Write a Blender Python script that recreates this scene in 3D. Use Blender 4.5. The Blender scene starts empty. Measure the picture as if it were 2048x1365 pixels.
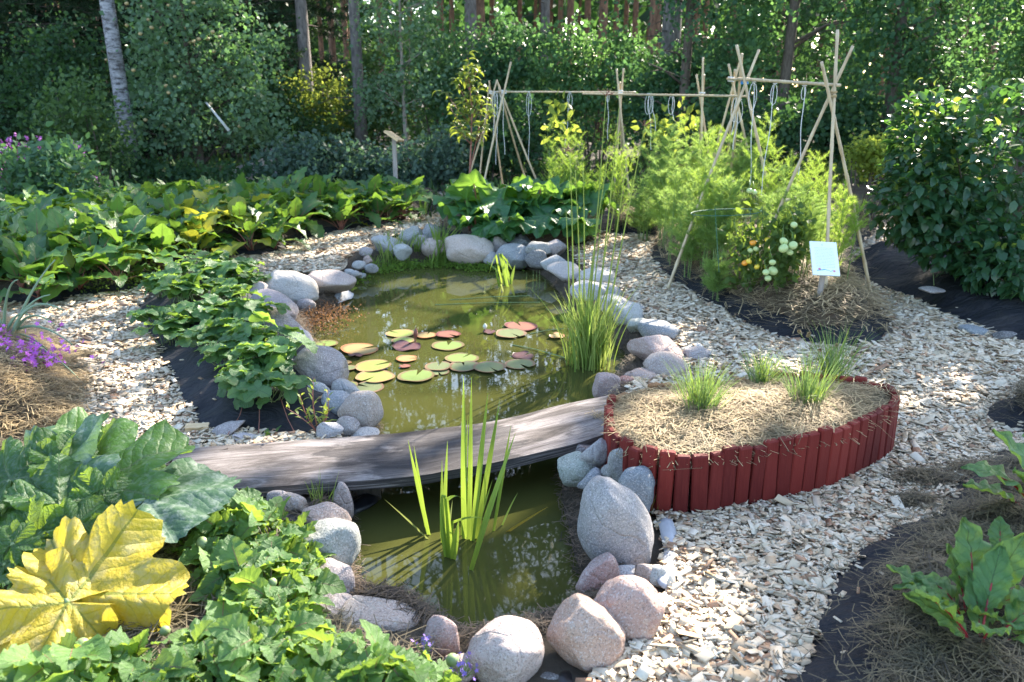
import bpy, bmesh, math, random
import numpy as np
from mathutils import Vector, Matrix, noise, geometry

SC = bpy.context.scene
COL = SC.collection
random.seed(11)
rnd = random.Random(11)
NR = np.random.default_rng(11)
PI = math.pi

# ------------------------------------------------------------------ camera
EYE = 1.65
PITCH = math.radians(17.5)
FPX = 1595.0
cam_d = bpy.data.cameras.new('camera')
cam_d.sensor_width = 36.0
cam_d.lens = FPX / 2048.0 * 36.0
cam_d.clip_start = 0.05
cam_d.clip_end = 600
cam_d.dof.use_dof = True
cam_d.dof.focus_distance = 3.6
cam_d.dof.aperture_fstop = 4.0
cam = bpy.data.objects.new('camera', cam_d)
cam.location = (0, 0, EYE)
cam.rotation_euler = (PI / 2 - PITCH, 0, 0)
COL.objects.link(cam)
SC.camera = cam

# ------------------------------------------------------------------ light
SUN_AZ = math.radians(34)      # clockwise from +Y
SUN_EL = math.radians(33)
SUN = Vector((math.sin(SUN_AZ) * math.cos(SUN_EL), math.cos(SUN_AZ) * math.cos(SUN_EL), math.sin(SUN_EL)))
world = bpy.data.worlds.new('World')
SC.world = world
world.use_nodes = True
wn = world.node_tree
wn.nodes.clear()
sky = wn.nodes.new('ShaderNodeTexSky')
sky.sky_type = 'NISHITA'
sky.sun_disc = False
sky.sun_elevation = SUN_EL
sky.sun_rotation = SUN_AZ
sky.air_density = 1.0
sky.dust_density = 1.0
sky.ozone_density = 0.6
bg = wn.nodes.new('ShaderNodeBackground')
bg.inputs[1].default_value = 0.15
wo = wn.nodes.new('ShaderNodeOutputWorld')
wn.links.new(sky.outputs[0], bg.inputs[0])
wn.links.new(bg.outputs[0], wo.inputs[0])
sl = bpy.data.lights.new('sun', 'SUN')
sl.energy = 4.6
sl.angle = math.radians(0.5)
sl.color = (1.0, 0.90, 0.76)
so = bpy.data.objects.new('sun', sl)
so.rotation_euler = (-SUN).to_track_quat('-Z', 'Y').to_euler()
so.location = (20, 30, 40)
COL.objects.link(so)
SC.view_settings.view_transform = 'Standard'
SC.view_settings.look = 'None'
SC.view_settings.gamma = 1.0
SC.view_settings.use_curve_mapping = False
SC.view_settings.exposure = 2.2
SC.render.engine = 'CYCLES'
cy = SC.cycles
cy.use_denoising = True
cy.max_bounces = 7
cy.diffuse_bounces = 3
cy.glossy_bounces = 3
cy.transmission_bounces = 5
cy.transparent_max_bounces = 6
cy.caustics_reflective = False
cy.caustics_refractive = False
cy.sample_clamp_indirect = 6.0

# ------------------------------------------------------------------ picture -> world
CP, SP = math.cos(PITCH), math.sin(PITCH)
def ray(px, py):
    dx, dy = (px - 1024.0) / FPX, (682.5 - py) / FPX
    return Vector((dx, CP + dy * SP, -SP + dy * CP))
def G(px, py, z=0.0):
    d = ray(px, py)
    t = (z - EYE) / d.z
    return Vector((0, 0, EYE)) + d * t
def D(px, py, Y):
    d = ray(px, py)
    return Vector((0, 0, EYE)) + d * (Y / d.y)
def pxm(p):                       # metres per photo pixel at p
    return (p.y * CP - (p.z - EYE) * SP) / FPX
def project(P):                   # (n,3) array -> photo pixels
    x, y, z = P[:, 0], P[:, 1], P[:, 2] - EYE
    dep = y * CP - z * SP
    up = y * SP + z * CP
    return 1024 + FPX * x / dep, 682.5 - FPX * up / dep

# ------------------------------------------------------------------ objects
def obj(name, me, parent=None, mat=None):
    o = bpy.data.objects.new(name, me)
    if mat is not None and me is not None and len(me.materials) == 0:
        for m in (mat if isinstance(mat, (list, tuple)) else [mat]):
            me.materials.append(m)
    COL.objects.link(o)
    if parent is not None:
        o.parent = parent
    return o
def tag(o, label=None, cat=None, group=None, kind=None):
    if label: o['label'] = label
    if cat: o['category'] = cat
    if group: o['group'] = group
    if kind: o['kind'] = kind
    return o
def thing(name, label, cat, loc=(0, 0, 0), group=None, rz=0.0):
    o = bpy.data.objects.new(name, None)
    o.empty_display_size = 0.1
    o.location = loc
    o.rotation_euler = (0, 0, rz)
    COL.objects.link(o)
    return tag(o, label, cat, group)

def npmesh(name, V, F, smooth=False, uv=None, mi=None):
    """V (n,3), F (m,k) or list of such arrays"""
    me = bpy.data.meshes.new(name)
    if not isinstance(F, list): F = [F]
    F = [np.asarray(f, dtype=np.int32) for f in F if len(f)]
    V = np.asarray(V, dtype=np.float32)
    me.vertices.add(len(V))
    me.vertices.foreach_set('co', V.ravel())
    nl = sum(f.size for f in F); nf = sum(len(f) for f in F)
    me.loops.add(nl); me.polygons.add(nf)
    li = np.concatenate([f.ravel() for f in F])
    me.loops.foreach_set('vertex_index', li)
    st, s = [], 0
    for f in F:
        st.append(np.arange(len(f), dtype=np.int32) * f.shape[1] + s); s += f.size
    me.polygons.foreach_set('loop_start', np.concatenate(st))
    if mi is not None:
        me.polygons.foreach_set('material_index', np.asarray(mi, dtype=np.int32))
    if smooth:
        me.polygons.foreach_set('use_smooth', np.ones(nf, dtype=bool))
    if uv is not None:
        l = me.uv_layers.new(name='UVMap')
        l.data.foreach_set('uv', np.asarray(uv, dtype=np.float32)[li].ravel())
    me.update(calc_edges=True)
    me.validate()
    return me

class MB:
    """collects verts / faces / uvs / material slots"""
    def __init__(s): s.v=[]; s.f=[]; s.uv=[]; s.m=[]
    def add(s, verts, faces, uv=None, m=0):
        b = len(s.v)
        s.v += [tuple(p) for p in verts]
        s.uv += [tuple(u) for u in uv] if uv is not None else [(0.0, 0.0)] * len(verts)
        for f in faces:
            s.f.append(tuple(i + b for i in f)); s.m.append(m)
        return b
    def tube(s, pts, rad, sides=6, m=0, cap=True):
        pts = [Vector(p) for p in pts]
        n = len(pts)
        if not hasattr(rad, '__len__'): rad = [rad] * n
        V, F, U = [], [], []
        up = Vector((0, 0, 1))
        t0 = (pts[1] - pts[0]).normalized()
        if abs(t0.z) > 0.9: up = Vector((1, 0, 0))
        side = t0.cross(up).normalized()
        for i, p in enumerate(pts):
            t = (pts[min(i + 1, n - 1)] - pts[max(i - 1, 0)]).normalized()
            side = (side - t * side.dot(t)).normalized()
            b = t.cross(side)
            for k in range(sides):
                a = 2 * PI * k / sides
                V.append(p + (side * math.cos(a) + b * math.sin(a)) * rad[i])
                U.append((k / sides, i / (n - 1)))
        for i in range(n - 1):
            for k in range(sides):
                k2 = (k + 1) % sides
                F.append((i*sides+k, i*sides+k2, (i+1)*sides+k2, (i+1)*sides+k))
        if cap:
            F.append(tuple(range(sides - 1, -1, -1)))
            F.append(tuple((n - 1) * sides + k for k in range(sides)))
        s.add(V, F, U, m)
    def box(s, c, size, R=None, m=0):
        hx, hy, hz = size[0]/2, size[1]/2, size[2]/2
        V = [Vector((x, y, z)) for x in (-hx, hx) for y in (-hy, hy) for z in (-hz, hz)]
        if R is not None: V = [R @ v for v in V]
        c = Vector(c)
        s.add([v + c for v in V], [(0,1,3,2),(4,6,7,5),(0,4,5,1),(2,3,7,6),(0,2,6,4),(1,5,7,3)], None, m)
    def blade(s, pts, widths, side, m=0, fold=0.0):
        """flat or folded ribbon through pts; side = unit vector(s) across"""
        V, F, U = [], [], []
        n = len(pts)
        for i, p in enumerate(pts):
            p = Vector(p); w = widths[i] / 2
            sd = side[i] if isinstance(side, list) else side
            t = (Vector(pts[min(i+1, n-1)]) - Vector(pts[max(i-1, 0)])).normalized()
            nn = t.cross(sd)
            V += [p - sd * w + nn * fold * w, p, p + sd * w + nn * fold * w]
            U += [(-1, i/(n-1)), (0, i/(n-1)), (1, i/(n-1))]
        for i in range(n - 1):
            a = i * 3
            F += [(a, a+1, a+4, a+3), (a+1, a+2, a+5, a+4)]
        s.add(V, F, U, m)
    def mesh(s, name, smooth=False):
        me = bpy.data.meshes.new(name)
        me.from_pydata(s.v, [], s.f)
        if any(s.m): me.polygons.foreach_set('material_index', s.m)
        l = me.uv_layers.new(name='UVMap')
        li = np.empty(len(me.loops), dtype=np.int32)
        me.loops.foreach_get('vertex_index', li)
        l.data.foreach_set('uv', np.asarray(s.uv, dtype=np.float32)[li].ravel())
        if smooth: me.polygons.foreach_set('use_smooth', [True] * len(me.polygons))
        me.update()
        return me
    def build(s, name, mat, parent=None, smooth=False):
        return obj(name, s.mesh(name, smooth), parent, mat)

def unit(A):
    return A / np.maximum(np.linalg.norm(A, axis=-1, keepdims=True), 1e-9)
def frames(Y, Z):
    """rows: x,y,z axes from direction Y and approximate normal Z"""
    Y = unit(Y); X = unit(np.cross(Y, Z)); Zn = np.cross(X, Y)
    return X, Y, Zn
def scatter(tv, tf, pos, X, Y, Z, sc):
    """copies of a template (tv k,3 / tf) at pos with axes and (n,3) or (n,1) scale"""
    tv = np.asarray(tv, dtype=np.float64)
    n, k = len(pos), len(tv)
    sc = np.asarray(sc, dtype=np.float64)
    if sc.ndim == 1: sc = np.repeat(sc[:, None], 3, 1)
    L = tv[None] * sc[:, None, :]
    V = pos[:, None, :] + L[:, :, 0:1] * X[:, None, :] + L[:, :, 1:2] * Y[:, None, :] + L[:, :, 2:3] * Z[:, None, :]
    tf = np.asarray(tf, dtype=np.int32)
    F = (tf[None] + (np.arange(n, dtype=np.int32) * k)[:, None, None]).reshape(-1, tf.shape[1])
    return V.reshape(-1, 3), F
def randdir(n, zbias=0.0, zs=1.0):
    v = NR.normal(size=(n, 3)); v[:, 2] = v[:, 2] * zs + zbias
    return unit(v)

LEAF4 = (np.array([(0,0,0),(-.5,.45,.10),(0,1,-.05),(.5,.45,.10)]), np.array([(0,2,1),(0,3,2)]))
LEAF6 = (np.array([(0,0,0),(-.27,.30,.07),(.27,.30,.07),(-.22,.65,.04),(.22,.65,.04),(0,1,-.12),(0,.3,0),(0,.65,-.03)]),
         np.array([(0,6,1),(0,2,6),(1,6,7),(1,7,3),(6,2,4),(6,4,7),(3,7,5),(7,4,5)]))
BOX = (np.array([(x,y,z) for x in (-.5,.5) for y in (-.5,.5) for z in (-.5,.5)]),
       np.array([(0,1,3,2),(4,6,7,5),(0,4,5,1),(2,3,7,6),(0,2,6,4),(1,5,7,3)]))
_t = []
for _k in range(5):
    _a = _k * 2.4; _e = .25 + .5 * ((_k * 37) % 10) / 10
    _d = np.array([math.cos(_a)*math.cos(_e*1.2), math.sin(_a)*math.cos(_e*1.2), math.sin(_e)])
    _p = np.cross(_d, [0.3, .2, 1]); _p = _p / np.linalg.norm(_p) * .11
    _t += [_d * .05 - _p, _d * .05 + _p, _d]
TUFT = (np.array(_t), np.arange(15).reshape(5, 3))

# ------------------------------------------------------------------ polygons
def smooth_poly(pts, n=6, closed=True):
    P = [Vector((p[0], p[1], 0)) for p in pts]; N = len(P); out = []
    for i in range(N if closed else N - 1):
        if closed: a, b, c, d = P[(i-1) % N], P[i], P[(i+1) % N], P[(i+2) % N]
        else: a, b, c, d = P[max(i-1, 0)], P[i], P[i+1], P[min(i+2, N-1)]
        for k in range(n):
            t = k / n
            q = 0.5 * ((2*b) + (c-a)*t + (2*a-5*b+4*c-d)*t*t + (3*b-a-3*c+d)*t**3)
            out.append((q.x, q.y))
    if not closed: out.append((P[-1].x, P[-1].y))
    return np.array(out)
def gpoly(px, z=0.0, n=6, smooth=True):
    w = [G(x, y, z) for x, y in px]
    w = [(p.x, p.y) for p in w]
    return smooth_poly(w, n) if smooth else np.array(w)
def inside(poly, P):
    x, y = P[:, 0], P[:, 1]
    r = np.zeros(len(P), dtype=bool)
    x1, y1 = poly[-1]
    for x2, y2 in poly:
        c = ((y2 > y) != (y1 > y))
        if y1 != y2:
            r ^= c & (x < (x1 - x2) * (y - y2) / (y1 - y2) + x2)
        x1, y1 = x2, y2
    return r
def bdist(poly, P):
    d = np.full(len(P), 1e9)
    A = poly; B = np.roll(poly, -1, 0)
    for a, b in zip(A, B):
        ab = b - a; L = max(ab @ ab, 1e-12)
        t = np.clip(((P - a) @ ab) / L, 0, 1)
        q = P - (a + t[:, None] * ab)
        d = np.minimum(d, np.hypot(q[:, 0], q[:, 1]))
    return d
def resample(poly, step):
    out = []
    for a, b in zip(poly, np.roll(poly, -1, 0)):
        L = np.hypot(*(b - a)); k = max(1, int(L / step))
        for i in range(k): out.append(a + (b - a) * i / k)
    out = np.array(out); keep = [out[0]]
    for p in out[1:]:
        if np.hypot(*(p - keep[-1])) > step * 0.5: keep.append(p)
    if np.hypot(*(keep[-1] - keep[0])) < step * .5: keep.pop()
    return np.array(keep)
def sheet(name, poly, zf, step, mat, parent=None, uv=False, zlow=None):
    """triangulated sheet over a polygon; zf(P, d) gives heights, d = distance to the edge"""
    B = resample(poly, step)
    mn, mx = B.min(0), B.max(0)
    gx, gy = np.meshgrid(np.arange(mn[0], mx[0], step), np.arange(mn[1], mx[1], step))
    P = np.stack([gx.ravel(), gy.ravel()], 1)
    P = P + NR.uniform(-.18, .18, P.shape) * step
    P = P[inside(B, P)]
    if len(P): P = P[bdist(B, P) > step * .5]
    A = np.concatenate([B, P]) if len(P) else B
    n = len(B)
    r = geometry.delaunay_2d_cdt([Vector(p) for p in A], [(i, (i+1) % n) for i in range(n)], [], 1, 1e-6)
    XY = np.array([(v.x, v.y) for v in r[0]])
    F = np.array([f for f in r[2] if len(f) == 3])
    z = zf(XY, bdist(B, XY))
    V = np.column_stack([XY, z])
    a, b, c = XY[F[:, 0]], XY[F[:, 1]], XY[F[:, 2]]
    cr = (b[:,0]-a[:,0])*(c[:,1]-a[:,1]) - (b[:,1]-a[:,1])*(c[:,0]-a[:,0])
    F[cr < 0] = F[cr < 0][:, ::-1]
    me = npmesh(name, V, F, True, uv=XY)
    return obj(name, me, parent, mat)
def vnoise(P, s, seed=0.0, oct=2):
    out = np.empty(len(P))
    for i, p in enumerate(P):
        out[i] = noise.fractal(Vector((p[0]*s+seed, p[1]*s-seed, seed)), 1.0, 2.0, oct)
    return out
def sstep(x):
    x = np.clip(x, 0, 1); return x*x*(3-2*x)
def samp(poly, n):
    mn, mx = poly.min(0), poly.max(0)
    P = NR.uniform(mn, mx, (int(n * 3) + 10, 2))
    P = P[inside(poly, P)]
    return P[:n]

# ------------------------------------------------------------------ materials
class NT:
    def __init__(s, name):
        s.m = bpy.data.materials.new(name); s.m.use_nodes = True
        s.t = s.m.node_tree; s.t.nodes.clear()
        s.o = s.t.nodes.new('ShaderNodeOutputMaterial')
    def n(s, typ, ins=None, **at):
        nd = s.t.nodes.new('ShaderNode' + typ)
        for k, v in at.items(): setattr(nd, k, v)
        for k, v in (ins or {}).items():
            s.set(nd.inputs[k], v)
        return nd
    def set(s, sock, v):
        if isinstance(v, bpy.types.NodeSocket): s.t.links.new(v, sock)
        elif isinstance(v, bpy.types.Node): s.t.links.new(v.outputs[0], sock)
        else:
            if hasattr(sock.default_value, '__len__') and hasattr(v, '__len__') and len(v) == 3 and len(sock.default_value) == 4:
                v = (*v, 1)
            sock.default_value = v
    def math(s, op, a, b=0.0, c=0.0):
        nd = s.n('Math', operation=op)
        s.set(nd.inputs[0], a); s.set(nd.inputs[1], b); s.set(nd.inputs[2], c)
        return nd.outputs[0]
    def mix(s, f, a, b, mode='MIX'):
        nd = s.n('Mix', data_type='RGBA', blend_type=mode)
        s.set(nd.inputs[0], f); s.set(nd.inputs[6], a); s.set(nd.inputs[7], b)
        return nd.outputs[2]
    def ramp(s, f, stops, interp='LINEAR'):
        nd = s.n('ValToRGB'); nd.color_ramp.interpolation = interp
        e = nd.color_ramp.elements
        while len(e) < len(stops): e.new(0.5)
        for el, (p, c) in zip(e, stops):
            el.position = p
            el.color = (*c, 1) if hasattr(c, '__len__') else (c, c, c, 1)
        s.set(nd.inputs[0], f)
        return nd.outputs[0]
    def noise(s, scale, detail=4, vec=None, rough=.55, out=0, dist=0.0):
        nd = s.n('TexNoise', {'Scale': scale, 'Detail': detail, 'Roughness': rough, 'Distortion': dist})
        if vec is not None: s.set(nd.inputs['Vector'], vec)
        return nd.outputs[out]
    def coord(s, which='Object'):
        return s.n('TexCoord').outputs[which]
    def mapv(s, v, scale=(1,1,1), rot=(0,0,0)):
        return s.n('Mapping', {'Vector': v, 'Scale': scale, 'Rotation': rot}).outputs[0]
    def bump(s, h, strength=.3, dist=.01):
        return s.n('Bump', {'Height': h, 'Strength': strength, 'Distance': dist}).outputs[0]
    def bsdf(s, **k):
        nd = s.n('BsdfPrincipled')
        for a, v in k.items(): s.set(nd.inputs[a.replace('_', ' ')], v)
        return nd
    def out(s, sh):
        s.t.links.new(sh.outputs[0] if isinstance(sh, bpy.types.Node) else sh, s.o.inputs[0]); return s.m
    def rand(s, island=False):
        return s.n('NewGeometry').outputs['Random Per Island'] if island else s.n('ObjectInfo').outputs['Random']

def plain(name, col, rough=.7, var=.15, scale=30, bump=0.0, metal=0.0):
    t = NT(name)
    nz = t.noise(scale, 4, t.coord())
    c = t.mix(nz, tuple(x*(1-var*1.6) for x in col), tuple(min(1, x*(1+var*1.6)) for x in col))
    b = t.bsdf(Base_Color=c, Roughness=rough, Metallic=metal)
    if bump: t.set(b.inputs['Normal'], t.bump(nz, bump))
    return t.out(b)

def leaf_mat(name, dark, light, trans, tmix=.38, rough=.42, island=False, vein=None, vcol=None, vw=.05, sec=6.0,
             spot=None, spotcol=None, edge=None, bumpv=.35, spec=.4, brown=0.0, vstep=50):
    """thin leaf: glossy diffuse face + light passing through; vein 'pinnate' or 'palmate' from the UVs"""
    t = NT(name)
    r = t.rand(island)
    nz = t.noise(9, 3, t.coord())
    f = t.math('ADD', t.math('MULTIPLY', r, .7), t.math('MULTIPLY', nz, .3))
    base = t.mix(f, dark, light)
    tr = t.mix(f, tuple(x*.75 for x in trans), tuple(min(1, x*1.2) for x in trans))
    nrm = None
    if vein:
        uv = t.n('UVMap').outputs[0]
        sx = t.n('SeparateXYZ', {0: uv})
        u, v = sx.outputs[0], sx.outputs[1]
        if vein == 'pinnate':
            au = t.math('ABSOLUTE', u)
            mid = t.math('LESS_THAN', au, vw)
            ph = t.math('FRACT', t.math('MULTIPLY', t.math('SUBTRACT', v, t.math('MULTIPLY', au, .28)), sec))
            h = t.math('ABSOLUTE', t.math('SUBTRACT', ph, .5))
            secm = t.math('GREATER_THAN', h, .468)
            rid = t.math('MULTIPLY', h, 2.0)
        else:
            ang = t.math('ARCTAN2', u, v)
            rr = t.math('SQRT', t.math('ADD', t.math('MULTIPLY', u, u), t.math('MULTIPLY', v, v)))
            S = math.radians(vstep)
            a2 = t.math('SUBTRACT', t.math('MULTIPLY', t.math('FRACT', t.math('ADD', t.math('DIVIDE', ang, S), 10.5)), S), S/2)
            dd = t.math('ABSOLUTE', t.math('MULTIPLY', rr, t.math('SINE', a2)))
            along = t.math('MULTIPLY', rr, t.math('COSINE', a2))
            mid = t.math('LESS_THAN', dd, t.math('MULTIPLY', t.math('SUBTRACT', 1.15, rr), vw))
            wob = t.math('MULTIPLY', t.noise(5, 2, uv), .12)
            ph = t.math('FRACT', t.math('MULTIPLY', t.math('ADD', t.math('SUBTRACT', along, t.math('MULTIPLY', dd, .9)), wob), sec))
            h = t.math('ABSOLUTE', t.math('SUBTRACT', ph, .5))
            secm = t.math('GREATER_THAN', h, .47)
            rid = t.math('MULTIPLY', h, 2.0)
        vm = t.math('MAXIMUM', mid, t.math('MULTIPLY', secm, .4))
        if spot:
            sp = t.math('MULTIPLY', t.ramp(t.noise(spot, 5, uv, .7), [(.48, 0.0), (.62, 1.0)]), .75)
            base = t.mix(sp, base, spotcol)
        base = t.mix(t.math('MULTIPLY', vm, .75), base, vcol or light)
        if edge:
            em = t.math('SMOOTH_MIN', 1.0, 0.0) if False else t.ramp(t.math('ABSOLUTE', u) if vein == 'pinnate' else rr, [(.75, 0.0), (1.0, 1.0)])
            base = t.mix(em, base, edge)
        tr = t.mix(t.math('MULTIPLY', vm, .6), tr, tuple(x*.4 for x in trans))
        nrm = t.bump(t.math('ADD', t.math('ADD', t.math('MULTIPLY', t.math('POWER', rid, 3.0), .6), t.math('MULTIPLY', mid, .8)), t.math('MULTIPLY', t.noise(22, 4, uv, .6), 1.1)), bumpv, .004)
        nrm.node.invert = True
    if brown:
        bw = t.ramp(t.noise(13, 6, t.n('UVMap').outputs[0], .8), [(.63, 0.0), (.70, 1.0)])
        base = t.mix(t.math('MULTIPLY', bw, brown), base, (.20,.12,.045)); tr = t.mix(t.math('MULTIPLY', bw, brown), tr, (.14,.08,.02))
    b = t.bsdf(Base_Color=base, Roughness=rough)
    b.inputs['Specular IOR Level'].default_value = spec
    tl = t.n('BsdfTranslucent', {'Color': tr})
    if nrm is not None:
        t.set(b.inputs['Normal'], nrm); t.set(tl.inputs['Normal'], nrm)
    ms = t.n('MixShader', {0: tmix})
    t.t.links.new(b.outputs[0], ms.inputs[1]); t.t.links.new(tl.outputs[0], ms.inputs[2])
    return t.out(ms)

def bark_mat(name, a, b, scale=(6, 6, 1.2), rough=.9, bump=.6):
    t = NT(name)
    v = t.mapv(t.coord(), scale)
    nz = t.noise(4, 6, v, .65)
    c = t.ramp(nz, [(.3, a), (.7, b)])
    bs = t.bsdf(Base_Color=c, Roughness=rough, Normal=t.bump(nz, bump, .02))
    return t.out(bs)

M = {}
# ground
t = NT('forest_soil')
co = t.coord()
nz = t.noise(1.2, 6, co); n2 = t.noise(30, 6, co, .7)
M['soil'] = t.out(t.bsdf(Base_Color=t.mix(t.math('MULTIPLY', t.math('ADD', nz, n2), .5), (.022,.017,.012), (.085,.066,.042)), Roughness=.95, Normal=t.bump(n2, .6, .02)))
t = NT('pond_bank_netting')
co = t.coord()
w1 = t.n('TexWave', {'Scale': 14.0, 'Distortion': 2.5, 'Vector': co}, bands_direction='X').outputs[1]
w2 = t.n('TexWave', {'Scale': 14.0, 'Distortion': 2.5, 'Vector': co}, bands_direction='Y').outputs[1]
n2 = t.noise(60, 6, t.mapv(co, (1, 1, .5)), .75)
h = t.math('ADD', t.math('MULTIPLY', t.math('MAXIMUM', w1, w2), .25), t.math('MULTIPLY', n2, .9))
M['bank'] = t.out(t.bsdf(Base_Color=t.mix(t.math('MULTIPLY', h, n2), (.022,.016,.011), (.16,.115,.07)), Roughness=.85, Normal=t.bump(h, .7, .02)))
t = NT('wood_chip_base')
co = t.coord()
v1 = t.n('TexVoronoi', {'Scale': 55.0, 'Vector': t.mapv(co, (1, .55, 1), (0,0,.6))})
c = t.ramp(t.n('SeparateColor', {0: v1.outputs['Color']}).outputs[0], [(0, (.20,.14,.085)), (.35, (.42,.33,.22)), (1, (.58,.49,.36))])
M['chipbase'] = t.out(t.bsdf(Base_Color=c, Roughness=.9, Normal=t.bump(v1.outputs['Distance'], .8, .015)))
t = NT('wood_chip')
r = t.rand(True)
c = t.ramp(r, [(0, (.22,.115,.06)), (.06, (.40,.21,.12)), (.12, (.50,.37,.23)), (.38, (.64,.52,.36)), (.7, (.71,.61,.455)), (1, (.76,.68,.54))])
g = t.noise(60, 4, t.mapv(t.coord(), (1, 1, 3)), .7)
c = t.mix(t.math('MULTIPLY', g, .45), c, (.40,.30,.19))
M['chip'] = t.out(t.bsdf(Base_Color=c, Roughness=.8, Normal=t.bump(g, .3, .003)))
# fabric
t = NT('black_weed_fabric')
co = t.coord()
nz = t.noise(3.5, 5, co); fine = t.noise(250, 2, co)
c = t.mix(nz, (.008,.009,.012), (.020,.021,.026))
dust = t.ramp(t.noise(2.3, 7, co, .72), [(.52, 0.0), (.75, 1.0)])
c = t.mix(t.math('MULTIPLY', dust, .42), c, (.085,.068,.05))
hb = t.math('ADD', t.math('MULTIPLY', t.noise(7, 4, t.mapv(co, (1, 2.2, 1), (0,0,.7)), .5, dist=.8), 1.0), t.math('MULTIPLY', fine, .02))
fb = t.bsdf(Base_Color=c, Roughness=.72, Normal=t.bump(hb, .8, .05)); fb.inputs['Specular IOR Level'].default_value = .32
M['fabric'] = t.out(fb)
# hay
def hay_mat(name, a, b, island=True):
    t = NT(name)
    r = t.rand(True) if island else t.noise(60, 6, t.coord(), .75)
    c = t.ramp(r, [(0.05, a), (.45, tuple((x+y)/2 for x, y in zip(a, b))), (.95, b)])
    c = t.mix(t.math('MULTIPLY', t.ramp(t.noise(5, 4, t.coord(), .65), [(.48, 0.0), (.66, 1.0)]), .6), c, (.060,.058,.034))
    return t.out(t.bsdf(Base_Color=c, Roughness=.75))
M['hay'] = hay_mat('dry_hay', (.13,.085,.040), (.52,.38,.19))
M['coir'] = hay_mat('coir_fibre', (.020,.013,.008), (.15,.10,.060))
M['haybase'] = hay_mat('hay_underlayer', (.022,.015,.009), (.12,.08,.045), False)
M['greyhay'] = hay_mat('weathered_hay', (.018,.014,.010), (.19,.145,.075))
M['greyhaybase'] = hay_mat('weathered_hay_underlayer', (.010,.008,.006), (.055,.043,.028), False)
# stone: colour comes from the object
t = NT('granite')
co = t.coord()
oc = t.n('ObjectInfo').outputs['Color']
orr = t.n('ObjectInfo').outputs['Random']
off = t.n('VectorMath', {0: co, 1: t.n('CombineXYZ', {0: t.math('MULTIPLY', orr, 37.0), 1: t.math('MULTIPLY', orr, 91.0), 2: orr}).outputs[0]}, operation='ADD').outputs[0]
big = t.noise(5, 6, off, .6)
hsv = t.n('HueSaturation', {'Saturation': 1.05, 'Value': .66, 'Color': oc}).outputs[0]
c = t.mix(big, hsv, t.mix(.30, oc, (.60,.55,.50)))
c = t.mix(t.math('MULTIPLY', t.ramp(t.noise(2.2, 4, off, .6), [(.45, 0.0), (.6, 1.0)]), .45), c, t.n('HueSaturation', {'Saturation': 1.2, 'Hue': .49, 'Value': .82, 'Color': oc}).outputs[0])
sp = t.noise(150, 3, off, .75)
c = t.mix(t.math('MULTIPLY', t.ramp(sp, [(.53, 0.0), (.62, 1.0)]), .55), c, (.05,.048,.045))
sp2 = t.noise(120, 3, t.mapv(off, (1.3,1.1,1.2), (1,2,0)), .75)
c = t.mix(t.math('MULTIPLY', t.ramp(sp2, [(.54, 0.0), (.63, 1.0)]), .6), c, (.62,.58,.54))
li = t.ramp(t.noise(11, 7, off, .75), [(.58, 0.0), (.68, 1.0)])
c = t.mix(t.math('MULTIPLY', li, .4), c, (.50,.50,.44))
pit = t.noise(28, 6, off, .7)
crk = t.n('TexVoronoi', {'Scale': 4.0, 'Vector': t.mix(.08, off, t.noise(6, 3, off, out=1))}, feature='DISTANCE_TO_EDGE').outputs[0]
hb = t.math('ADD', pit, t.math('MULTIPLY', t.ramp(crk, [(0, 0.0), (.025, 1.0)]), .25))
geo = t.n('NewGeometry').outputs['Position']
wl = t.n('SeparateXYZ', {0: geo}).outputs[2]
wetm = t.ramp(t.math('ADD', t.math('MULTIPLY', wl, 6.0), t.math('MULTIPLY', pit, .35)), [(0.0, 1.0), (.01, 0.0)])
wetm = t.ramp(t.math('ADD', wl, t.math('MULTIPLY', t.math('SUBTRACT', pit, .5), .04)), [(0.0, 0.0), (1.0, 1.0)])
wetm = t.math('LESS_THAN', t.math('ADD', wl, t.math('MULTIPLY', t.math('SUBTRACT', pit, .5), .06)), -.085)
c = t.mix(t.math('MULTIPLY', wetm, .6), c, (.035,.032,.025))
M['stone'] = t.out(t.bsdf(Base_Color=c, Roughness=.82, Normal=t.bump(hb, .9, .018)))
# water
t = NT('pond_water')
co = t.coord()
wv = t.noise(3.0, 3, co)
c = t.mix(t.noise(.9, 4, co), (.046,.050,.013), (.072,.074,.021))
alg = t.ramp(t.noise(55, 5, co, .75), [(.66, 0.0), (.74, 1.0)])
c = t.mix(t.math('MULTIPLY', alg, .06), c, (.22,.22,.12))
b = t.bsdf(Base_Color=c, Roughness=.015, IOR=1.333, Normal=t.bump(wv, .03, .02))
M['water'] = t.out(b)
# bridge timber
t = NT('weathered_timber')
co = t.coord('UV')
v = t.mapv(co, (.75, 4.5, 1))
g1 = t.noise(2.4, 8, v, .66, dist=1.0); g2 = t.noise(5, 7, t.mapv(co, (1.0, 40, 1)), .75, dist=.15)
c = t.ramp(g1, [(.34, (.065,.056,.052)), (.45, (.15,.13,.12)), (.54, (.27,.24,.225)), (.68, (.42,.375,.35))])
g3 = t.noise(9, 7, t.mapv(co, (1.0, 60, 1)), .8)
c = t.mix(t.math('MULTIPLY', t.ramp(g2, [(.51, 0.0), (.59, 1.0)]), .72), c, (.06,.05,.045))
c = t.mix(t.math('MULTIPLY', t.ramp(g3, [(.53, 0.0), (.60, 1.0)]), .6), c, (.045,.038,.034))
crk = t.ramp(t.noise(3.0, 6, t.mapv(co, (.9, 26, 1)), .75, dist=.3), [(.30, 1.0), (.345, 0.0)])
c = t.mix(t.math('MULTIPLY', crk, .85), c, (.03,.025,.022))
su = t.n('SeparateXYZ', {0: co})
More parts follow.
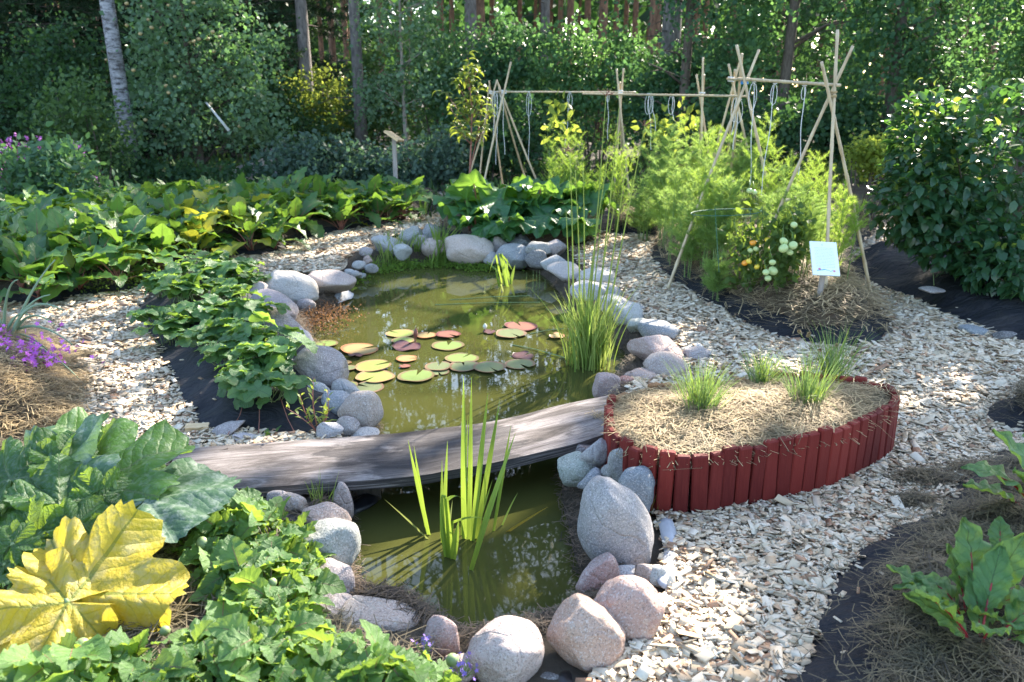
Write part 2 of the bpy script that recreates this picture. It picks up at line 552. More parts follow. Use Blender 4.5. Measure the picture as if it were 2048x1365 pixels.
wet = t.math('ADD', t.noise(1.9, 5, t.mapv(co, (1.5, 4, 1)), .6), t.math('MULTIPLY', t.math('ABSOLUTE', t.math('SUBTRACT', su.outputs[0], 1.15)), -.55))  # dark middle of the plank: damp stain and its shade, painted together
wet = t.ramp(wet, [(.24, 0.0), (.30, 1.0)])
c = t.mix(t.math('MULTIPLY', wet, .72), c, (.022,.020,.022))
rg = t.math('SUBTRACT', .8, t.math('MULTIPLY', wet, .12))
tb = t.bsdf(Base_Color=c, Roughness=rg, Normal=t.bump(t.math('SUBTRACT', g2, t.math('MULTIPLY', crk, 2.0)), .6, .01)); tb.inputs['Specular IOR Level'].default_value = .15
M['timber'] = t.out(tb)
# red paint
t = NT('red_paint')
co = t.coord()
r = t.rand()
g = t.noise(14, 5, t.mapv(co, (6, 6, .6)), .65)
c = t.mix(r, (.095,.011,.010), (.215,.028,.021))
c = t.mix(t.math('MULTIPLY', t.ramp(g, [(.4, 0.0), (.8, 1.0)]), .3), c, (.24,.045,.035))
worn = t.ramp(t.noise(9, 7, co, .8), [(.66, 0.0), (.74, 1.0)])
c = t.mix(t.math('MULTIPLY', worn, .55), c, (.30,.20,.17))
zz = t.n('SeparateXYZ', {0: co}).outputs[2]
splash = t.ramp(t.math('SUBTRACT', t.math('MULTIPLY', t.noise(22, 6, t.mapv(co, (1, 1, .4)), .7), .16), t.math('ADD', zz, .17)), [(.0, 0.0), (.06, 1.0)])
c = t.mix(t.math('MULTIPLY', splash, .6), c, (.10,.075,.055))
rb_ = t.bsdf(Base_Color=c, Roughness=.68, Normal=t.bump(g, .4, .005)); rb_.inputs['Specular IOR Level'].default_value = .2
M['red'] = t.out(rb_)
t = NT('bare_sawn_wood')
g = t.noise(12, 5, t.mapv(t.coord(), (8, 8, .7)), .65)
M['rawwood'] = t.out(t.bsdf(Base_Color=t.ramp(g, [(.3, (.20,.09,.035)), (.7, (.42,.22,.09))]), Roughness=.8))
M['bamboo'] = bark_mat('bamboo_cane', (.36,.26,.15), (.60,.49,.32), (5, 5, 1), .5, .15)
M['darkwood'] = bark_mat('dark_damp_wood', (.035,.028,.022), (.11,.09,.07), (14, 14, 1.2), .7, .3)
M['greywood'] = bark_mat('grey_post_wood', (.20,.17,.15), (.42,.37,.33), (14, 14, 1.2), .8, .3)
M['palewood'] = bark_mat('pale_board_wood', (.50,.34,.17), (.70,.52,.30), (3, 12, 3), .6, .2)
M['twine'] = plain('white_twine', (.62,.62,.60), .9, .1)
M['bluetwine'] = plain('blue_twine', (.03,.20,.45), .7, .1)
M['bluecord'] = plain('pale_blue_cord', (.30,.48,.55), .7, .1)
M['birch'] = None
t = NT('birch_bark')
co = t.coord()
n1 = t.noise(3, 6, t.mapv(co, (2.5, 2.5, 7)), .7)
n2 = t.noise(1.1, 6, co, .7)
c = t.ramp(n1, [(.40, (.05,.045,.045)), (.52, (.26,.26,.28)), (.8, (.48,.47,.46))])
c = t.mix(t.ramp(n2, [(.5, 0.0), (.62, .8)]), c, (.07,.065,.06))
M['birch'] = t.out(t.bsdf(Base_Color=c, Roughness=.85, Normal=t.bump(n1, .5, .02)))
M['pine'] = bark_mat('pine_bark', (.085,.048,.032), (.34,.185,.115), (4, 4, 1.3))
M['pinegrey'] = bark_mat('grey_pine_bark', (.07,.06,.056), (.24,.21,.19), (4, 4, 1.3))
M['bark'] = bark_mat('twig_bark', (.055,.042,.032), (.15,.12,.095), (9, 9, 2.5))
M['palebark'] = bark_mat('pale_young_bark', (.18,.15,.12), (.36,.31,.26), (9, 9, 2.5))
# tree foliage (one random shade per leaf)
def fol(name, d, l, tr, tm=.4, rough=.5): M[name] = leaf_mat(name, d, l, tr, tm, max(rough, .48), island=True, spec=.12)
fol('leaf_apple', (0.072, 0.130, 0.081), (0.169, 0.247, 0.156), (0.234, 0.468, 0.117), .32)
fol('leaf_birch', (0.047, 0.107, 0.052), (0.101, 0.189, 0.081), (0.221, 0.442, 0.104), .38, .38)
fol('leaf_alder', (0.031, 0.078, 0.044), (0.072, 0.146, 0.072), (0.156, 0.338, 0.091), .33, .36)
fol('leaf_dark', (0.021, 0.052, 0.029), (0.055, 0.107, 0.047), (0.117, 0.260, 0.052), .3, .45)
fol('leaf_spruce', (0.016, 0.036, 0.019), (0.044, 0.078, 0.036), (0.052, 0.104, 0.026), .15, .5)
fol('leaf_pine', (.018,.040,.020), (.045,.080,.036), (.05,.10,.03), .15, .5)
fol('leaf_yellow', (.070,.110,.030), (.14,.18,.045), (.38,.46,.07), .42)
fol('leaf_plum', (.10,.15,.03), (.20,.25,.055), (.48,.58,.08), .45, .38)
fol('leaf_currant', (.050,.105,.062), (.11,.19,.11), (.17,.36,.08), .35)
fol('leaf_under', (0.036, 0.072, 0.036), (0.094, 0.150, 0.062), (0.182, 0.338, 0.065), .34)
fol('leaf_blue', (0.046, 0.081, 0.062), (0.098, 0.146, 0.111), (0.130, 0.260, 0.104), .3)
fol('asparagus', (.14,.24,.040), (.24,.36,.075), (.52,.70,.11), .48, .5)
fol('dill', (.12,.21,.060), (.22,.33,.11), (.44,.62,.14), .45, .5)
fol('tomato_leaf', (.040,.085,.028), (.085,.140,.045), (.28,.40,.05), .4)
fol('grass', (.10,.18,.035), (.20,.28,.065), (.38,.52,.09), .4, .5)
fol('reed', (.22,.29,.065), (.34,.41,.12), (.46,.55,.13), .35, .45)
fol('chive', (.070,.140,.055), (.15,.23,.10), (.28,.42,.12), .35, .4)
fol('moss', (.06,.12,.02), (.15,.24,.04), (.3,.45,.06), .4)
fol('onion', (.20,.30,.20), (.32,.42,.30), (.35,.48,.28), .25, .35)
# big leaves, one object each
M['zucchini'] = leaf_mat('zucchini_leaf', (.028,.095,.022), (.065,.155,.036), (.38,.56,.05), .47, .42, vein='palmate', vcol=(.14,.20,.09), vw=.018, sec=7.5, spot=11, spotcol=(.17,.25,.16), bumpv=1.0, brown=.5, vstep=64)
M['zucchinigrey'] = leaf_mat('mildewed_zucchini_leaf', (.048,.105,.055), (.078,.15,.080), (.20,.36,.09), .28, .5, vein='palmate', vcol=(.20,.27,.18), vw=.016, sec=7.0, spot=7, spotcol=(.24,.29,.24), bumpv=.7, vstep=64, brown=.4)
M['zucchiniyellow'] = leaf_mat('yellowed_zucchini_leaf', (.47,.37,.035), (.58,.48,.07), (.72,.60,.05), .42, .5, vein='palmate', vcol=(.13,.20,.035), vw=.022, sec=6.5, spot=4.5, spotcol=(.50,.44,.20), bumpv=1.0, brown=.7, vstep=64)
M['physalis'] = leaf_mat('physalis_leaf', (.045,.125,.035), (.15,.27,.075), (.40,.58,.07), .40, .42, vein='pinnate', vcol=(.045,.10,.03), vw=.035, sec=5.0, bumpv=.6, spec=.45)
M['strawberry'] = leaf_mat('strawberry_leaf', (.045,.125,.042), (.095,.205,.065), (.36,.56,.07), .40, .36, vein='pinnate', vcol=(.05,.11,.04), vw=.04, sec=8.0, bumpv=.6, spec=.5)
M['beet'] = leaf_mat('beet_leaf', (.028,.095,.024), (.080,.180,.048), (.27,.47,.05), .34, .36, vein='pinnate', vcol=(.17,.20,.06), vw=.07, sec=6.0, bumpv=.6, spec=.5)
M['beetyellow'] = leaf_mat('yellowing_beet_leaf', (.19,.25,.03), (.30,.33,.045), (.55,.55,.05), .42, .4, vein='pinnate', vcol=(.30,.28,.08), vw=.07, sec=6.0, bumpv=.6)
M['chard'] = leaf_mat('chard_leaf', (.085,.20,.060), (.14,.28,.095), (.42,.60,.08), .36, .34, vein='pinnate', vcol=(.025,.075,.03), vw=.03, sec=6.5, bumpv=.9, spec=.5)
M['rhubarb'] = leaf_mat('rhubarb_leaf', (.028,.105,.040), (.062,.165,.062), (.28,.50,.06), .36, .36, vein='palmate', vcol=(.10,.19,.07), vw=.02, sec=6.0, bumpv=.6, spec=.5)
M['shrub'] = leaf_mat('shrub_leaf', (.018,.060,.028), (.040,.100,.042), (.15,.34,.05), .32, .34, vein='pinnate', vcol=(.06,.12,.05), vw=.04, sec=6.0, bumpv=.3, spec=.5)
M['shrubtip'] = leaf_mat('young_shrub_leaf', (.095,.165,.03), (.17,.23,.05), (.46,.56,.07), .42, .36, vein='pinnate', vcol=(.08,.14,.04), vw=.04, sec=6.0, bumpv=.3)
M['shrubfill'] = leaf_mat('shrub_leaf_mass', (.018,.060,.028), (.040,.100,.042), (.15,.34,.05), .32, .34, island=True, spec=.5)
M['iris'] = leaf_mat('iris_leaf', (.115,.215,.030), (.18,.29,.05), (.42,.58,.07), .38, .42, vein='pinnate', vcol=(.10,.19,.03), vw=.08, sec=0.0, bumpv=.2)
M['irisyellow'] = leaf_mat('dying_iris_leaf', (.42,.28,.04), (.52,.38,.07), (.5,.36,.05), .3, .5)
M['irispale'] = leaf_mat('pale_iris_leaf', (.26,.30,.10), (.36,.38,.15), (.4,.45,.12), .3, .5)
M['stem_green'] = plain('green_stem', (.12,.20,.05), .5, .2)
M['stem_red'] = plain('red_stem', (.30,.018,.025), .4, .2)
M['stem_pink'] = plain('reddish_stem', (.26,.10,.07), .5, .2)
M['stem_dark'] = plain('dark_stem', (.10,.075,.05), .6, .2)
M['stem_pale'] = plain('pale_green_stem', (.20,.27,.11), .5, .2)
def pad_mat(name, c1, c2, rim):
    t = NT(name)
    uv = t.n('UVMap').outputs[0]
    s = t.n('SeparateXYZ', {0: uv})
    rr = t.math('SQRT', t.math('ADD', t.math('MULTIPLY', s.outputs[0], s.outputs[0]), t.math('MULTIPLY', s.outputs[1], s.outputs[1])))
    ang = t.math('ARCTAN2', s.outputs[0], s.outputs[1])
    vein = t.math('GREATER_THAN', t.math('ABSOLUTE', t.math('SUBTRACT', t.math('FRACT', t.math('MULTIPLY', ang, 16 / (2*PI))), .5)), t.math('ADD', .44, t.math('MULTIPLY', rr, .05)))
    nz = t.noise(4, 5, uv, .65)
    c = t.mix(nz, c1, c2)
    c = t.mix(t.math('MULTIPLY', vein, .3), c, tuple(min(1, x*1.5) for x in c2))
    c = t.mix(t.ramp(t.math('ADD', rr, t.math('MULTIPLY', nz, .25)), [(.93, 0.0), (1.12, 1.0)]), c, rim)
    b = t.bsdf(Base_Color=c, Roughness=.33)
    return t.out(b)
M['pad_green'] = pad_mat('lily_pad_green', (.15,.22,.06), (.22,.28,.09), (.19,.14,.07))
M['pad_dull'] = pad_mat('lily_pad_dull', (.12,.17,.075), (.20,.20,.10), (.21,.13,.08))
M['pad_yellow'] = pad_mat('lily_pad_yellow', (.22,.28,.07), (.29,.32,.10), (.30,.20,.10))
M['pad_orange'] = pad_mat('lily_pad_orange', (.30,.21,.09), (.34,.26,.12), (.30,.13,.06))
M['pad_red'] = pad_mat('lily_pad_red', (.22,.09,.07), (.27,.13,.09), (.15,.045,.05))
M['pad_purple'] = pad_mat('lily_pad_purple', (.10,.045,.05), (.16,.085,.08), (.07,.03,.035))
M['tomato_green'] = plain('unripe_tomato_skin', (.42,.52,.22), .22, .1, 6)
M['tomato_orange'] = plain('ripening_tomato_skin', (.75,.30,.03), .22, .1, 6)
M['tomato_yellow'] = plain('yellow_tomato_skin', (.75,.56,.06), .22, .1, 6)
M['apple'] = plain('apple_skin', (.40,.30,.14), .35, .25, 6)
M['magenta'] = plain('magenta_petal', (.50,.10,.52), .6, .2)
M['fireweed'] = plain('fireweed_petal', (.42,.13,.42), .6, .2)
M['violet'] = plain('violet_petal', (.22,.13,.55), .6, .2)
M['paper'] = plain('white_sign_sheet', (.74,.80,.80), .4, .02)
M['ink'] = plain('grey_print', (.33,.38,.42), .6, .05)
M['inkred'] = plain('red_print', (.55,.20,.25), .6, .05)
M['inkblue'] = plain('blue_print', (.10,.38,.58), .6, .05)
M['wire'] = plain('green_wire', (.02,.10,.06), .4, .1)
M['liner'] = plain('grey_liner_cloth', (.36,.37,.39), .8, .35, 9, .5)
M['blackliner'] = plain('black_pond_liner', (.012,.012,.014), .35, .3, 5)
M['bud'] = plain('lily_bud_skin', (.22,.08,.06), .45, .3, 20)
M['budwhite'] = plain('white_lily_petal', (.70,.70,.58), .5, .1, 20)
# ================================================================== SETTING
pond_px = [(705,552),(745,538),(800,528),(900,526),(1000,532),(1060,538),(1100,560),(1125,590),(1150,620),(1190,655),(1235,690),(1262,715),
           (1240,760),(1222,790),(1205,830),(1165,880),(1138,930),(1133,990),(1145,1060),(1165,1130),(1178,1190),(1140,1240),(1090,1270),(1010,1290),(930,1300),
           (880,1265),(840,1238),(780,1218),(715,1205),(700,1150),(695,1090),(690,1040),(705,1000),(725,965),(735,920),(752,870),(728,830),(695,785),(660,745),
           (632,705),(618,668),(632,640),(668,618),(695,590)]
ZW = -0.12
pond = gpoly(pond_px, ZW, 4)
def pond_sd(P):
    d = bdist(pond, P); return np.where(inside(pond, P), d, -d)
bank_near = gpoly([(1090,900),(1150,870),(1180,960),(1220,1100),(1260,1200),(1200,1260),(1130,1240),(1120,1000)], -.1, 4)

# ground sheet: dense near the garden, coarse out to the horizon
def axis(lo, hi, step, far):
    a = list(np.arange(lo, hi + 1e-6, step)); s = step * 2; x = hi; y = lo; r = []; l = []
    while x < far:
        x += s; r.append(x); y -= s; l.append(y); s *= 1.5
    return np.array(l[::-1] + a + r)
gx = axis(-3.2, 3.4, .055, 260); gy = axis(1.2, 10.4, .055, 260)
GX, GY = np.meshgrid(gx, gy)
GP = np.stack([GX.ravel(), GY.ravel()], 1)
near = (np.abs(GP[:, 0]) < 4.5) & (GP[:, 1] > .6) & (GP[:, 1] < 11)
sd = np.full(len(GP), -9.0); sd[near] = pond_sd(GP[near])
gz = -0.62 * sstep((sd + .10) / .42)
gz[near] += .012 * vnoise(GP[near], 6)
r_ = np.hypot(GP[:, 0], GP[:, 1])
farm = r_ > 16
gz[farm] += np.array([.25 * noise.noise(Vector((p[0]*.12, p[1]*.12, 3))) for p in GP[farm]]) * np.clip((r_[farm]-16)/10, 0, 1)
nx, ny = len(gx), len(gy)
ii = (np.arange(ny-1)[:, None] * nx + np.arange(nx-1)[None]).ravel()
GF = np.stack([ii, ii+1, ii+nx+1, ii+nx], 1)
cs = sd[GF].mean(1)
ground = obj('ground', npmesh('ground', np.column_stack([GP, gz]), GF, True, mi=(cs > -.14).astype(np.int32)), None, [M['soil'], M['bank']])
tag(ground, kind='structure')
# water: one sheet running in under the bank
def offset(poly, m):
    e = np.roll(poly, -1, 0) - np.roll(poly, 1, 0)
    nrm = np.column_stack([e[:, 1], -e[:, 0]]); nrm = nrm / np.maximum(np.linalg.norm(nrm, axis=1, keepdims=True), 1e-9)
    area = np.sum(poly[:,0]*np.roll(poly[:,1],-1) - np.roll(poly[:,0],-1)*poly[:,1])
    q = poly + nrm * (m if area > 0 else -m)
    return q[bdist(poly, q) > abs(m) * .85]
water = sheet('water', offset(pond, .10), lambda P, d: np.full(len(P), ZW), .25, M['water'])
tag(water, kind='structure')

# wood-chip paths
pr_px = [(1100,1560),(1235,1350),(1335,1250),(1345,1150),(1335,1060),(1290,990),(1250,900),(1250,830),(1270,770),(1320,735),(1345,705),(1320,680),(1285,645),
         (1250,610),(1215,575),(1180,540),(1150,515),(1140,490),(1200,470),(1290,452),(1400,442),(1750,440),(2000,470),(2400,600),(2400,1000),(2060,1080),(1760,1220),(1660,1365),(1600,1560)]
pl_px = [(905,402),(880,455),(810,468),(745,488),(700,510),(690,540),(640,548),(560,552),(515,575),(560,650),(600,730),(640,800),(690,870),(715,890),(690,930),(560,975),(400,1030),(200,1060),
         (-150,1000),(-300,700),(-300,570),(0,560),(250,560),(500,490),(700,430),(860,388)]
pathR = gpoly(pr_px, 0, 3); pathL = gpoly(pl_px, 0, 3)
def pz(P, d): return .012 + .006 * vnoise(P, 5, 2.0)
for nm, pp in (('wood_chip_path', pathR), ('wood_chip_path', pathL)):
    tag(sheet(nm, pp, pz, .09, M['chipbase']), kind='structure')

# ------------------------------------------------------------------ planting beds (black fabric mounds with hay)
BEDS = {}
def bed(key, label, px, h, ramp, hay=None, margin=.2, seed=0., step=.06, n=4, wr=.015, hayw=.02, zpoly=0., parent_cat='garden bed', hay_px=None):
    poly = gpoly(px, zpoly, n)
    def zf(P, d=None):
        P = np.asarray(P, dtype=float).reshape(-1, 2)
        ins = inside(poly, P)
        if d is None: d = bdist(poly, P)
        s = sstep(d / ramp)
        w = vnoise(P, 3.2, seed) * wr * 1.6 + vnoise(np.column_stack([P[:,0]*2+P[:,1]*5, P[:,1]*1.2]), 1.6, seed+5) * wr
        return .016 + h * s * (1 + .22 * vnoise(P, 1.3, seed+9)) + w * np.clip(d / .05, 0, 1)
    c = poly.mean(0)
    root = thing('garden_bed', label, parent_cat, (c[0], c[1], 0))
    def loc(o):
        o.location = (-c[0], -c[1], 0); return o
    o = sheet('black_fabric', poly, lambda P, d: zf(P, d), step, M['fabric'], root); loc(o)
    hp = None
    if hay:
        hp = gpoly(hay_px, .1, 4) if hay_px else offset(poly, -margin)
        def hz(P, d): return zf(P) + .012 + hayw * (1 + vnoise(P, 7, seed+2)) * np.clip(d / .12, 0, 1)
        o = sheet('hay_layer', hp, hz, step, M[hay + 'base'], root); loc(o)
    BEDS[key] = dict(hayw=hayw, poly=poly, z=lambda x, y: float(zf([(x, y)])[0]), zf=zf, root=root, hay=hp, c=c)
    return BEDS[key]

bed('strawberry', 'long low bed of black fabric under the strawberry plants left of the pond',
    [(268,640),(300,700),(335,770),(368,840),(400,868),(470,872),(590,884),(690,872),(712,850),(690,800),(648,740),(610,680),(560,620),(520,570),(455,520),(385,522),(305,565)], .13, .30, seed=1., wr=.026)
bed('tomato', 'long hay-topped bed edged in black fabric under the bamboo tripods',
    [(1296,515),(1330,560),(1400,606),(1480,652),(1590,694),(1720,702),(1795,672),(1765,620),(1712,560),(1722,500),(1800,440),(1790,405),(1500,395),(1250,415),(1215,455),(1230,474),(1300,476)], .22, .34, 'hay', .17, 2., hayw=.03)
bed('shrub', 'black fabric bed around the large leafy shrub on the right',
    [(1684,542),(1710,512),(1760,488),(1850,470),(2150,470),(2600,560),(2500,690),(2120,712),(2030,690),(1960,664),(1890,640),(1800,598),(1740,576)], .16, .4, seed=3., wr=.032)
bed('chard', 'dark hay-strewn bed with black fabric edge holding the red-stemmed chard',
    [(1555,1365),(1580,1310),(1625,1250),(1640,1180),(1665,1140),(1760,1078),(1850,1030),(1900,975),(1960,930),(2060,895),(2500,860),(2700,1300),(2200,1700),(1600,1700),(1520,1500)], .13, .35, 'greyhay', .2, 4., hayw=.025, wr=.03,
    hay_px=[(1790,1420),(1800,1330),(1770,1290),(1810,1230),(1790,1170),(1860,1115),(1930,1055),(1995,985),(2080,938),(2400,880),(2600,1300),(2200,1650),(1800,1600)])
bed('edge', 'small black fabric bed at the right edge of the chip path',
    [(1958,838),(1985,812),(2040,782),(2150,770),(2400,780),(2400,880),(2120,892),(2040,885),(2000,868)], .12, .2, 'greyhay', .14, 5., wr=.02)
bed('beet', 'long bed packed with leafy beet plants along the far path',
    [(-150,600),(40,616),(130,612),(160,600),(260,590),(330,560),(450,522),(545,515),(600,488),(690,466),(780,452),(850,438),(880,420),(885,400),(760,405),(500,425),(200,460),(-150,490)], .15, .3, 'greyhay', .12, 6., hayw=.02)
bed('heap', 'sunlit golden hay mound at the left edge beside the chip path',
    [(-200,690),(0,665),(70,672),(140,710),(175,760),(170,830),(150,870),(60,900),(-200,920)], .26, .45, 'hay', .03, 7., hayw=.03)
bed('zucchini', 'hay-covered bed in the corner under the zucchini and groundcherry plants',
    [(-300,930),(60,905),(220,970),(330,1040),(480,1020),(590,1040),(620,1120),(640,1230),(760,1290),(870,1330),(900,1420),(860,1700),(-300,1900)], .10, .3, 'greyhay', .05, 8., hayw=.02)
bed('rhubarb', 'raised stone-edged mound under the big rhubarb',
    [(880,462),(930,478),(1050,500),(1150,500),(1195,478),(1180,430),(1100,415),(950,412),(890,430)], .22, .3, 'hay', .06, 9.)

def bed_free(P, m=.02):
    ok = np.ones(len(P), dtype=bool)
    for k, b in BEDS.items():
        i = inside(b['poly'], P); d = bdist(b['poly'], P)
        ok &= ~(i & (d > m + .05 * NR.random(len(P)) ** 2))
    return ok

# ------------------------------------------------------------------ raised bed of red planks
rim_px = [(1217,812),(1219,838),(1232,862),(1262,884),(1310,901),(1400,905),(1480,894),(1560,881),(1640,867),(1700,847),(1752,824),(1786,804),(1793,786),(1768,768),(1700,754),(1610,748),(1510,748),(1420,752),(1340,759),(1270,772),(1232,788)]
ZR = .285
rim = gpoly(rim_px, ZR, 8)
rc = rim.mean(0)
rb = thing('raised_bed', 'curved raised bed walled with short red painted planks', 'raised bed', (rc[0], rc[1], 0))
def bevel_box(sx, sy, sz, b):
    bm = bmesh.new(); bmesh.ops.create_cube(bm, size=1)
    bmesh.ops.scale(bm, vec=(sx, sy, sz), verts=bm.verts)
    bmesh.ops.bevel(bm, geom=list(bm.edges), offset=b, segments=1, affect='EDGES', profile=.5)
    me = bpy.data.meshes.new('plank'); bm.to_mesh(me); bm.free(); return me
PW = .064
pl_me = [bevel_box(PW*k, .034, .37, .006) for k in (.96, .90, 1.0)]
for m_ in pl_me: m_.materials.append(M['red'])
raw_me = [m_.copy() for m_ in pl_me]
for m_ in raw_me: m_.materials.clear(); m_.materials.append(M['rawwood'])
rs = resample(rim, .004)
L = np.concatenate([[0], np.cumsum(np.hypot(*(np.diff(np.vstack([rs, rs[:1]]), axis=0).T)))])
npl = int(round(L[-1] / (PW * 1.03)))
area_s = np.sum(rim[:,0]*np.roll(rim[:,1],-1) - np.roll(rim[:,0],-1)*rim[:,1])
for i in range(npl):
    k = np.searchsorted(L, (i + .5) * L[-1] / npl) % len(rs)
    p = rs[k]; tdir = rs[(k + 4) % len(rs)] - rs[(k - 4) % len(rs)]
    a = math.atan2(tdir[1], tdir[0])
    back = p[1] > rc[1] + .12 and p[0] < rc[0] + .2
    o = obj('plank', rnd.choice(raw_me if back else pl_me), rb)
    top = ZR + rnd.uniform(-.018, .014) - (.02 if back else 0) + (.012 if rnd.random() < .12 else 0)
    o.location = (p[0] - rc[0] + rnd.uniform(-.003, .003), p[1] - rc[1] + rnd.uniform(-.003, .003), top - .185)
    o.rotation_euler = (rnd.gauss(0, .025), rnd.gauss(0, .02), a + rnd.gauss(0, .04) + (0 if area_s > 0 else PI))
rin = offset(rim, -.03)
def rz(P, d): return .216 + .030 * sstep(d / .35) + .014 * vnoise(P, 5, 3.3) + .012
o = sheet('hay_layer', rin, rz, .04, M['haybase'], rb); o.location = (-rc[0], -rc[1], 0)
def rbz(x, y):
    return float(rz(np.array([(x, y)]), bdist(rin, np.array([(x, y)])))[0])

# ------------------------------------------------------------------ plank bridge
def bridge():
    near = smooth_poly([tuple(G(x, y, .075).xy) for x, y in [(330,985),(450,976),(560,970),(800,952),(900,938),(990,922),(1100,898),(1160,882),(1222,862)]], 5, False)
    farp = smooth_poly([tuple(G(x, y, .075).xy) for x, y in [(350,900),(440,889),(600,877),(761,866),(856,857),(966,844),(1040,829),(1113,811),(1223,789)]], 5, False)
    n = len(near); mb = MB(); W = 7; V = []; U = []; F = []
    lens = np.concatenate([[0], np.cumsum(np.hypot(*np.diff((near + farp) / 2, axis=0).T))])
    for i in range(n):
        for lay in (0, 1):
            for j in range(W):
                u = j / (W - 1)
                q = near[i] * (1 - u) + farp[i] * u
                if j in (0, W - 1): q = q + (near[i] - farp[i]) * (.012 * noise.noise(Vector((lens[i]*4, j, 1))))
                z = .075 + .008 * noise.noise(Vector((q[0]*1.5, q[1]*3, 0))) - .006 * (1 if j in (0, W-1) else 0)
                if lay: z -= .045 + .006 * noise.noise(Vector((lens[i]*3, 5, 2)))
                V.append((q[0], q[1], z)); U.append((lens[i], u * .35 if not lay else u * .35 + .6))
    S = 2 * W
    for i in range(n - 1):
        a, b = i * S, (i + 1) * S
        for j in range(W - 1):
            F.append((a+j, b+j, b+j+1, a+j+1))
            F.append((a+W+j, a+W+j+1, b+W+j+1, b+W+j))
        F.append((a, a+W, b+W, b)); F.append((a+W-1, b+W-1, b+2*W-1, a+2*W-1))
    for i in (0, n - 1):
        a = i * S
        for j in range(W - 1): F.append((a+j, a+j+1, a+W+j+1, a+W+j) if i == 0 else (a+j+1, a+j, a+W+j, a+W+j+1))
    mb.add(V, F, U)
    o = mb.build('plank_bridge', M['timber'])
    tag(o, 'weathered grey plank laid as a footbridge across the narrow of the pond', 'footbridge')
    # hide no gap: a short timber block carries the left end
    mb = MB(); c = G(612, 985, -.03)
    mb.box((c.x + .22, c.y + .22, -.055), (.14, .26, .13), Matrix.Rotation(.15, 3, 'Z'))
    tag(mb.build('support_block', M['darkwood']), 'dark timber block under the left end of the footbridge', 'wood block')
bridge()

# ------------------------------------------------------------------ stones
SCOL = dict(G=(.34,.335,.32), L=(.45,.445,.43), P=(.50,.34,.28), B=(.25,.28,.31), W=(.56,.51,.46), V=(.35,.30,.29), D=(.09,.09,.088), R=(.36,.15,.10), O=(.56,.37,.28), K=(.52,.41,.34), E=(.33,.36,.30))
def ico(sub):
    bm = bmesh.new(); bmesh.ops.create_icosphere(bm, subdivisions=sub, radius=1)
    V = np.array([v.co[:] for v in bm.verts]); F = np.array([[v.index for v in f.verts] for f in bm.faces]); bm.free(); return V, F
ICO = {k: ico(k) for k in (2, 3, 4, 5)}
def stone_mesh(rx, ry, rz, seed, sub, ang=.5, ncut=9):
    V, F = ICO[sub]; V = V.copy(); q = random.Random(seed)
    for k in range(ncut):
        n = np.array([q.gauss(0, 1), q.gauss(0, 1), q.gauss(0, .8)]); n /= np.linalg.norm(n)
        c = q.uniform(.52, .82) if ang > .45 else q.uniform(.68, .9)
        d = V @ n; over = d > c
        V[over] -= np.outer((d[over] - c) * (.5 + ang * .5), n)
    W = np.empty_like(V)
    for i, v in enumerate(V):
        p = Vector(v)
        f = 1 + .13 * noise.fractal(p * 1.1 + Vector((seed*3.1, 0, seed)), 1, 2, 2) + .035 * noise.fractal(p * 4 + Vector((0, seed, 0)), .8, 2, 4)
        W[i] = v * f
    # two passes of averaging round the cut edges off
    E = np.concatenate([F[:, [0, 1]], F[:, [1, 2]], F[:, [2, 0]]])
    cnt_ = np.bincount(E[:, 0], minlength=len(V))[:, None]
    for _ in range(3 if sub >= 5 else 1 if sub == 4 else 0):
        A_ = np.zeros_like(W); np.add.at(A_, E[:, 0], W[E[:, 1]]); W = W * .4 + A_ / cnt_ * .6
    for i, v in enumerate(V):
        p = Vector(v); W[i] *= 1 + .016 * noise.fractal(p * 5 + Vector((seed, 0, seed)), .9, 2, 4)
    # restore the asked-for extents
    ext = (W.max(0) - W.min(0)) / 2; W = (W - (W.max(0) + W.min(0)) / 2) / ext
    return npmesh('stone', W * [rx, ry, rz], F, True)
SPOS = []
def stone(px, py, w, h, col, label, zb=-.04, rot=0.0, ang=.6, shape=None, seed=None, cat='stone', group='stones edging the pond', name='stone', deep=.8):
    seed = seed if seed is not None else len(SPOS) + 1
    if w < 140: w *= 1.13; h *= 1.13
    ang = min(1.0, ang * 1.2 + .05) if w < 130 else ang * .8
    z = .03
    c = G(px, py, .05)
    hg = float(-0.62 * sstep((pond_sd(np.array([(c.x, c.y)])) + .10) / .42)[0])
    zb = max(zb, min(hg, 0) - .02, -.14)
    for _ in range(4):
        c = G(px, py, z); s = pxm(c); dep = c.y
        a = math.atan2(EYE - z, c.y)
        rx = w * s / 2; hh = h * s / 2; ry = deep * rx
        q = hh*hh - (ry*math.sin(a))**2
        rzz = math.sqrt(q) / math.cos(a) if q > 0 else 0
        if rzz < .38 * min(rx, hh*1.4):
            rzz = .38 * min(rx, hh*1.4); q = hh*hh - (rzz*math.cos(a))**2
            ry = max(math.sqrt(max(q, 0)) / math.sin(a), .3 * rx)
        ry = min(ry, rx * 1.3)
        z = zb + rzz * .72
    sub = 5 if w > 110 else 4 if w > 45 else 3
    me = stone_mesh(rx, ry, rzz, seed, sub, ang)
    if shape:
        for v_ in me.vertices:
            u = v_.co.z / rzz; v_.co.x = v_.co.x * (1 - shape[1] * u) + shape[0] * rx * u
    o = obj(name, me, None, M['stone'])
    o.location = c; o.rotation_euler = (0, rot, 0)
    base = SCOL[col]; j = random.Random(seed * 7)
    f = j.uniform(.88, 1.12)
    o.color = (base[0]*f, base[1]*f*j.uniform(.96, 1.03), base[2]*f*j.uniform(.95, 1.05), 1)
    tag(o, label, cat, group)
    SPOS.append((c.x, c.y, max(rx, ry)))
    return o
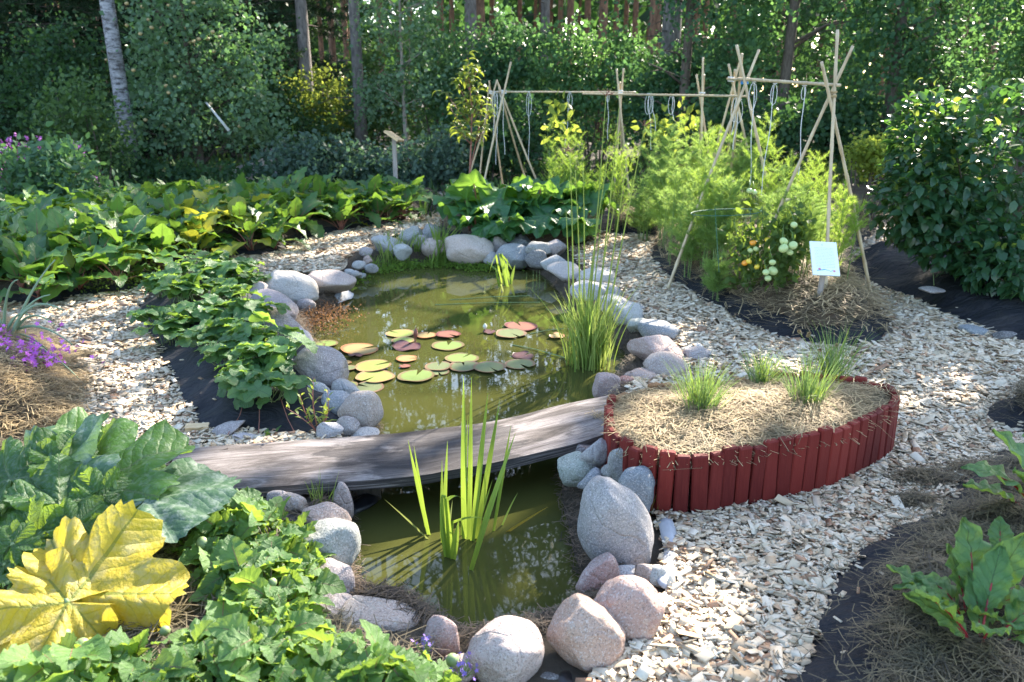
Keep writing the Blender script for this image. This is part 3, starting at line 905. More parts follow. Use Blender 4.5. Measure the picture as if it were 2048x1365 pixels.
ST = [
 # right bank, near end first
 (1230,1052,154,198,'G','largest grey granite boulder, tall and tilted, beside the red planks',-.10,.0,.5,(-.34,.16)),
 (1278,984,66,86,'B','smooth blue-grey stone leaning on the red planks above the largest boulder',.05,-.25,.7),
 (1236,930,38,66,'G','narrow pointed grey stone standing against the red planks',.10,.05,.8),
 (1192,909,56,58,'L','pale blocky stone on top of the pile at the right end of the footbridge',.09,.15,.8),
 (1158,940,72,58,'E','greenish flat stone overhanging the water beside the blocky pale one',.01,-.3,.7),
 (1184,962,56,48,'B','dark speckled stone wedged above the largest boulder',.03,-.2,.8),
 (1218,945,30,34,'G','small grey stone wedged below the pointed one',.09,0,.7),
 (1163,905,46,40,'V','brown stone tucked in the shade under the right end of the footbridge',-.05,0,.7),
 (1198,1150,76,80,'P','pinkish block between the largest boulder and the round front boulder',-.10,.2,.8),
 (1241,1152,52,44,'L','small speckled pale stone just below the largest boulder',-.04,0,.7),
 (1288,1152,42,48,'K','small brownish stone beside the grey liner cloth',-.02,-.3,.6),
 (1326,1158,52,48,'L','grey speckled stone at the foot of the grey liner cloth',-.03,0,.6),
 (1253,1224,146,142,'O','large round pinkish boulder behind the orange one at the front',-.05,.3,.15),
 (1172,1274,156,148,'O','orange-pink boulder with a flat sunlit top at the front of the pond',-.05,.08,.75),
 (1010,1312,160,135,'K','broad pale granite boulder at the front lip of the pond',-.06,-.45,.5),
 (918,1346,64,58,'P','small pinkish stone at the bottom edge beside the groundcherry leaves',-.04,0,.5),
 (880,1275,72,80,'P','pinkish stone half covered by groundcherry leaves at the front corner',-.06,0,.5),
 (760,1240,158,80,'K','flat beige stone low at the near left corner of the water',-.06,.1,.6),
 # left bank of the near basin
 (662,1214,104,64,'V','lowest purplish stone on the left bank behind the groundcherry',-.04,.15,.6),
 (664,1166,92,84,'V','wedge-shaped purple-grey stone on the left bank of the near pool',-.06,.35,.7),
 (654,1100,112,118,'E','pale greenish granite boulder on the left bank of the near pool',-.08,.35,.5),
 (650,1050,90,78,'P','pinkish rounded boulder on the left bank just below the footbridge',-.06,.2,.6),
 (584,1006,54,36,'K','brown stone under the left end of the footbridge',0,.1,.5),
 (556,1002,42,34,'V','small brown stone left of its twin under the footbridge',0,0,.5),
 (680,1004,46,72,'K','upright pale stone in the water under the left end of the footbridge',-.15,-.1,.7),
 # left bank of the far basin, upward
 (660,864,48,42,'L','small pale grey stone touching the far edge of the footbridge',0,.1,.4),
 (696,853,44,36,'V','purplish egg-shaped stone next to the footbridge edge',.01,.4,.3),
 (726,870,58,28,'W','low whitish stone touching the footbridge at the water',-.02,0,.4),
 (722,826,76,90,'K','large smooth beige boulder sloping into the water above the footbridge',-.10,.5,.2),
 (676,812,66,52,'B','smooth blue-grey oval stone above the footbridge',.02,.45,.1),
 (692,784,56,40,'G','grey ridged stone between the oval one and the big purple boulder',-.02,.4,.6),
 (640,742,100,86,'V','big purple-grey boulder left of the lily pads',-.08,.35,.3),
 (632,788,50,44,'L','pale stone behind the little willow shoot',0,.1,.4),
 (592,680,64,46,'W','rounded pinkish white stone at the waterline beside the strawberries',-.05,.25,.3),
 (562,655,100,62,'V','long purple boulder behind the strawberry leaves',-.03,.45,.4),
 (548,618,84,58,'V','purple-brown slab above the long purple boulder',0,.5,.4),
 (548,588,70,34,'E','narrow greenish stone on the bank beside the white boulder',0,.55,.5),
 (520,588,46,42,'K','beige stone half hidden by the upper strawberry leaves',.02,.4,.4),
 (584,578,100,62,'W','bright white rounded boulder in the sun at the bend of the path',-.03,.3,.15),
 (664,567,86,46,'K','flat brown boulder with a groove, right of the bright white one',-.02,.02,.5),
 (612,614,36,32,'V','small purple stone under the bright white boulder',-.05,0,.4),
 # far left small ones
 (712,549,22,15,'L','tiny white stone at the far left waterline',-.05,0,.5),
 (700,546,18,14,'L','tiny white stone nearest the flat brown boulder',-.04,0,.5),
 (722,552,20,12,'G','tiny grey stone in the water at the far left',-.09,0,.5),
 (718,530,26,16,'L','small pale stone lowest in the line of pebbles by the path',-.01,0,.4),
 (736,520,18,16,'P','small pinkish pebble in the line beside the far path',-.01,0,.4),
 (732,505,24,19,'V','small purplish pebble at the top of the line by the path',0,0,.4),
 (742,537,26,20,'G','small grey stone below the far grass tuft',-.05,0,.5),
 (778,492,62,38,'L','pale grey rock among grass blades at the far left end',-.03,.1,.6),
 (805,505,34,30,'L','small pale rock right of the far grass tuft',-.03,0,.6),
 (822,473,44,38,'G','jagged grey rock highest at the far end',.02,0,.8),
 (842,487,30,30,'V','small jagged rock between larger ones at the far end',0,0,.8),
 (868,497,44,38,'K','round pale rock left of the big boulder at the far end',-.04,0,.3),
 (862,466,40,34,'G','grey rock under the left rhubarb leaf',.02,0,.6),
 (938,499,92,52,'K','biggest far boulder, beige and smooth, below the rhubarb',-.06,.1,.3),
 (998,490,40,34,'V','brown rock under the middle of the rhubarb',0,0,.5),
 (1027,514,64,46,'B','bluish-grey square rock at the far waterline below the rhubarb',-.08,0,.7),
 (984,518,38,28,'G','low grey rock at the far waterline beside the bluish square one',-.08,0,.5),
 (1073,520,42,36,'D','darkest slate rock at the far right corner of the water',-.06,0,.6),
 (1078,498,52,30,'G','flat grey rock lying on top of the dark slate',.04,-.2,.7),
 (1111,499,42,34,'V','purplish block right of the flat rock below the rhubarb',.02,0,.7),
 (1040,484,44,26,'B','bluish rock half hidden by rhubarb leaves',.03,0,.6),
 # right bank of the far basin, downward
 (1108,527,50,30,'L','pale grey stone first in the row down the right bank',-.02,0,.5),
 (1131,545,68,36,'W','whitish long stone second in the row down the right bank',-.03,.1,.5),
 (1194,556,72,34,'W','pale flat stone behind the tall reed stems',-.02,0,.4),
 (1176,584,66,40,'L','grey slanting stone in the row just behind the reeds',-.05,.1,.5),
 (1206,585,70,34,'B','bluish flat stone right of the reeds',-.03,.1,.5),
 (1242,610,84,40,'W','broad whitish slab facing the path, right of the reeds',-.01,.1,.6),
 (1256,630,64,50,'L','angular grey stone below the broad whitish slab',-.05,.35,.7),
 (1282,654,52,34,'E','greenish grey stone midway down the right bank',-.04,.1,.4),
 (1322,664,82,42,'B','rough blue-grey stone on the path side of the large slab',0,.25,.9),
 (1318,702,112,66,'P','large pinkish slab streaked with shadow on the right bank',-.05,.2,.6),
 (1334,734,84,54,'K','smooth pale egg-like stone behind the raised bed',-.02,.05,.1),
 (1400,712,60,32,'V','flat purplish stone at the end of the row by the path',-.01,.2,.5),
 (1384,700,44,24,'L','small pale stone beside the flat purplish one',-.01,0,.4),
 (1284,753,66,30,'P','low pinkish stone behind the corner of the raised bed',-.01,0,.3),
 (1214,771,50,48,'P','pointed pinkish stone where the footbridge meets the raised bed',-.04,0,.9),
 (1250,766,34,26,'R','small rusty red stone behind the raised bed corner',-.02,0,.7),
 # loose ones
 (455,858,68,32,'V','purplish stone lying slanted on the black fabric by the chips',.01,-.45,.4),
 (493,877,52,24,'W','low pale stone beside the slanted purplish one',0,.1,.3),
]
for s_ in ST: stone(*s_)
stone(1856,916,42,26,'B','small blue-grey stone lying alone on the chip path',-.02,0,.4,group=None)
stone(1950,664,50,24,'B','flat blue-grey stone at the foot of the fabric bed by the shrub',0,0,.4,group=None)
stone(2012,672,40,20,'D','dark brown stone lying on fabric below the leafy shrub',.02,0,.6,group=None)
stone(1862,580,42,12,'V','thin grey stone on the black fabric under the shrub',.15,.05,.6,group=None)
stone(1120,1356,80,34,'D','dark flat stone between the front boulders at the bottom edge',-.06,.1,.6)
# distant rock heaps
HEAP = [(555,318,52,40,'V','roundest rock on top of the distant heap'),(528,338,50,36,'K','pale rock below the top one of the distant heap'),(500,346,48,34,'V','purplish rock at the left of the distant heap'),
        (570,345,46,36,'D','dark rock at the right of the distant heap'),(545,358,44,30,'L','light rock at the foot of the distant heap'),(508,368,54,26,'P','flat pinkish rock lowest in the distant heap'),(475,352,36,24,'G','small grey rock left of the distant heap')]
for a in HEAP: stone(*a[:5], a[5], -.05, 0, .6, group='rocks in the distant heap', cat='rock', name='rock')
HEAP2 = [(215,372,44,30,'K','beige rock behind the beets at the left'),(246,364,44,36,'B','bluish rock behind the beets at the left'),(276,352,34,24,'G','small grey rock under the birch trunk'),(190,366,30,24,'D','dark rock beside the fireweed clump')]
for a in HEAP2: stone(*a[:5], a[5], -.05, 0, .6, group='rocks behind the beet bed', cat='rock', name='rock')

# grey liner cloth folded beside the largest boulder
def cloth(name, label, px, z0, z1, mat, cat, seed=0, thick=.006, amp=.02):
    poly = gpoly(px, z0, 4)
    o = sheet(name, poly, lambda P, d: z0 + (z1 - z0) * sstep(d / .06) + amp * vnoise(P, 9, seed), .02, mat)
    md = o.modifiers.new('thickness', 'SOLIDIFY'); md.thickness = thick
    return tag(o, label, cat)
cloth('liner_cloth', 'crumpled grey liner cloth beside the largest boulder on the chips', [(1312,1032),(1334,1030),(1350,1060),(1357,1100),(1346,1165),(1322,1176),(1312,1150),(1328,1105),(1320,1065)], .03, .07, M['liner'], 'liner')
cloth('liner_cloth', 'pale folded liner poking out under the flat brown boulder', [(645,602),(672,590),(702,586),(706,594),(680,606),(655,614)], -.10, -.04, M['liner'], 'liner', 3)
cloth('pond_liner', 'black liner flap showing in the water under the left end of the footbridge', [(690,1010),(730,990),(760,998),(745,1012),(700,1030)], -.115, -.075, M['blackliner'], 'liner', 5)
cloth('pond_liner', 'dark sheet folded at the bottom edge between the front boulders', [(1085,1350),(1140,1336),(1165,1350),(1160,1400),(1080,1400)], -.02, .0, M['blackliner'], 'liner', 6)
# ================================================================== LOOSE COVER
LEFTV = lambda P: (P[:, 1] > 1.2)
def chips():
    out = []
    for poly, box in ((pathR, None), (pathL, None)):
        mn, mx = poly.min(0) - .05, poly.max(0) + .05
        P = NR.uniform(mn, mx, (430000, 2))
        P = P[P[:, 1] > 1.35]
        px, py = project(np.column_stack([P, np.zeros(len(P))]))
        P = P[(px > -120) & (px < 2170) & (py < 1450)]
        dens = np.clip((3.6 / np.maximum(P[:, 1], 1.5)) ** 1.25, .32, 1.2) / 1.2
        P = P[NR.random(len(P)) < dens]
        P = P[inside(poly, P) | (bdist(poly, P) < .05 * NR.random(len(P)))]
        sdp = pond_sd(P)
        P = P[sdp < -.10 - .05 * NR.random(len(P))]
        P = P[bed_free(P)]
        P = P[~inside(rim, P)]
        out.append(P)
    P = np.concatenate(out); n = len(P)
    far = np.clip(P[:, 1] / 4.2, .8, 1.25)
    Ls = np.clip(NR.lognormal(-3.68, .52, n), .010, .11) * far * np.clip(1.25 - (P[:, 1] - 1.8) * .25, 1.0, 1.25)
    Ws = np.clip(Ls * NR.uniform(.22, .72, n), .007, .034)
    Ts = NR.uniform(.0018, .0045, n)
    yaw = NR.uniform(0, 2*PI, n); tilt = NR.normal(0, .18, n)
    Yd = np.column_stack([np.cos(yaw)*np.cos(tilt), np.sin(yaw)*np.cos(tilt), np.sin(tilt)])
    X, Y, Z = frames(Yd, unit(np.column_stack([NR.normal(0,.3,n), NR.normal(0,.3,n), np.ones(n)])))
    pos = np.column_stack([P, .018 + NR.random(n) * .018 + np.abs(np.sin(tilt)) * Ls * .3])
    V, F = scatter(BOX[0], BOX[1][[1, 0, 3, 4, 5]], pos, X, Y, Z, np.column_stack([Ws, Ls, Ts]))
    # knock corners off so that no two chips are the same brick
    V = V + NR.normal(0, 1, V.shape) * np.repeat(Ws, 8)[:, None] * [.10, .10, .03]
    o = obj('wood_chips', npmesh('wood_chips', V, F), None, M['chip'])
    tag(o, 'pale wood chips covering the garden paths', 'wood chips', kind='stuff')
    return n
NCH = chips()
# chips kicked onto the fabric
def stray():
    PP = []
    for k_, n_ in (('shrub', 120), ('strawberry', 50), ('tomato', 120), ('edge', 40), ('chard', 60)):
        b = BEDS[k_]; P = samp(b['poly'], n_ * 6); d = bdist(b['poly'], P); P = P[(d < .30) & (NR.random(len(P)) < np.exp(-d * 9))][:n_]
        PP.append(np.column_stack([P, b['zf'](P) + .004]))
    P = np.concatenate(PP); n = len(P); yaw = NR.uniform(0, 6.28, n)
    X, Y, Z = frames(np.column_stack([np.cos(yaw), np.sin(yaw), NR.normal(0, .1, n)]), np.tile([0, 0, 1.], (n, 1))); L_ = NR.uniform(.014, .045, n)
    V, F = scatter(BOX[0], BOX[1], P, X, Y, Z, np.column_stack([L_ * NR.uniform(.25, .7, n), L_, np.full(n, .003)]))
    tag(obj('stray_chips', npmesh('stray_chips', V, F), None, M['chip']), 'stray wood chips scattered on the black fabric edges', 'wood chips', kind='stuff')
stray()
def strands(name, P, z, length, width, mat, label, parent=None, loc=None, lift=.5):
    n = len(P)
    yaw = NR.uniform(0, 2*PI, n); el = np.abs(NR.normal(0, .22, n)) * lift
    d = np.column_stack([np.cos(yaw)*np.cos(el), np.sin(yaw)*np.cos(el), np.sin(el)])
    X, Y, Z = frames(d, np.tile([0, 0, 1.], (n, 1)))
    Ls = np.clip(NR.lognormal(math.log(length), .45, n), length*.35, length*2.6)
    bend = NR.normal(0, .16, n); sag = -NR.random(n) * .10
    T = []
    for k, u in enumerate((0, .5, 1.0)):
        for sx in (-.5, .5): T.append((sx, u))
    T = np.array(T)
    u = T[:, 1]
    V = (np.column_stack([P, z])[:, None, :] + Y[:, None, :] * ((u[None] - .5) * Ls[:, None])[:, :, None]
         + X[:, None, :] * (T[:, 0][None] * width + (bend * Ls)[:, None] * (4*u*(1-u))[None])[:, :, None]
         + Z[:, None, :] * ((-sag * Ls)[:, None] * (4*u*(1-u))[None])[:, :, None])
    V = V + Z[:, None, :] * 0
    Vz = V.reshape(-1, 3)
    F = np.array([(0,1,3,2),(2,3,5,4)])
    F = (F[None] + (np.arange(n) * 6)[:, None, None]).reshape(-1, 4)
    if loc is not None: Vz = Vz - np.array([loc[0], loc[1], 0])
    o = obj(name, npmesh(name, Vz, F), parent, mat)
    if parent is None: tag(o, label, 'hay', kind='stuff')
    else: tag(o, kind='stuff')
    return o
def hay_on(key, n, length, mat, w=.003, spread=.05, clip=None, over=.12):
    b = BEDS[key]; poly = offset(b['poly'], -.05) if spread else b['hay']
    P = samp(b['hay'], n)
    if spread:
        Q = samp(b['poly'], int(n * over)); P = np.concatenate([P, Q])
    rb_ = resample(b['hay'], .03); P = np.concatenate([P, rb_[NR.integers(0, len(rb_), n // 7)] + NR.normal(0, .045, (n // 7, 2))]); P = P[inside(b['poly'], P)]
    if clip is not None:
        px, py = project(np.column_stack([P, np.full(len(P), .1)])); P = P[clip(px, py)]
    z = b['zf'](P) + .012 + b['hayw'] * (1 + vnoise(P, 7, 0)) * .9 + NR.random(len(P)) * .035
    strands('hay_strands', P, z, length, w, M[mat], None, b['root'], b['c'])
vis = lambda px, py: (px > -60) & (px < 2110) & (py < 1430)
hay_on('chard', 52000, .07, 'greyhay', .0026, clip=vis, over=.025)
hay_on('tomato', 30000, .14, 'hay', .0055, clip=lambda x, y: vis(x, y) & (y > 430))
hay_on('heap', 14000, .09, 'hay', .0035, clip=vis)
hay_on('edge', 5000, .08, 'greyhay', .003, clip=vis)
hay_on('zucchini', 9000, .08, 'greyhay', .003, clip=vis)
hay_on('beet', 6000, .12, 'greyhay', .005, clip=vis)
hay_on('rhubarb', 2500, .12, 'hay', .005)
P = samp(rin, 26000)
strands('hay_strands', P, rz(P, bdist(rin, P)) + NR.random(len(P)) ** 2 * .045, .085, .0034, M['hay'], None, rb, rc)
# hay wisps hanging over the rim of the raised bed
idx = NR.integers(0, len(rim), 260); P = rim[idx] + NR.normal(0, .012, (260, 2))
strands('hay_wisps', P, np.full(260, ZR + .012) + NR.random(260) * .02, .06, .0026, M['hay'], None, rb, rc, lift=1.2)
# coir fibres on the bank
e_ = NR.integers(0, len(pond), 40000); P = pond[e_] + NR.normal(0, .09, (40000, 2)); sdp = pond_sd(P[:16000]); P = P[:16000]
k = (sdp > -.13) & (sdp < .075); P = P[k]; sdp = sdp[k]
strands('coir_fibres', P, -0.62 * sstep((sdp + .10) / .42) + .012 + NR.random(len(P)) * .02, .06, .0032, M['coir'], 'brown coir fibres matting the pond bank')
# weathered tufts of hay dropped on the chips
for (x, y, r, lab) in ((1850,962,.08,'small tuft of old grey hay dropped on the chip path'),(1830,1008,.05,'smallest tuft of dark hay on the chip path'),(1965,948,.10,'heap of grey hay spilling from the chard bed onto the chips'),(160,715,.07,'dark tuft of hay on the chips beside the golden mound'),(182,875,.05,'dark tuft of hay on the chips by the zucchini')):
    c = G(x, y, .02); n = int(2600 * r / .1 * .6)
    P = NR.normal(0, 1, (n, 2)) * [r * 1.3, r * .7] * .55 + [c.x, c.y]
    o = strands('hay_tuft', P, .03 + np.abs(NR.normal(0, .014, n)), .05, .0026, M['greyhay'], lab)
# fallen needles and bits on the near fabric
# ================================================================== LEAVES AND STEMS
def curve_xz(L, a0, a1, n, p=1.4):
    """points and tangents of an arch that starts at angle a0 from the vertical and ends at a1"""
    pts = [Vector((0, 0, 0))]; tg = []
    for i in range(n):
        u = (i + .5) / n; a = a0 + (a1 - a0) * u ** p
        t = Vector((math.sin(a), 0, math.cos(a))); tg.append(t)
        pts.append(pts[-1] + t * (L / n))
    tg.append(tg[-1]); return pts, tg
def blade_on(mb, pts, tg, W, prof, q, fold=.25, wav=.12, serr=0.0, nu=3, m=0, nwave=4, side=Vector((0, 1, 0)), crinkle=.0):
    """leaf blade along pts; prof(v) half-width 0..1"""
    n = len(pts) - 1; V = []; U = []; F = []
    ph = q.uniform(0, 6.28)
    for i, p in enumerate(pts):
        v = i / n; hw = prof(v) * W * .5
        nn = side.cross(tg[i]) * -1
        if nn.length < 1e-6: nn = Vector((0, 0, 1))
        nn.normalize()
        for j in range(-nu, nu + 1):
            u = j / nu
            s = hw * u
            if abs(j) == nu and serr and 0 < i < n: s *= 1 + serr * (1 if i % 2 else -1)
            z = abs(s) * fold + wav * W * .5 * u * u * math.sin(ph + nwave * 6.28 * v + (1.3 if u < 0 else 0)) * (hw / (W * .5) if W else 0)
            if crinkle: z += crinkle * W * noise.noise(Vector((u * 2.4, v * 7, ph)))
            V.append(p + side * s * math.cos(fold * .8) + nn * z); U.append((u, v))
    S = 2 * nu + 1
    for i in range(n):
        for j in range(S - 1):
            a = i * S + j; F.append((a, a + 1, a + S + 1, a + S))
    mb.add(V, F, U, m)
OVATE = lambda v: max(.02, (math.sin(PI * min(v ** .62, 1)) ** .8))
HEART = lambda v: max(.02, (math.sin(PI * min((v * .93 + .07) ** .55, 1)) ** .75) * (1.0 if v > .02 else .25))
LANCE = lambda v: max(.02, math.sin(PI * v ** .75) ** 1.0)
BEETP = lambda v: max(.06, .25 * (1 - v) ** 3 + math.sin(PI * min(v ** .72, 1)) ** .75 * (.55 + .45 * min(1, v * 2.2)))
def arch_leaf(name, pet, L, W, a0, a1, prof, mats, q, pr=.004, fold=.25, wav=.12, serr=0., nv=10, nu=3, crinkle=0., p=1.3):
    tot = pet + L; npet = 4
    pts, tg = curve_xz(tot, a0, a1, npet + nv if pet > 0 else nv, p)
    # spacing: re-walk so that the stalk gets npet steps
    if pet > 0:
        pts = [Vector((0, 0, 0))]; tg = []
        for i in range(npet + nv):
            ds = pet / npet if i < npet else L / nv
            s = sum(pet / npet if k < npet else L / nv for k in range(i)) + ds / 2
            a = a0 + (a1 - a0) * (s / tot) ** p
            t = Vector((math.sin(a), 0, math.cos(a))); tg.append(t); pts.append(pts[-1] + t * ds)
        tg.append(tg[-1])
    mb = MB()
    k0 = npet if pet > 0 else 0
    blade_on(mb, pts[k0:], tg[k0:], W, prof, q, fold, wav, serr, nu, 0, crinkle=crinkle)
    if pr > 0:
        end = k0 + int(nv * .6); seg = pts[:end + 1]
        rad = [pr * (1 - .75 * (i / len(seg))) for i in range(len(seg))]
        low = [p_ - (Vector((0, 1, 0)).cross(tg[i]) * -1).normalized() * rad[i] * .4 * (1 if i > k0 else 0) for i, p_ in enumerate(seg)]
        mb.tube(low, rad, 5, 1)
    me = mb.mesh(name, True)
    for m in mats: me.materials.append(M[m])
    return me
def palmate(mb, R, q, lobes=5, depth=.35, serr=.05, ruffle=.06, cup=.15, notch=.5, m=0, nth=60, nr=7, lobestep=50, nteeth=26):
    """rounded lobed leaf in the xy plane, stalk at the origin, tip to +y; UV = position / R"""
    V = [(0, 0, 0)]; U = [(0, 0)]; F = []
    span = PI * 2 - notch
    ph = q.uniform(0, 6.28); ph2 = q.uniform(0, 6.28)
    for i in range(1, nr + 1):
        f = i / nr
        for k in range(nth + 1):
            th = -span / 2 + span * k / nth
            dl = th / math.radians(lobestep)
            lob = 1 - depth * (.5 - .5 * math.cos(2 * PI * (dl - .5 + (.5)))) if abs(dl) < lobes / 2 + .2 else 1 - depth * .6
            xx = abs(((dl + .5) % 1) - .5) * 2
            lobv = 1 - depth * xx ** 4.5
            r = (.55 + .45 * math.cos(th / 2) ** .6) * lobv
            tooth = 1 + serr * (2 * abs((((th / span + .5) * nteeth + 1.3 * noise.noise(Vector((th * 3, ph, 0)))) % 1) - .5) - .5) * f ** 4 * (.6 + 1.2 * abs(noise.noise(Vector((th * 5, ph2, 2))))) + .10 * f * f * noise.noise(Vector((th * 2.2, ph, 7)))
            r *= tooth
            rr = R * f * r
            x, y = math.sin(th) * rr, math.cos(th) * rr
            z = -cup * R * f * f * (1 - .6 * math.cos(th)) + ruffle * R * f * f * math.sin(th * 9 + ph) + ruffle * 1.2 * R * f ** 1.5 * math.sin(th * 4 + ph2)
            # ribs pull the blade into folds
            z += .025 * R * f * (xx - .5)
            z += .045 * R * noise.noise(Vector((x / R * 4, y / R * 4, ph))) + .02 * R * noise.noise(Vector((x / R * 10, y / R * 10, ph)))
            V.append((x, y, z)); U.append((x / R, y / R))
    S = nth + 1
    for k in range(nth): F.append((0, 1 + k + 1, 1 + k))
    for i in range(nr - 1):
        for k in range(nth):
            a = 1 + i * S + k; F.append((a, a + 1, a + S + 1, a + S))
    mb.add(V, F, U, m)
def inst(name, me, parent, loc, M3=None, sc=1.0, rz=None):
    o = bpy.data.objects.new(name, me); COL.objects.link(o); o.parent = parent
    if M3 is not None:
        o.matrix_local = Matrix.Translation(loc) @ M3.to_4x4() @ Matrix.Scale(sc, 4)
    else:
        o.location = loc; o.rotation_euler = rz; o.scale = (sc, sc, sc)
    return o
def basis(ydir, normal):
    y = Vector(ydir).normalized(); x = y.cross(Vector(normal)).normalized(); z = x.cross(y)
    return Matrix((x, y, z)).transposed()

# ------------------------------------------------------------------ beets
q = random.Random(5)
beet_me = [arch_leaf('leaf', q.uniform(.15,.22), q.uniform(.24,.32), q.uniform(.14,.185), q.uniform(.0,.2), q.uniform(.6,2.2), BEETP, ['beet', 'stem_pink'], q, .005, .15, .25, .04, 8, 2, crinkle=.05) for _ in range(8)]
beety_me = [arch_leaf('leaf', .18, .28, .17, .12, 1.6, BEETP, ['beetyellow', 'stem_pale'], q, .005, .1, .22, .04, 8, 2, crinkle=.05) for _ in range(2)]
bp = BEDS['beet']
spots = []
P = samp(bp['poly'], 3000); P = P[bdist(bp['poly'], P) > .04]
px, py = project(np.column_stack([P, np.full(len(P), .3)])); P = P[(px > -120) & (px < 900)]
for p in P:
    if all((p[0]-s[0])**2 + (p[1]-s[1])**2 > .225**2 for s in spots): spots.append(p)
spots.sort(key=lambda s: s[1])
BEETS = []
for i, p in enumerate(spots[:160]):
    x, y = project(np.array([[p[0], p[1], .35]])); x, y = float(x[0]), float(y[0])
    z = bp['z'](*p)
    t = thing('beet_plant', 'leafy green beet plant growing in the long bed behind the path', 'beet', (p[0], p[1], z), 'beet plants in the long bed', q.uniform(0, 6.28))
    yellow = abs(x - 440) < 70 and y > 400
    for k in range(q.randint(12, 15)):
        me = q.choice(beety_me) if (yellow and q.random() < .5) or q.random() < .02 else q.choice(beet_me)
        inst('leaf', me, t, (q.uniform(-.03,.03), q.uniform(-.03,.03), 0), rz=(q.gauss(0,.15), q.gauss(0,.15) + (.6 if k % 3 == 0 else 0), k * 2.4 + q.uniform(-.3,.3)), sc=q.uniform(.7,1.2))
    nearedge = y > {True: 500}.get(x < 300, 470 - (x - 300) * .12)
    if yellow: t['label'] = 'beet plant with yellowing sunlit leaves above the upper strawberry plants'; t['group'] = 'yellowing beet plants'
    else:
        zone = ('at the left end of the long bed' if x < 130 else 'between the left end and the strawberry bed' if x < 330 else 'opposite the strawberry plants' if x < 520 else 'along the sunny stretch of far path' if x < 700 else 'at the far end near the sign')
        t['label'] = 'green beet plant in the %s row %s' % ('front' if nearedge else 'back', zone); t['group'] = 'beets in the %s row %s' % ('front' if nearedge else 'back', zone)
# feathery weeds at the near foot of the beet bed
def leafcloud(name, parent, centers, n, sig, size, mat, tmpl=LEAF4, zb=.3, lit=None, keepz=None, flat=1.0):
    c = np.asarray(centers)[NR.integers(0, len(centers), n)]
    P = c + NR.normal(0, 1, (n, 3)) * np.asarray(sig)
    if keepz is not None: P = P[P[:, 2] > keepz]
    if lit is not None: P = P[lit(P)]
    n = len(P)
    d = randdir(n, -.15); nrm = randdir(n, zb)
    X, Y, Z = frames(d, nrm)
    V, F = scatter(tmpl[0], tmpl[1], P - Y * 0, X, Y, Z, np.asarray(size) * NR.uniform(.6, 1.3, n))
    o = obj(name, npmesh(name, V, F), parent, M[mat])
    return o
c = np.array([tuple(G(x, y, .07)) for x, y in [(110,565),(150,560),(190,570),(225,560),(260,560),(170,545),(120,545),(210,545),(300,540)]])
o = leafcloud('carrot_tops', None, c, 5200, (.09,.09,.06), .028, 'grass', keepz=.02)
tag(o, 'low feathery green weeds at the foot of the beet bed', 'weeds', kind='stuff')

# ------------------------------------------------------------------ strawberries
q = random.Random(8)
def straw_leaf():
    mb = MB(); pet = q.uniform(.09, .15)
    pts, tg = curve_xz(pet, q.uniform(.1,.5), q.uniform(.5,1.2), 4)
    mb.tube(pts, [.0022]*5, 4, 1)
    e = pts[-1]
    for a in (0, 1.75, -1.75):
        tilt = q.uniform(-.1, .45)
        L = q.uniform(.058, .075); W = L * q.uniform(.85, 1.0)
        sub = MB(); lp, lt = curve_xz(L, PI/2 - .2 + tilt*.5, PI/2 + .35 + tilt, 7)
        blade_on(sub, lp, lt, W * 1.08, lambda v: max(.03, math.sin(PI * (v * .94 + .03) ** .85) ** .55), q, .22, .12, .07, 2, 0)
        R = Matrix.Rotation(a, 3, 'Z')
        mb.add([R @ Vector(v) + e for v in sub.v], sub.f, sub.uv, 0)
    me = mb.mesh('leaf', True); me.materials.append(M['strawberry']); me.materials.append(M['stem_pale']); return me
straw_me = [straw_leaf() for _ in range(8)]
sp = [(330,560),(370,535),(430,520),(480,530),(500,545),(320,605),(365,585),(420,570),(465,580),(340,635),(400,620),(450,620),(500,620),(420,660),(475,660),(520,680),(450,700),(510,730),(545,720),(490,760),(540,765),(430,545)]
sb = BEDS['strawberry']
for i, (x, y) in enumerate(sp):
    p = G(x, y + 22, .15); z = sb['z'](p.x, p.y)
    big = .95 + .25 * (i % 3 == 0)
    t = thing('strawberry_plant', 'bushy strawberry plant with three-part toothed leaves on black fabric', 'strawberry plant', (p.x, p.y, z - .005), 'strawberry plants on the low bed', q.uniform(0, 6.28))
    zone = 'at the sunlit upper end of the low bed by the beets' if y < 560 else 'in the middle of the low bed' if y < 660 else 'at the lower end of the low bed above bare fabric'
    t['label'] = 'bushy strawberry plant ' + zone; t['group'] = 'strawberry plants ' + zone
    for k in range(25):
        inst('leaf', q.choice(straw_me), t, (q.uniform(-.07,.07), q.uniform(-.07,.07), 0), rz=(q.gauss(0,.3), q.gauss(0,.3), k * 2.4), sc=big * q.uniform(.75, 1.3))
# runners across the fabric
for (A, B, lab) in (((500,790),(455,868),'longest strawberry runner slanting down the bare fabric'),((520,800),(515,868),'strawberry runner hanging straight down the bare fabric'),((475,800),(470,830),'shortest strawberry runner under the lowest plant'),((440,690),(352,700),'strawberry runner reaching left towards the chip path'),((560,800),(590,860),'strawberry runner slanting right towards the willow shoot')):
    a = G(*A, .12); b = G(*B, .05); a.z = sb['z'](a.x, a.y) + .03; b.z = max(sb['z'](b.x, b.y), 0) + .012
    mid = (a + b) / 2; mid.z = sb['z'](mid.x, mid.y) + .02
    mb = MB(); mb.tube([a, mid, b], .0022, 4)
    tag(mb.build('strawberry_runner', M['stem_pink']), lab, 'runner', 'strawberry runners')

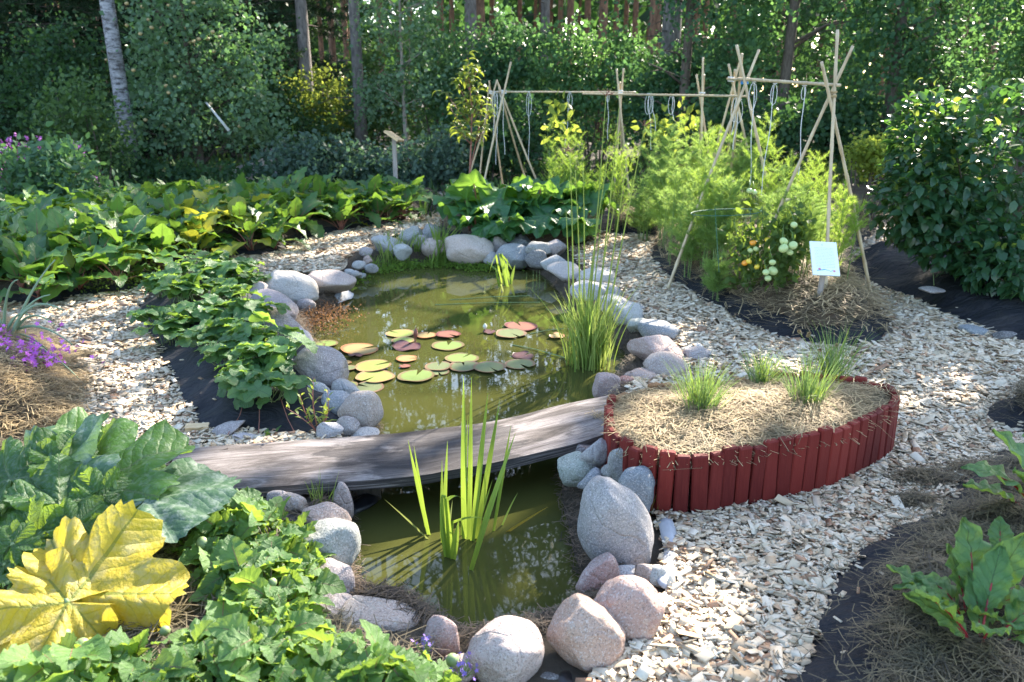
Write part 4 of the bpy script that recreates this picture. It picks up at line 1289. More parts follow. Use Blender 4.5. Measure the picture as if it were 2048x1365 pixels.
# ------------------------------------------------------------------ rhubarb
q = random.Random(12)
def rhub():
    mb = MB(); pet = q.uniform(.26, .46)
    a1 = q.uniform(.4, 1.0)
    pts, tg = curve_xz(pet, .15, a1, 5)
    mb.tube(pts, [.011, .010, .009, .008, .007, .006], 6, 1)
    sub = MB(); R = q.uniform(.24, .33)
    palmate(sub, R, q, depth=.14, serr=.08, ruffle=.13, cup=.30, notch=.7, nth=54, nr=6, nteeth=20)
    tz = tg[-1]; ang = a1 + q.uniform(.35, .9)
    yd = Vector((math.sin(ang), 0, math.cos(ang))); nr = Vector((-math.cos(ang), 0, math.sin(ang)))
    B = basis(yd, nr)
    mb.add([B @ Vector(v) + pts[-1] for v in sub.v], sub.f, sub.uv, 0)
    me = mb.mesh('leaf', True); me.materials.append(M['rhubarb']); me.materials.append(M['stem_pink']); return me
rh_me = [rhub() for _ in range(8)]
c = G(1040, 455, .1)
z0 = BEDS['rhubarb']['z'](c.x, c.y) - .02
t = thing('rhubarb_plant', 'big rhubarb with broad ruffled leaves at the far end of the pond', 'rhubarb', (c.x, c.y, z0))
for k in range(66):
    rx = q.uniform(-.66, .66); ry = q.uniform(-.62, .12)
    az = math.atan2(ry * 1.4, rx) + q.gauss(0, .7)
    inst('leaf', q.choice(rh_me), t, (rx, ry, 0), rz=(q.gauss(0,.15), q.gauss(.1,.2), az), sc=q.uniform(.75, 1.15))
for k in range(34):                    # leaves hanging forward over the stones
    rx = q.uniform(-.68, .62); az = -PI / 2 + q.gauss(0, .45) + rx * .5
    inst('leaf', q.choice(rh_me), t, (rx, q.uniform(-.95, -.5), q.uniform(-.06, .0)), rz=(q.gauss(0,.15), q.uniform(.15, .6), az), sc=q.uniform(.55, .85))

# ------------------------------------------------------------------ chard
q = random.Random(21)
chard_me = [arch_leaf('leaf', q.uniform(.08,.15), q.uniform(.16,.22), q.uniform(.085,.105), q.uniform(.0,.3), q.uniform(.8,2.0), BEETP, ['chard', 'stem_red'], q, .0045, .18, .24, .05, 18, 4, crinkle=.15) for _ in range(7)]
def chard(x, y, label, leaves, sc=1.0):
    p = G(x, y, .1); z = BEDS['chard']['z'](p.x, p.y)
    t = thing('chard_plant', label, 'chard', (p.x, p.y, z))
    for (az, tilt, s) in leaves:
        inst('leaf', q.choice(chard_me), t, (0, 0, 0), rz=(q.gauss(0,.12), tilt, az), sc=s * sc)
chard(1925,1290,'largest chard plant with puckered leaves and red stalks in the dark bed', [(2.9,.35,1.05),(2.3,.15,.9),(1.6,-.1,1.25),(1.2,.05,1.0),(.3,.45,1.0),(-.5,.3,.95),(3.6,.55,1.0),(5.0,.45,.8),(4.3,.3,.7),(1.9,.0,.75),(2.5,.6,.8),(0.7,-.05,1.1),(3.2,.2,.8)], .95)
chard(1950,1345,'chard plant at the bottom edge with thick red stalks', [(2.6,.3,1.0),(3.4,.3,.9),(.2,.4,1.1),(.8,.2,1.0),(-.4,.5,.9),(1.5,.1,.8),(4.4,.2,.9)], 1.0)
chard(1985,1180,'small chard plant between the largest one and the right edge', [(2.6,.3,.8),(3.4,.3,.7),(1.2,.0,.9),(.2,.4,.8),(4.6,.4,.7)], .8)
chard(2075,1075,'chard plant cut off by the right edge with one tall upright leaf', [(3.1,.35,1.35),(2.5,.0,1.3),(3.9,.5,1.1),(1.7,.0,1.1),(.3,.3,1.1),(2.9,.7,1.0),(3.4,.15,1.0)], 1.05)

# ------------------------------------------------------------------ zucchini: hero leaves set one by one
q = random.Random(31)
def zleaf(R, mat, depth=.42, ruffle=.07, cup=.10, serr=.11):
    mb = MB(); palmate(mb, R, q, depth=depth, serr=serr, ruffle=ruffle, cup=cup, notch=.45, nth=108, nr=9, nteeth=36, lobestep=64)
    me = mb.mesh('leaf', True); me.materials.append(M[mat]); return me
zc = G(40, 1130, .05)
zt = thing('zucchini_plant', 'sprawling zucchini with one huge yellow leaf and mottled green leaves', 'zucchini', (zc.x, zc.y, .08))
ztip = []
# (joint px,py,z) (tip px,py,z) (facing: world normal) mat, depth
ZL = [((155,1188,.26),(395,1190,.22),(-.10,-.75,.80),'zucchiniyellow',.32,.13),
      ((135,1205,.27),(-60,1235,.30),(-.1,-.55,.85),'zucchiniyellow',.26,.13),
      ((20,1330,.2),(-90,1270,.24),(.1,-.3,.95),'zucchiniyellow',.25,.08),
      ((290,1000,.32),(430,905,.30),(-.25,-.70,.75),'zucchinigrey',.12,.04),
      ((190,965,.34),(215,820,.44),(.10,-.85,.55),'zucchini',.42,.07),
      ((95,965,.34),(70,838,.44),(-.10,-.85,.55),'zucchinigrey',.45,.08),
      ((45,1000,.30),(-30,890,.40),(-.3,-.6,.8),'zucchini',.42,.08),
      ((120,1010,.33),(270,945,.34),(.2,-.65,.75),'zucchini',.42,.09),
      ((100,1035,.30),(60,925,.40),(0,-.7,.7),'zucchini',.38,.08),
      ((60,1075,.28),(150,1010,.38),(.3,-.6,.75),'zucchini',.38,.09),
      ((10,1130,.24),(20,1020,.36),(-.2,-.7,.6),'zucchini',.42,.09),
      ((60,1110,.24),(-20,1190,.22),(-.3,-.6,.7),'zucchini',.42,.09),
      ((150,1050,.32),(205,985,.38),(.1,-.6,.8),'zucchini',.40,.12),((20,960,.36),(-20,870,.44),(.2,-.7,.6),'zucchini',.40,.12),((200,1000,.33),(262,930,.40),(.5,-.6,.5),'zucchini',.36,.12),((85,1140,.27),(130,1085,.33),(.1,-.5,.8),'zucchini',.4,.12),((130,930,.38),(150,850,.47),(.5,-.7,.3),'zucchini',.4,.12),((25,1090,.30),(75,1030,.36),(-.1,-.6,.8),'zucchini',.4,.12),
      ((260,920,.30),(225,838,.34),(.8,-.4,.4),'zucchini',.30,.10),
      ((170,1090,.22),(200,1030,.28),(.2,-.7,.6),'zucchini',.38,.09),
      ((255,975,.26),(235,905,.34),(.9,-.35,.2),'zucchini',.3,.10)]
mbp = MB()
for (j, tp, nrm, mat, dep, ruf) in ZL:
    a = G(*j); b = G(*tp)
    R = (b - a).length / .98 * (.86 if 'yellow' in mat else .76)
    o = inst('leaf', zleaf(R, mat, dep, ruf), zt, a - zt.location, basis(b - a, nrm))
    base = Vector((zc.x, zc.y, .08)) + Vector((q.uniform(-.06,.06), q.uniform(-.06,.06), 0))
    mid = (a + base) / 2 + Vector((0, 0, .06))
    mbp.tube([base - zt.location, mid - zt.location, a - zt.location], [.013, .010, .007], 6)
mbp.build('stem', M['stem_pale'], zt, True)

# ------------------------------------------------------------------ groundcherry (physalis)
q = random.Random(41)
phys_me = [arch_leaf('leaf', .0, q.uniform(.075,.105), q.uniform(.066,.088), PI/2 - .35, PI/2 + q.uniform(.1,.8), HEART, ['physalis', 'stem_pink'], q, .0011, q.uniform(.1,.45), .16, .055, 12, 3) for _ in range(10)]
canopy_px = [(330,1005),(430,985),(520,985),(600,1030),(645,1085),(630,1130),(650,1210),(720,1235),(800,1262),(880,1275),(905,1330),(900,1400),(860,1500),(0,1500),(-60,1330),(100,1275),(230,1262),(345,1245),(375,1170),(340,1100)]
canopy = gpoly(canopy_px, .2, 4)
PT = [((460,1080),'groundcherry bush closest to the footbridge, pale green in the sun'),((560,1140),'groundcherry bush spilling onto the left bank stones'),((560,1260),'groundcherry bush with dark lower leaves at the bottom middle'),
      ((780,1330),'groundcherry bush at the bottom corner of the pond beside the violet flowers'),((330,1330),'groundcherry bush under the yellow zucchini leaf'),((120,1360),'groundcherry bush in the bottom corner below the yellow leaf')]
pts = samp(canopy, 2200)
roots = []
for (xy, lab) in PT:
    p = G(*xy, .05); roots.append((p, thing('groundcherry_plant', lab, 'groundcherry', (p.x, p.y, .06)), MB()))
cnt = {}
dist_edge = bdist(canopy, pts)
def can_h(p, d): return .10 + .13 * float(sstep(d / .16)) + .05 * noise.noise(Vector((p[0]*5, p[1]*5, 1)))
keep = []
for p, d in zip(pts, dist_edge):
    x, y = project(np.array([[p[0], p[1], .2]]))
    if -90 < x[0] < 960 and y[0] < 1440: keep.append((p, d))
for i, (p, d) in enumerate(keep[:1500]):
    h = can_h(p, d)
    lay = q.random()
    z = h * (1.0 if lay < .6 else q.uniform(.45, .95)) + q.uniform(-.015, .02)
    k = min(range(len(roots)), key=lambda k: (roots[k][0].x - p[0])**2 + (roots[k][0].y - p[1])**2)
    R0, t, mb = roots[k]
    out = Vector((p[0] - R0.x, p[1] - R0.y, 0)); out = out / max(out.length, .05)
    # leaf frame: arch_leaf runs +X, up +Z
    az = math.atan2(out.y, out.x) + q.gauss(0, 1.0)
    tilt = q.gauss(.3, .5)
    o = inst('leaf', q.choice(phys_me), t, (p[0] - R0.x, p[1] - R0.y, z - .06 + q.gauss(0, .015)), rz=(q.gauss(0, .5), tilt, az), sc=q.choice((.4, .55, .75, .9, 1.05, 1.25)) * (.85 if d < .08 else 1))
    cnt[k] = cnt.get(k, 0) + 1
    if i % 4 == 0:
        a = Vector((q.uniform(-.03,.03), q.uniform(-.03,.03), 0)); e = Vector((p[0] - R0.x, p[1] - R0.y, z - .065))
        mb.tube([a, a * .5 + e * .5 + Vector((0, 0, .03)), e], [.004, .003, .0018], 4)
for (R0, t, mb) in roots:
    if mb.v: mb.build('stem', M['stem_dark'], t, True)
# green lantern fruits among the leaves
fm = tomato_like = bpy.data.meshes.new('fruit')
bm = bmesh.new(); bmesh.ops.create_uvsphere(bm, u_segments=10, v_segments=8, radius=.016)
for v in bm.verts:
    a_ = math.atan2(v.co.y, v.co.x); f_ = 1 + .10 * math.cos(5 * a_); v.co.x *= f_; v.co.y *= f_; v.co.z *= 1.25 if v.co.z < 0 else .95
bm.to_mesh(fm); bm.free(); fm.polygons.foreach_set('use_smooth', [True] * len(fm.polygons)); fm.materials.append(M['stem_pale'])
for (x, y, z) in ((478,1168,.24),(405,1085,.24),(500,1115,.24),(545,1165,.23),(620,1245,.2),(165,1290,.22),(130,1268,.22),(905,1320,.12),(330,1262,.2),(700,1300,.2)):
    p = G(x, y, z); k = min(range(len(roots)), key=lambda k: (roots[k][0] - p).length)
    inst('fruit', fm, roots[k][1], p - roots[k][1].location, rz=(q.gauss(0, .3), q.gauss(0, .3), q.uniform(0, 6)), sc=q.uniform(.8, 1.25))
p = G(395, 862, .02); bm = bmesh.new(); bmesh.ops.create_cube(bm, size=1); bmesh.ops.subdivide_edges(bm, edges=bm.edges[:], cuts=2, use_grid_fill=True)
for v in bm.verts:
    v.co = Vector((v.co.x * .11, v.co.y * .05, v.co.z * .03)) + Vector((0, 0, 0)) + Vector((1, .5, .4)) * .010 * noise.noise(v.co * 3)
me_ = bpy.data.meshes.new('wood_offcut'); bm.to_mesh(me_); bm.free()
o = obj('wood_offcut', me_, None, M['palewood']); o.location = (p.x, p.y, .035); o.rotation_euler = (.1, .06, .3)
tag(o, 'pale wood offcut lying where the chips meet the strawberry fabric', 'wood offcut')
# small lobelia at the very bottom
def flowers(name, label, cat, c, n, sig, size, mat, stemmat='grass', group=None, nst=30, zlow=0.02):
    t = thing(name, label, cat, c, group)
    P = NR.normal(0, 1, (n, 3)) * sig; P[:, 2] = np.abs(P[:, 2]) + zlow
    tv = []; tf = []
    for k in range(5):
        a = k * 2 * PI / 5; b = len(tv)
        tv += [(0,0,0), (math.cos(a-.5)*.5, math.sin(a-.5)*.5, .12), (math.cos(a), math.sin(a), .05), (math.cos(a+.5)*.5, math.sin(a+.5)*.5, .12)]
        tf += [(b, b+1, b+2, b+3)]
    d = randdir(n, .3); X, Y, Z = frames(randdir(n), d)
    V, F = scatter(tv, tf, P, X, Y, Z, size * NR.uniform(.7, 1.2, n))
    obj('petals', npmesh('petals', V, F), t, M[mat])['kind'] = 'stuff'
    mb = MB()
    for i in range(min(nst, n)):
        mb.tube([Vector((P[i,0]*.3, P[i,1]*.3, 0)), Vector(P[i])], [.002, .001], 3)
    mb.build('stem', M['stem_pale'], t)
    return t
flowers('lobelia_plant', 'tiny violet flowers at the bottom edge beside the groundcherry', 'lobelia', tuple(G(922,1352,.06)), 34, (.022,.022,.02), .008, 'violet')
flowers('lobelia_plant', 'violet flowers peeping between groundcherry leaves by the stones', 'lobelia', tuple(G(850,1305,.12)), 14, (.015,.015,.02), .008, 'violet')
flowers('lobelia_plant', 'mass of magenta flowers on the golden hay mound at the left edge', 'lobelia', tuple(G(15,735,.20)), 620, (.14,.10,.07), .017, 'magenta', nst=90)
for (x, y, n_) in ((10,700,5),(40,650,9)):
    pass
# onion leaves at the left edge
p0 = G(10, 690, .22)
t = thing('onion_plant', 'arching blue-green onion leaves at the left edge above magenta flowers', 'onion', tuple(p0))
for (tip, hgt) in (((160,760),.10),((110,520),.0),((130,740),.12),((145,690),.12),((100,590),.05),((35,560),.1),((110,650),.12),((60,630),.05),((-30,600),.1),((95,700),.06),((125,620),.14)):
    b = D(tip[0], tip[1], p0.y + q.uniform(-.25, .15)) - p0
    a = Vector((q.uniform(-.04,.04), q.uniform(-.04,.04), 0))
    m1 = a * .5 + b * .45 + Vector((0, 0, hgt + .10))
    path = []
    for k in range(11):
        u = k / 10; path.append(a * (1-u)**2 + m1 * 2*u*(1-u) + b * u*u)
    mb = MB(); mb.tube(path, [.0105 * (1 - .8 * u / 10) + .001 for u in range(11)], 6)
    mb.build('leaf', M['onion'], t, True)
# ================================================================== WATER PLANTS
q = random.Random(51)
def pad_mesh(seed, wav=.012):
    qq = random.Random(seed); V = [(0, 0, 0)]; U = [(0, 0)]; F = []
    n = 40; notch = qq.uniform(.18, .4); rings = (.35, .7, .93, 1.0)
    ph = qq.uniform(0, 6)
    for f in rings:
        for k in range(n + 1):
            th = notch / 2 + (2*PI - notch) * k / n
            r = f * (1 + .03 * math.sin(3 * th + ph) + .02 * math.sin(5 * th)) * (1 - .10 * math.exp(-((k if k < n/2 else n - k) / 2.0)**2) if f > .9 else 1)
            x, y = math.sin(th) * r, math.cos(th) * r
            V.append((x, y, (wav * math.sin(4 * th + ph) + .02) * (1 if f == 1 else .35 if f > .9 else 0))); U.append((x, y))
    S = n + 1
    for k in range(n): F.append((0, 1 + k + 1, 1 + k))
    for i in range(len(rings) - 1):
        for k in range(n):
            a = 1 + i * S + k; F.append((a, a + 1, a + S + 1, a + S))
    V += [(v[0] * .98, v[1] * .98, v[2] - .02) for v in V]; nb = len(U); U = U + U
    F += [tuple(i + nb for i in reversed(f)) for f in F]
    b0 = 1 + (len(rings) - 1) * S
    for k in range(n): F.append((b0 + k + 1, b0 + k, b0 + k + nb, b0 + k + 1 + nb))
    mb = MB(); mb.add(V, F, U); return mb.mesh('lily_pad', True)
PADS = [ # px,py,w, material, label
 (801,667,58,'yellow','bright yellow-green pad farthest back in the sunlit strip, with a smaller one peeping out below'),
 (806,682,46,'yellow','pale yellow pad partly covered, just below the farthest bright one'),
 (853,672,40,'orange','thin orange-tinted pad right of the tall dark bud'),
 (897,671,50,'red','reddish pad behind the plain green one at the middle'),
 (896,691,66,'green','plain green pad below the reddish one at the middle'),
 (720,699,76,'orange','large orange pad floating alone at the left'),
 (652,689,48,'green','green heart-notched pad touching the left bank stones'),
 (632,693,36,'green','small green pad nearest the left bank'),
 (812,694,62,'purple','curled dark purple pad under the tall dark bud'),
 (814,718,44,'orange','small greenish orange pad in the open middle'),
 (712,714,32,'purple','tiny curled purple leaf below the large orange pad'),
 (747,734,74,'yellow','yellow-green pad highest in the left cluster of big pads'),
 (688,725,30,'orange','small brownish pad at the left edge of the left cluster'),
 (696,737,36,'dull','dull small pad touching the left cluster'),
 (750,755,78,'yellow','largest yellow-green pad, in the centre of the left cluster'),
 (697,772,38,'yellow','pale pad slipping under its neighbour at the near left'),
 (737,774,64,'dull','olive pad nearest the footbridge in the left cluster'),
 (810,733,23,'red','smallest round red pad'),
 (833,753,74,'green','broad green pad nearest the footbridge in the middle'),
 (877,735,54,'dull','tilted green pad with red edge left of the overlapping trio'),
 (877,744,44,'dull','small dull pad tucked below the tilted red-edged one'),
 (924,717,68,'green','rear green pad of the overlapping trio'),
 (928,734,62,'dull','middle pad of the overlapping trio, with a wet bead at its notch'),
 (979,737,66,'dull','olive pad right of the trio, streaked with stem shadows'),
 (1047,713,50,'purple','dark wet pad with a turned-up edge at the right'),
 (1040,729,62,'dull','brownish green pad below the dark wet one'),
 (1042,654,66,'red','red-tinged pad farthest right at the back'),
 (1022,669,62,'dull','green pad below the red-tinged one at the back right'),
 (979,665,28,'purple','tiny purple leaf beside the white bud'),
 (1114,674,36,'orange','orange-red leaf floating by the reeds')]
for i, (x, y, w, m, lab) in enumerate(PADS):
    p = G(x, y, ZW + .006); r = w * pxm(p) / 2
    curl = m in ('purple',) or lab.startswith('orange-red')
    me = pad_mesh(100 + i, .10 if curl else .02); me.materials.append(M['pad_' + m])
    o = obj('lily_pad', me); o.location = (p.x, p.y, ZW + .006 + .0035 * (i % 4) + (.008 if curl else 0))
    o.scale = (r, r * (.8 if curl else 1), r * .6)
    o.rotation_euler = (q.gauss(0, .02) + (.10 if curl else 0), q.gauss(0, .02), q.uniform(0, 6.28))
    tag(o, lab, 'lily pad', 'lily pads on the pond')
def bud(x, y, h, mat, label, lean):
    p = G(x, y, ZW); s = pxm(p); H = h * s
    t = thing('water_lily_bud', label, 'water lily', (p.x, p.y, ZW))
    mb = MB(); mb.tube([(0, 0, -.05), (lean * .3, 0, H * .35)], .006, 6); mb.build('stem', M['stem_pink'], t)
    for k in range(5):
        mb = MB(); a = k * 2 * PI / 5; pts = []
        for j in range(6):
            u = j / 5; r = .016 * math.sin(PI * min(1, u * .9 + .1)) ** .8
            pts.append(Vector((math.cos(a) * r + lean * (.3 + .7 * u), math.sin(a) * r, H * (.30 + .70 * u))))
        mb.blade(pts, [.012, .020, .022, .018, .010, .002], Vector((-math.sin(a), math.cos(a), 0)), 0, .3)
        mb.build('petal', M[mat], t, True)
bud(830,688,34,'bud','tall dark pink water lily bud standing above the pads',.012)
bud(970,664,18,'budwhite','small white water lily bud at the back of the pads',0)

def blades_plant(name, label, cat, base_px, blades, z=ZW, group=None, mats=('iris',), partname='leaf', fold=.35):
    """blades: (base px, tip px, width px, material, sag, dY)"""
    c = G(*base_px, z)
    t = thing(name, label, cat, tuple(c), group)
    for bl in blades:
        (bx, by), (tx, ty), w, mt, sag, dY = bl[:6]
        a = G(bx, by, z - .02); b = D(tx, ty, a.y + dY)
        mid = bl[6] if len(bl) > 6 else None
        s = pxm(a); pts = []
        n = 10
        sidev = Vector((b - a).cross(Vector((0, 1, 0)))).normalized()
        if sidev.length < .5: sidev = Vector((1, 0, 0))
        sidev = (sidev * .8 + Vector((0, q.uniform(-.6, .6), 0))).normalized()
        if mid:
            m_ = D(mid[0], mid[1], a.y + dY * .6)
            path = [a + (m_ - a) * (k / 6) for k in range(6)] + [m_ + (b - m_) * (k / 6) + Vector((0, 0, .02 * math.sin(PI * k / 6))) for k in range(7)]
        else:
            path = [a + (b - a) * (k / n) + Vector((0, 0, 1)) * sag * math.sin(PI * k / n) * (b - a).length + sidev * 0 for k in range(n + 1)]
        N = len(path)
        ws = [.72 * w * s * (1.0 if u < .45 else max(.04, 1 - ((u - .45) / .55) ** 1.6)) * (.75 + .25 * min(1, u * 4)) for u in [k / (N - 1) for k in range(N)]]
        mb = MB(); mb.blade([p - c for p in path], ws, sidev, 0, fold)
        mb.build(partname, M[mt], t, True)
    return t
blades_plant('iris_plant', 'tall yellow-green iris with sword-shaped leaves standing in the near pool', 'iris', (910,1095), [
 ((929,1086),(927,752),17,'iris',0,.0),((938,1088),(943,754),13,'iris',0,.05),((944,1090),(976,785),17,'iris',0,-.05),((922,1080),(936,830),10,'iris',0,.08),
 ((950,1086),(1000,800),15,'iris',0,.0),((940,1150),(1031,866),17,'iris',.02,.05),((985,1072),(1022,850),12,'iris',.02,.1),((953,1092),(1020,905),12,'iris',.03,0),
 ((860,1078),(816,880),13,'iris',0,.0),((856,1074),(828,892),11,'iris',0,.06),((885,1095),(895,882),12,'iris',0,.08),((883,1090),(884,920),9,'iris',0,.12),
 ((900,1125),(889,1000),22,'iris',0,0,(889,1000)),((895,1122),(880,1004),20,'iris',0,0),((905,1126),(918,1040),20,'iris',0,-.05),((905,1120),(930,1002),14,'iris',0,-.04,(893,1000)),
 ((908,1112),(985,1042),8,'iris',0,.0,(905,1045)),((930,1085),(945,930),9,'iris',0,.1),((945,1085),(985,960),9,'iris',.02,.12),
 ((866,1088),(770,1000),7,'irispale',.02,.05),((1000,1074),(1096,1014),9,'irisyellow',.02,.05),((1000,1062),(1036,985),5,'iris',.05,.1),
 ((805,1104),(698,1136),6,'irispale',.10,-.02),((955,1145),(942,1148),4,'irisyellow',0,0),((1000,1078),(1040,1130),4,'irispale',.0,-.02,(1012,1075)),((895,1085),(905,1000),6,'irispale',0,.1)])
# tall reed by the right bank
def reed(name, label, cat, base_px, n, hpx, spread, wpx, mats, tall=(), zb=ZW, lean=.0, partname='blade'):
    c = G(*base_px, zb); t = thing(name, label, cat, tuple(c)); s = pxm(c)
    V = []
    mb = {m: MB() for m in mats}
    for i in range(n):
        a = Vector((q.gauss(0, spread * s * .35), q.gauss(0, spread * s * .35), -.02))
        H = q.uniform(.45, 1.0) * hpx * s
        l = Vector((q.gauss(lean, .22), q.gauss(0, .22), 0)) * H
        path = [a + Vector((l.x * u**1.7, l.y * u**1.7, H * (u - .10 * u**3 * (l.length / H + .2)))) for u in [k / 5 for k in range(6)]]
        w = wpx * s * q.uniform(.6, 1.2)
        ang = q.uniform(0, PI)
        mb[q.choice(mats)].blade(path, [w, w, w*.95, w*.8, w*.5, w*.06], Vector((math.cos(ang), math.sin(ang) * .6, 0)).normalized(), 0, .3)
    for m, b in mb.items():
        if b.v: o = b.build(partname, M[m], t); o['kind'] = 'stuff'
    for (tx, ty, bx) in tall:
        b = D(tx, ty, c.y + q.uniform(-.08, .12)) - c; a = G(bx, base_px[1], zb) - c + Vector((0, q.uniform(-.05, .05), -.02))
        bow = Vector((q.gauss(0, .01), 0, 0))
        mbx = MB(); r0 = 4.6 * s / 2
        mbx.tube([a + (b - a) * u + bow * math.sin(PI * u) + Vector((0,0,0)) for u in [k / 8 for k in range(9)]], [r0 * (1 - .72 * k / 8) for k in range(9)], 5)
        mbx.build('stem', M['reed'], t, True)
    return t, c
t_reed, c_reed = reed('reed_clump', 'tall slender reed clump at the right waterline of the pond', 'reed', (1182,732), 260, 190, 50, 3, ('reed', 'grass', 'reed'),
     tall=((1140,300,1148),(1150,340,1156),(1166,330,1163),(1212,190,1168),(1238,215,1182),(1218,300,1160),(1290,250,1196),(1228,420,1178),(1252,330,1190),(1132,420,1140),(1205,420,1172)), lean=.05)
mb = MB()
for (x, y) in ((1140,302),(1212,192),(1290,252)):
    e = D(x, y, c_reed.y) - c_reed
    for k in range(14):
        a = q.uniform(0, 6.28); L_ = q.uniform(.03, .07)
        mb.tube([e, e + Vector((math.cos(a)*L_, math.sin(a)*L_*.6, q.uniform(-.01, .045)))], [.0012, .002], 3)
o = mb.build('seed_head', M['stem_pink'], t_reed); o['kind'] = 'stuff'
reed('grass_clump', 'small sprig of grass at the foot of the red planks by the grey liner', 'grass', (1305,1028), 26, 75, 20, 4, ('grass',), zb=.0)
blades_plant('bur_reed', 'bright green strap-leaved reed drooping in the far water', 'reed', (1012,560), [
 ((1010,575),(1004,505),9,'iris',.02,0),((1016,578),(1024,540),10,'iris',0,.05,(1000,508)),((1005,570),(978,548),7,'iris',0,0,(992,510)),((1020,572),(1030,530),8,'iris',0,.1),((1012,575),(1015,515),7,'iris',0,.1),
 ((1000,578),(990,535),7,'iris',0,-.05),((1024,572),(1005,512),8,'iris',0,.1),((1015,560),(972,522),6,'iris',0,.1),((1008,588),(996,582),5,'irispale',0,0,(1003,570)),((1000,560),(940,559),3,'irispale',.0,0)])
reed('water_grass', 'clump of green grass in front of the biggest far boulder', 'grass', (880,528), 90, 95, 30, 4, ('grass',), lean=.12)
reed('water_grass', 'yellowish thin grass clump left at the far shore', 'grass', (788,530), 80, 85, 40, 3, ('grass', 'reed'), lean=.1)
reed('water_grass', 'narrow dark grass clump between the two far grass tufts', 'grass', (838,522), 50, 70, 16, 3, ('grass',), lean=.1)
reed('water_grass', 'lone thin grass clump at the left end of the far shore pebbles', 'grass', (748,545), 30, 50, 16, 3, ('grass',))
reed('water_grass', 'few thin grass blades in the shade under the left end of the footbridge', 'grass', (645,1020), 26, 90, 26, 3, ('grass', 'reed'), zb=-.03)
# mare's tail spikes
for (x, y, h, lab) in ((1066,585,45,'tallest mare\'s tail spike, left of the pair'),(1073,580,40,'second tallest mare\'s tail spike'),(1079,578,38,'mare\'s tail spike right of the tallest pair'),(1053,582,38,'thin mare\'s tail spike left of the pair'),
                     (1090,580,22,'short mare\'s tail spike nearest the right bank'),(970,588,22,'leaning mare\'s tail spike in the middle of the far water'),(982,580,16,'shortest mare\'s tail spike')):
    c = G(x, y, ZW); s = pxm(c); H = h * s
    n = int(30 + h * 2.2); u = NR.random(n); a = NR.uniform(0, 6.28, n)
    P = np.column_stack([np.zeros(n), np.zeros(n), u * H]); d = np.column_stack([np.cos(a), np.sin(a), .45 * np.ones(n)])
    X, Y, Z = frames(d, np.tile([0, 0, 1.], (n, 1)))
    V, F = scatter(LEAF4[0] * [.3, 1, 1], LEAF4[1], P, X, Y, Z, .016 * (1.15 - u))
    t = thing('mares_tail', lab, "water plant", tuple(c), "mare's tail spikes")
    o = obj('leaf_whorls', npmesh('leaf_whorls', V, F), t, M['irispale']); o['kind'] = 'stuff'
    mb = MB(); mb.tube([(0,0,-.03), (0,0,H)], [.003, .001], 4); mb.build('stem', M['stem_pale'], t)
# reddish creeping plant at the left bank and moss at the far shore
P = np.array([tuple(G(x, y, -.03)) for x, y in [(630,640),(645,625),(660,630),(675,640),(620,625),(655,612),(690,620),(640,655),(600,630)]])
o = leafcloud('creeping_plant', None, P, 1500, (.06,.05,.025), .022, 'pad_red' if False else 'leaf_red', keepz=-.11) if 'leaf_red' in M else None
fol('leaf_red', (.10,.055,.035), (.20,.115,.07), (.26,.14,.06), .35)
o = leafcloud('creeping_plant', None, P, 1300, (.075,.06,.025), .016, 'leaf_red', keepz=-.11)
tag(o, 'reddish creeping water plant hanging over the left bank', 'water plant')
o['kind'] = 'stuff'
P = np.array([tuple(G(x, y, -.09)) for x, y in [(775,535),(800,530),(825,530),(850,528),(940,532),(960,535),(975,530),(1000,535),(700,560),(905,530),(760,540)]])
o = leafcloud('duckweed', None, P, 3000, (.10,.06,.02), .020, 'moss', keepz=-.115)
tag(o, 'low green water weeds along the far shore', 'weeds', kind='stuff')
# chips and fallen debris: two floating twigs
for (A, B, lab) in (((900,600),(1060,592),'long thin stem lying on the far water'),((870,610),(1080,605),'second thin stem lying on the far water, lower one'),((1025,690),(1130,716),'pale reed stem floating behind the iris'),((1060,668),(1128,658),'green reed stem floating beside the red-tinged pads')):
    a = G(*A, ZW + .004); b = G(*B, ZW + .008); mb = MB(); m_ = (a + b) / 2 + Vector((0, .02, .003))
    mb.tube([a, m_, b], .0035, 5); tag(mb.build('floating_stem', M['stem_pale']), lab, 'stem')
# willow shoot by the footbridge
q = random.Random(77)
def shoot(name, label, cat, base, tips, leafmat, L, W, nleaf, stem='stem_pink', leaves_as=None, zb=0.0, prof=LANCE, rad=.004, group=None, a1=(1.0, 1.9)):
    c = G(*base, zb); t = thing(name, label, cat, tuple(c), group)
    lm = [arch_leaf('leaf', .012, L * q.uniform(.85, 1.1), W, .6, q.uniform(*a1), prof, [leafmat, stem], q, .0012, .2, .12, .0, 6, 1) for _ in range(4)]
    mb = MB()
    for tip in tips:
        b = D(tip[0], tip[1], c.y + tip[2]) - c
        bow = Vector((q.uniform(-.02, .02), 0, 0))
        path = [b * u + bow * math.sin(PI * u) for u in [k / 8 for k in range(9)]]
        mb.tube(path, [rad * (1 - .75 * k / 8) for k in range(9)], 5)
        for k in range(nleaf):
            u = .25 + .75 * (k + .5) / nleaf
            p = path[int(u * 7.99)] * (1 - (u * 8) % 1) + path[min(8, int(u * 7.99) + 1)] * ((u * 8) % 1)
            inst('leaf', q.choice(lm), t, p, rz=(q.gauss(0,.3), q.gauss(0,.25), k * 2.4 + q.uniform(-.4,.4)), sc=q.uniform(.7, 1.15) * (1.15 - .35 * u))
    mb.build('stem', M[stem], t, True)
    return t
